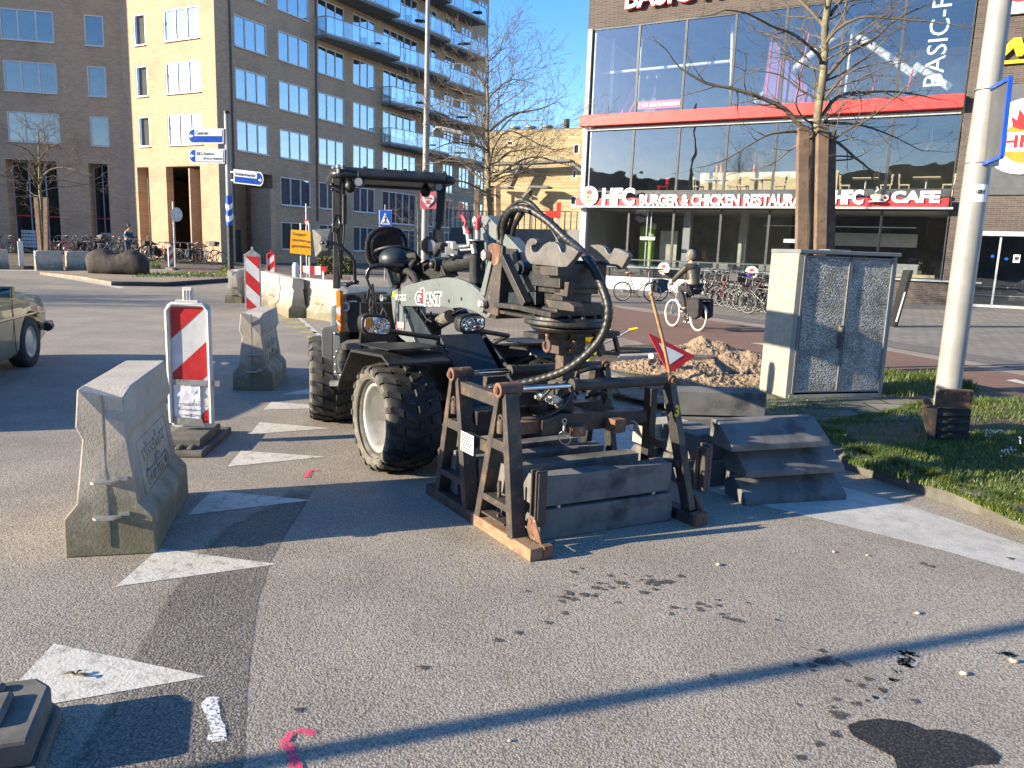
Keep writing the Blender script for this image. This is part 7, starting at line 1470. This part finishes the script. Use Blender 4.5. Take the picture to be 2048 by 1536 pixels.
wds=['parked leftmost before the flats, at the left edge','red, behind the left tree stakes','standing just right of the left tree stakes','dark, second to the right of the left tree stakes','left of the boulder, in front of the brick pier','above the left end of the boulder','with a black crate, above the boulder','above the middle of the boulder','dark, just left of the person in teal','side on, at the right of the person in teal','pale, second to the right of the person in teal','third to the right of the person in teal','nearest to the striped board on its left','behind the narrow striped board','first to the right of the round sign','second to the right of the round sign','third to the right of the round sign','fourth to the right of the round sign','last one beside the banded signpost']
for i,(px,py_,rot) in enumerate(LBx):
    p=AY(px,py_-5 if px<300 else py_-1,45.3 if px<300 else 43.2); col='red' if i==1 else fr_[i%10]
    bicycle('bicycle '+wds[i],(p.x,p.y,max(p.z,.05)),R_(rot+rnd.uniform(-8,8)),col,gname,R_(rnd.uniform(-6,6)),crate=(i==6),s=1.0,low=(i%3==0),bags='fabric_black' if i in (4,11) else None)
p=G(1274,603); bicycle('black bicycle with brown saddle and black front basket beside the white ramp wall',(p.x,p.y,0),R_(12),'black_gloss',None,R_(-4),basket=True,saddle='wood')
p=G(1345,603); bicycle('bicycle with pale blue bags half hidden by the rider, by the white ramp wall',(p.x,p.y,0),R_(20),'black_gloss',None,R_(3),bags='denim')
RB=[(1406,598,64,'black_gloss'),(1416,602,70,'black_gloss'),(1425,606,68,'black_gloss'),(1438,610,70,'red'),(1450,613,66,'black_gloss'),(1463,616,72,'zinc'),(1476,619,69,'black_gloss'),(1489,622,66,'black_gloss'),(1501,625,70,'grey_paint'),(1514,629,68,'black_gloss'),(1532,634,70,'black_gloss')]
for i,(px,py_,rot,col) in enumerate(RB):
    p=G(px,py_); col='black_gloss' if col=='zinc' else col; bicycle('%s bicycle from the left in the packed rack before the restaurant'%ordn[i],(p.x,p.y+.3,0),R_(rot+55),col,'bicycles packed in the rack before the restaurant',R_(rnd.uniform(-5,5)),bags='fabric_black' if i in (6,7) else None,crate=(i==8))
for i in range(11):
    p=G(1412+13.5*i,594+2.7*i); bicycle('%s bicycle of the rear row, close to the restaurant screen'%ordn[i],(p.x+.2,p.y+.9,0),R_(112+rnd.uniform(-8,8)),['black_gloss','grey_paint','black_gloss','red'][i%4],'rear row of bicycles before the restaurant',R_(rnd.uniform(-7,7)),bags='fabric_black' if i%4==1 else None,s=1.05)
for i in range(13):
    px=150+22*i; p=AY(px,(508 if px<300 else 523),46.0 if px<300 else 44.0); bicycle('%s bicycle of the row nearest the flats, from the left'%ordn[i],(p.x,p.y,max(p.z,.05)),R_(rnd.choice([25,70,110,140])+rnd.uniform(-10,10)),'black_gloss','row of bicycles nearest the flats',R_(rnd.uniform(-8,8)),crate=i%5==2,bags='fabric_black' if i%4==3 else None)
mb=MB(); p=G(1492,622); mb.ball(p+V((0,.2,1.05)),.12,(1.2,1,.7)); tag(mb.build('saddle_cover',K['purple_cloth'],None),'purple cover on a saddle in the bicycle rack','saddle cover')
# ================= people =================
def skin(name,par,J,E,mat,loc=None,sub=2,root=0):
    me=bpy.data.meshes.new(name); me.from_pydata([j[0] for j in J],E,[]); o=bpy.data.objects.new(name,me); COL.objects.link(o); o.parent=par
    m=o.modifiers.new('skin','SKIN'); m.use_smooth_shade=True
    if not me.skin_vertices: me.attributes
    bm=bmesh.new(); bm.from_mesh(me); ly=bm.verts.layers.skin.verify()
    for i,v in enumerate(bm.verts):
        r=J[i][1]; v[ly].radius=(r,r) if not isinstance(r,tuple) else r; v[ly].use_root=(i==root)
    bm.to_mesh(me); bm.free(); ss=o.modifiers.new('sub','SUBSURF'); ss.levels=sub; ss.render_levels=sub; me.materials.append(mat); return o
# rider: bicycle frame coordinates (x forward)
fwp=G(1345,653); rwp=G(1392,662); d=fwp-rwp; d.z=0; ca_=math.atan2(d.y,d.x); mid=(fwp+rwp)/2; SC=.94
RBk=bicycle('white tyred bicycle ridden by the grey haired person on the red cycle path',(mid.x,mid.y,0),ca_,'zinc',None,0,bags='fabric_black',tyre='white_plastic',step_=True,s=SC)
pr_=thing('person','grey haired person in an olive padded jacket riding a bicycle','person',(mid.x,mid.y,0),ca_); pr_.scale=(SC,SC,SC)
J=[((-.30,0,1.02),.125),((-.25,0,1.20),.12),((-.16,0,1.38),.135),((-.11,0,1.50),.09),((-.09,0,1.57),.055),((-.075,0,1.62),.06),
   ((-.13,-.17,1.44),.065),((.02,-.27,1.24),.048),((.20,-.29,1.10),.036),((.28,-.27,1.055),.034),
   ((-.13,.17,1.44),.065),((.02,.27,1.24),.048),((.20,.29,1.10),.036),((.28,.27,1.055),.034),
   ((-.26,-.10,.97),.10),((.12,-.12,.80),.07),((-.02,-.12,.34),.045),((-.03,-.12,.25),.038),((.10,-.12,.215),.035),
   ((-.26,.10,.97),.10),((.10,.12,.95),.07),((-.12,.12,.60),.045),((-.15,.12,.50),.038),((-.03,.12,.475),.035)]
E_=[(0,1),(1,2),(2,3),(3,4),(4,5),(3,6),(6,7),(7,8),(8,9),(3,10),(10,11),(11,12),(12,13),(0,14),(14,15),(15,16),(16,17),(17,18),(0,19),(19,20),(20,21),(21,22),(22,23)]
body=skin('body',pr_,J,E_,K['skin'])
def headmesh(par,c,fwd=(1,0,0),hair='hair_grey',s=1.,cap=None):
    c=V(c); f=V(fwd).normalized(); R=Matrix((f,Z.cross(f),Z)).transposed(); mb=MB(); mb.ball(c,.105*s,(1.0,.80,1.15),18,R)
    mb.ball(c+R@V((.10,0,-.01))*s,.018*s,(1.1,.8,1.5),8,R); mb.ball(c+R@V((.02,.085,-.01))*s,.022*s,(1,.4,1.3),8,R); mb.ball(c+R@V((.02,-.085,-.01))*s,.022*s,(1,.4,1.3),8,R); mb.ball(c+R@V((.07,0,-.08))*s,.035*s,(1,.9,.6),8,R); h=mb.build('head',K['skin'],par)
    mb=MB()
    for y in (-.033,.033): mb.ball(c+R@V((.090,y,.015))*s,.011*s,n=6)
    mb.build('eye',K['black'],h); mb=MB(); mb.ball(c+R@V((.093,0,-.052))*s,.018*s,(.3,1,.25),8,R); mb.build('mouth',K['red'],h)
    mb=MB(); mb.ball(c+R@V((-.022,0,.025))*s,.118*s,(1.0,.92,1.12),20,R)
    for i,v in enumerate(mb.v): v+=noise.noise_vector((v)*22)*.018*s
    mb.build('hair' if not cap else 'cap',K[hair if not cap else cap],h); return h
headmesh(pr_,(-.055,0,1.72))
def bump(J,f,ids): return [(J[i][0],J[i][1]+f if not isinstance(J[i][1],tuple) else J[i][1]) for i in ids]
ids=[1,0,2,3,6,7,8,10,11,12,4]; mp={v:i for i,v in enumerate(ids)}; JJ=bump(J,.022,ids); JJ[1]=((-.29,0,1.03),.155); JJ[0]=(J[1][0],.15); JJ[2]=(J[2][0],.165); skin('jacket',pr_,JJ,[(mp[a],mp[b]) for a,b in E_ if a in mp and b in mp],K['jacket_olive'])
ids=[0,14,15,16,17,19,20,21,22]; mp={v:i for i,v in enumerate(ids)}; skin('trousers',pr_,bump(J,.014,ids),[(mp[a],mp[b]) for a,b in E_ if a in mp and b in mp],K['trousers'])
for (x,y,z) in ((.03,-.12,.205),(-.09,.12,.465)): mb=MB(); mb.ball((x,y,z),.13,(1.05,.38,.34),12); mb.m=1; mb.box((x,y,z-.045),(.26,.085,.02)); mb.build('shoe',[K['black'],K['white']],pr_)
for y in (-.27,.27):
    mb=MB(); 
    for k in range(4): mb.tube([(.27,y-.03+.02*k,1.05),(.315,y-.03+.02*k,1.06-.003*k),(.325,y-.03+.02*k,1.035),(.30,y-.03+.02*k,1.02)],.009,6)
    mb.tube([(.27,y*.9,1.05),(.29,y*.82,1.03),(.31,y*.80,1.02)],.010,6); mb.build('fingers',K['skin'],pr_)
# standing person in teal among the bicycles
p0=AY(257,515,43.6); ps=thing('person','person in a teal coat and dark cap bending over the bicycles by the flats','person',(p0.x,p0.y,max(p0.z,.05)),R_(-20))
J=[((0,0,.95),.14),((.02,0,1.15),.14),((.06,0,1.35),.16),((.10,0,1.47),.09),((.13,0,1.55),.055),((.15,0,1.60),.055),((.07,-.18,1.40),.07),((.12,-.23,1.15),.05),((.32,-.18,1.05),.04),((.38,-.17,1.04),.04),((.07,.18,1.40),.07),((.12,.23,1.15),.05),((.32,.18,1.05),.04),((.38,.17,1.04),.04),((0,-.10,.88),.10),((.03,-.11,.48),.065),((0,-.11,.09),.05),((.12,-.11,.05),.04),((0,.10,.88),.10),((-.03,.11,.48),.065),((-.08,.11,.09),.05),((.05,.11,.05),.04)]
E_=[(0,1),(1,2),(2,3),(3,4),(4,5),(3,6),(6,7),(7,8),(8,9),(3,10),(10,11),(11,12),(12,13),(0,14),(14,15),(15,16),(16,17),(0,18),(18,19),(19,20),(20,21)]
skin('body',ps,J,E_,K['skin'],sub=1); headmesh(ps,(.17,0,1.70),(1,0,-.2),cap='black')
ids=[0,1,2,3,6,7,8,10,11,12]; mp={v:i for i,v in enumerate(ids)}; skin('coat',ps,bump(J,.03,ids),[(mp[a],mp[b]) for a,b in E_ if a in mp and b in mp],K['jacket_teal'],sub=1)
ids=[0,14,15,16,17,18,19,20,21]; mp={v:i for i,v in enumerate(ids)}; skin('trousers',ps,bump(J,.018,ids),[(mp[a],mp[b]) for a,b in E_ if a in mp and b in mp],K['denim'],sub=1)
# ================= trees =================
def tree(name,label,base,Y,trunk,limbs,r0,seed,twn=1.0,spread=1.0,stakes=None,rtop=.25,tl=1.0,extra=()):
    rg=random.Random(seed); b=AY(*base,Y); b.z=VZ if Y<15 else 0; t=thing(name,label,'tree',b)
    tp=[b]+[AY(x,y,Y) for x,y in trunk]; L0=sum((tp[i+1]-tp[i]).length for i in range(len(tp)-1)); tp,_=spiral(tp,1,.5); k=len(tp)
    for i,p in enumerate(tp): tp[i]=p+noise.noise_vector(p*1.3+V((seed,0,0)))*.05
    rs=[r0*(1-(1-rtop)*(i/(k-1))**.9) for i in range(k)]; mb=MB(); mb.tube([p-b for p in tp],rs,12)
    tr=mb.build('trunk',K['bark'],t)
    cr=MB(); cr.m=0
    def grow(path_start,dirv,length,rad,lev):
        seg=max(3,int(length/.14)) if lev<2 else 3
        p=V(path_start); d=V(dirv).normalized(); pts=[p.copy()]; L_=length/seg
        for i in range(seg):
            d=(d+V((rg.gauss(0,.16),rg.gauss(0,.16),rg.gauss(0,.13)+(.035 if lev>0 else .02)))).normalized(); p=p+d*L_; pts.append(p.copy())
            if lev<3 and i>0 and rg.random()<(.78 if lev<2 else .72)*twn:
                a=V((rg.gauss(0,1),rg.gauss(0,1),rg.gauss(0,.6)+.25)).normalized(); nd=(d*.65+a*.85).normalized()
                grow(p,nd,length*rg.uniform(.32,.58)*(1-i/seg*.35)*spread,rad*(1-i/seg*.6)*.55,lev+1)
        rr2=[max(rad*(1-.75*i/seg),.0022*tl) for i in range(seg+1)]; cr.tube([q-b for q in pts],rr2,6 if lev==0 else (4 if lev<2 else 3),False)
    for pts,rad in limbs:
        dy=rg.uniform(-.9,.9)*tl; P_=[AY(x,y,Y+dy*(i/(len(pts)-1))**.9) for i,(x,y) in enumerate(pts)]; P_,_=spiral(P_,1,.5*tl)
        n=len(P_); cr.tube([p-b for p in P_],[rad*(1-.7*i/(n-1)) for i in range(n)],7,False); Ll=(P_[-1]-P_[0]).length
        for i in range(2,n):
            if rg.random()<min(.95,.5*twn*max(.4,Ll/n*7/tl)):
                d=(P_[i]-P_[i-1]).normalized(); a=V((rg.gauss(0,1),rg.gauss(0,1),rg.gauss(0,.7)+.2)).normalized(); grow(P_[i],(d*.6+a).normalized(),Ll*rg.uniform(.16,.34),rad*(1-.6*i/n)*.42,1)
        grow(P_[-1],(P_[-1]-P_[-2]).normalized(),Ll*.3,rad*.3,1)
    n0=int(k*.42)
    for i in range(n0,k):
        for _ in range(1 if rg.random()<.8 else 2):
            if rg.random()<extra_p:
                a=rg.uniform(0,2*pi); up=.35+.4*(i-n0)/(k-n0); grow(tp[i],V((cos(a),sin(a),up)),extra_l*(1.15-.65*(i-n0)/(k-n0))*rg.uniform(.7,1.1),rs[i]*.32,0)
    cr.build('crown',K['twig'],t)
    if stakes:
        for s_ in stakes:
            x0,y0,x1,y1,wd,dd=s_; a=AY(x1,y1,Y+dd); a.z=b.z; q=AY(x0,y0,Y+dd*.6); mb=MB(); mb.bar(a-b,q-b,wd,wd*.7,(0,1,0)); tag(mb.build('stake',K['stake'],None,b,bevel=.008),'rough wooden stake, '+s_[6] if len(s_)>6 else 'rough wooden tree stake','stake','wooden stakes holding young trees') if False else mb.build('stake',K['stake'],t,bevel=.008)
        mb=MB(); z=AY(base[0],stakes[0][1]+ (60 if Y<15 else 20),Y).z; mb.torus(V((0,0,z-b.z)),Z,.26 if Y<15 else .3,.012,20,5); mb.build('rubber_strap',K['black'],t)
    return t
extra_p,extra_l=.8,1.5
tree('tree','bare tree between rough wooden stakes behind the stone cabinet','b' and (1622,745),11.2,[(1622,600),(1628,420),(1633,330),(1637,250),(1643,180),(1650,120),(1655,40),(1662,-60),(1672,-190),(1680,-320)],
 [([(1612,262),(1590,240),(1571,219),(1527,197),(1457,175),(1413,167),(1360,136)],.040),([(1600,268),(1593,263),(1545,267),(1514,281),(1457,316),(1420,330)],.022),([(1645,232),(1676,193),(1733,184),(1799,184),(1852,193)],.032),([(1650,160),(1654,153),(1698,105),(1742,83),(1786,44),(1830,20)],.036),([(1640,125),(1637,110),(1589,70),(1545,53),(1492,26),(1450,20)],.026),([(1650,275),(1676,285),(1711,316),(1738,338),(1746,368)],.026),([(1650,90),(1672,61),(1720,35),(1808,39),(1896,48)],.024),([(1640,200),(1600,180),(1560,150),(1500,140)],.018),([(1655,60),(1620,20),(1580,-20),(1560,-70)],.03),([(1660,30),(1700,-20),(1750,-60)],.03),([(1660,-40),(1620,-80),(1600,-130)],.026),([(1648,200),(1690,150),(1740,130),(1800,120)],.02),([(1645,260),(1580,300),(1540,330),(1480,345)],.02),([(1650,245),(1720,250),(1780,270),(1840,300)],.02)],.085,11,1.7,1.05,
 [(1606,255,1598,745,.15,-.16),(1645,250,1634,745,.15,-.26),(1622,262,1614,745,.12,.28),(1662,264,1656,745,.12,.1)],rtop=.35)
extra_p,extra_l=.85,3.2
tree('tree','bare tree in front of the right end of the flats, above the loader arm','c' and (978,545),24,[(978,480),(977,385),(977,330),(976,270),(975,210),(974,160),(975,120),(977,98)],
 [([(979,262),(1007,239),(1034,226),(1080,218),(1104,208)],.045),([(968,231),(935,205),(898,200),(872,210)],.04),([(974,262),(950,252),(911,247),(872,247)],.04),([(976,366),(1002,346),(1044,320),(1080,314),(1119,327)],.045),([(974,369),(945,343),(909,314),(885,322),(850,330)],.045),([(971,385),(929,364),(898,366),(888,387)],.035),([(976,197),(1002,171),(1028,158),(1062,166)],.03),([(968,171),(945,140),(919,127),(900,130)],.03),([(980,330),(987,296),(1018,262),(1080,290),(1110,300)],.035),([(979,122),(1002,101),(1015,95)],.02),([(985,365),(1010,352),(1060,345),(1095,352)],.03),([(972,300),(950,290),(905,285),(865,300)],.035)],.13,12,1.0,1.0,
 [(955,370,948,545,.14,-.3),(996,372,1002,545,.14,-.3),(983,372,986,545,.14,.3)],rtop=.2,tl=1.6)
extra_p,extra_l=.5,4.0
tree('tree','bare young tree with stakes before the left wing of the flats','d' and (88,520),38,[(86,460),(80,380),(78,330),(77,290),(76,262)],
 [([(79,370),(60,345),(35,330),(8,345)],.06),([(79,360),(100,340),(130,335),(165,345)],.06),([(78,330),(55,300),(30,290)],.05),([(78,320),(100,295),(125,285)],.05)],.13,13,.62,.95,
 [(73,395,82,512,.2,-.4),(92,395,92,512,.2,-.4)],rtop=.2,tl=2.6)
extra_p,extra_l=.6,2.0
tree('small_tree','thin leafless sapling left of the white lamp post','e' and (838,520),30,[(837,470),(836,430),(834,395)],[([(837,470),(825,445),(818,425)],.02),([(837,460),(848,440),(855,425)],.02)],.05,14,.6,.9,rtop=.2,tl=2.0)
# trees left of the frame: their shade dapples the far road
extra_p,extra_l=.8,4.0
ot=tree('tree','bare street tree left of the photo, its shade falls on the far road','f' and (-1900,700),15,[(-1900,430),(-1900,330),(-1900,250),(-1900,100)],[],.16,15,.9,1.0,rtop=.2,tl=2.0)
copy_tree(ot,(-24,13,0),1.3,'second bare street tree left of the photo, farther away'); copy_tree(ot,(-34,18.5,0),2.6,'third bare street tree left of the photo, farthest away')
# brick houses east of the timber building, mirrored by the flats
hb=thing('brick_house_row','red brick house row hidden behind the restaurant, mirrored in the flats\' windows','houses',(45,85,0),R_(-20)); mb=MB(); mb.box((0,0,3),(14,44,6)); mb.build('wall',K['brick_dark'],hb); mb=MB(); mb.prism([(-7.4,-22.4,6),(7.4,-22.4,6),(0,-22.4,10)],(0,44.8,0)); mb.build('roof',K['rooftile'],hb)
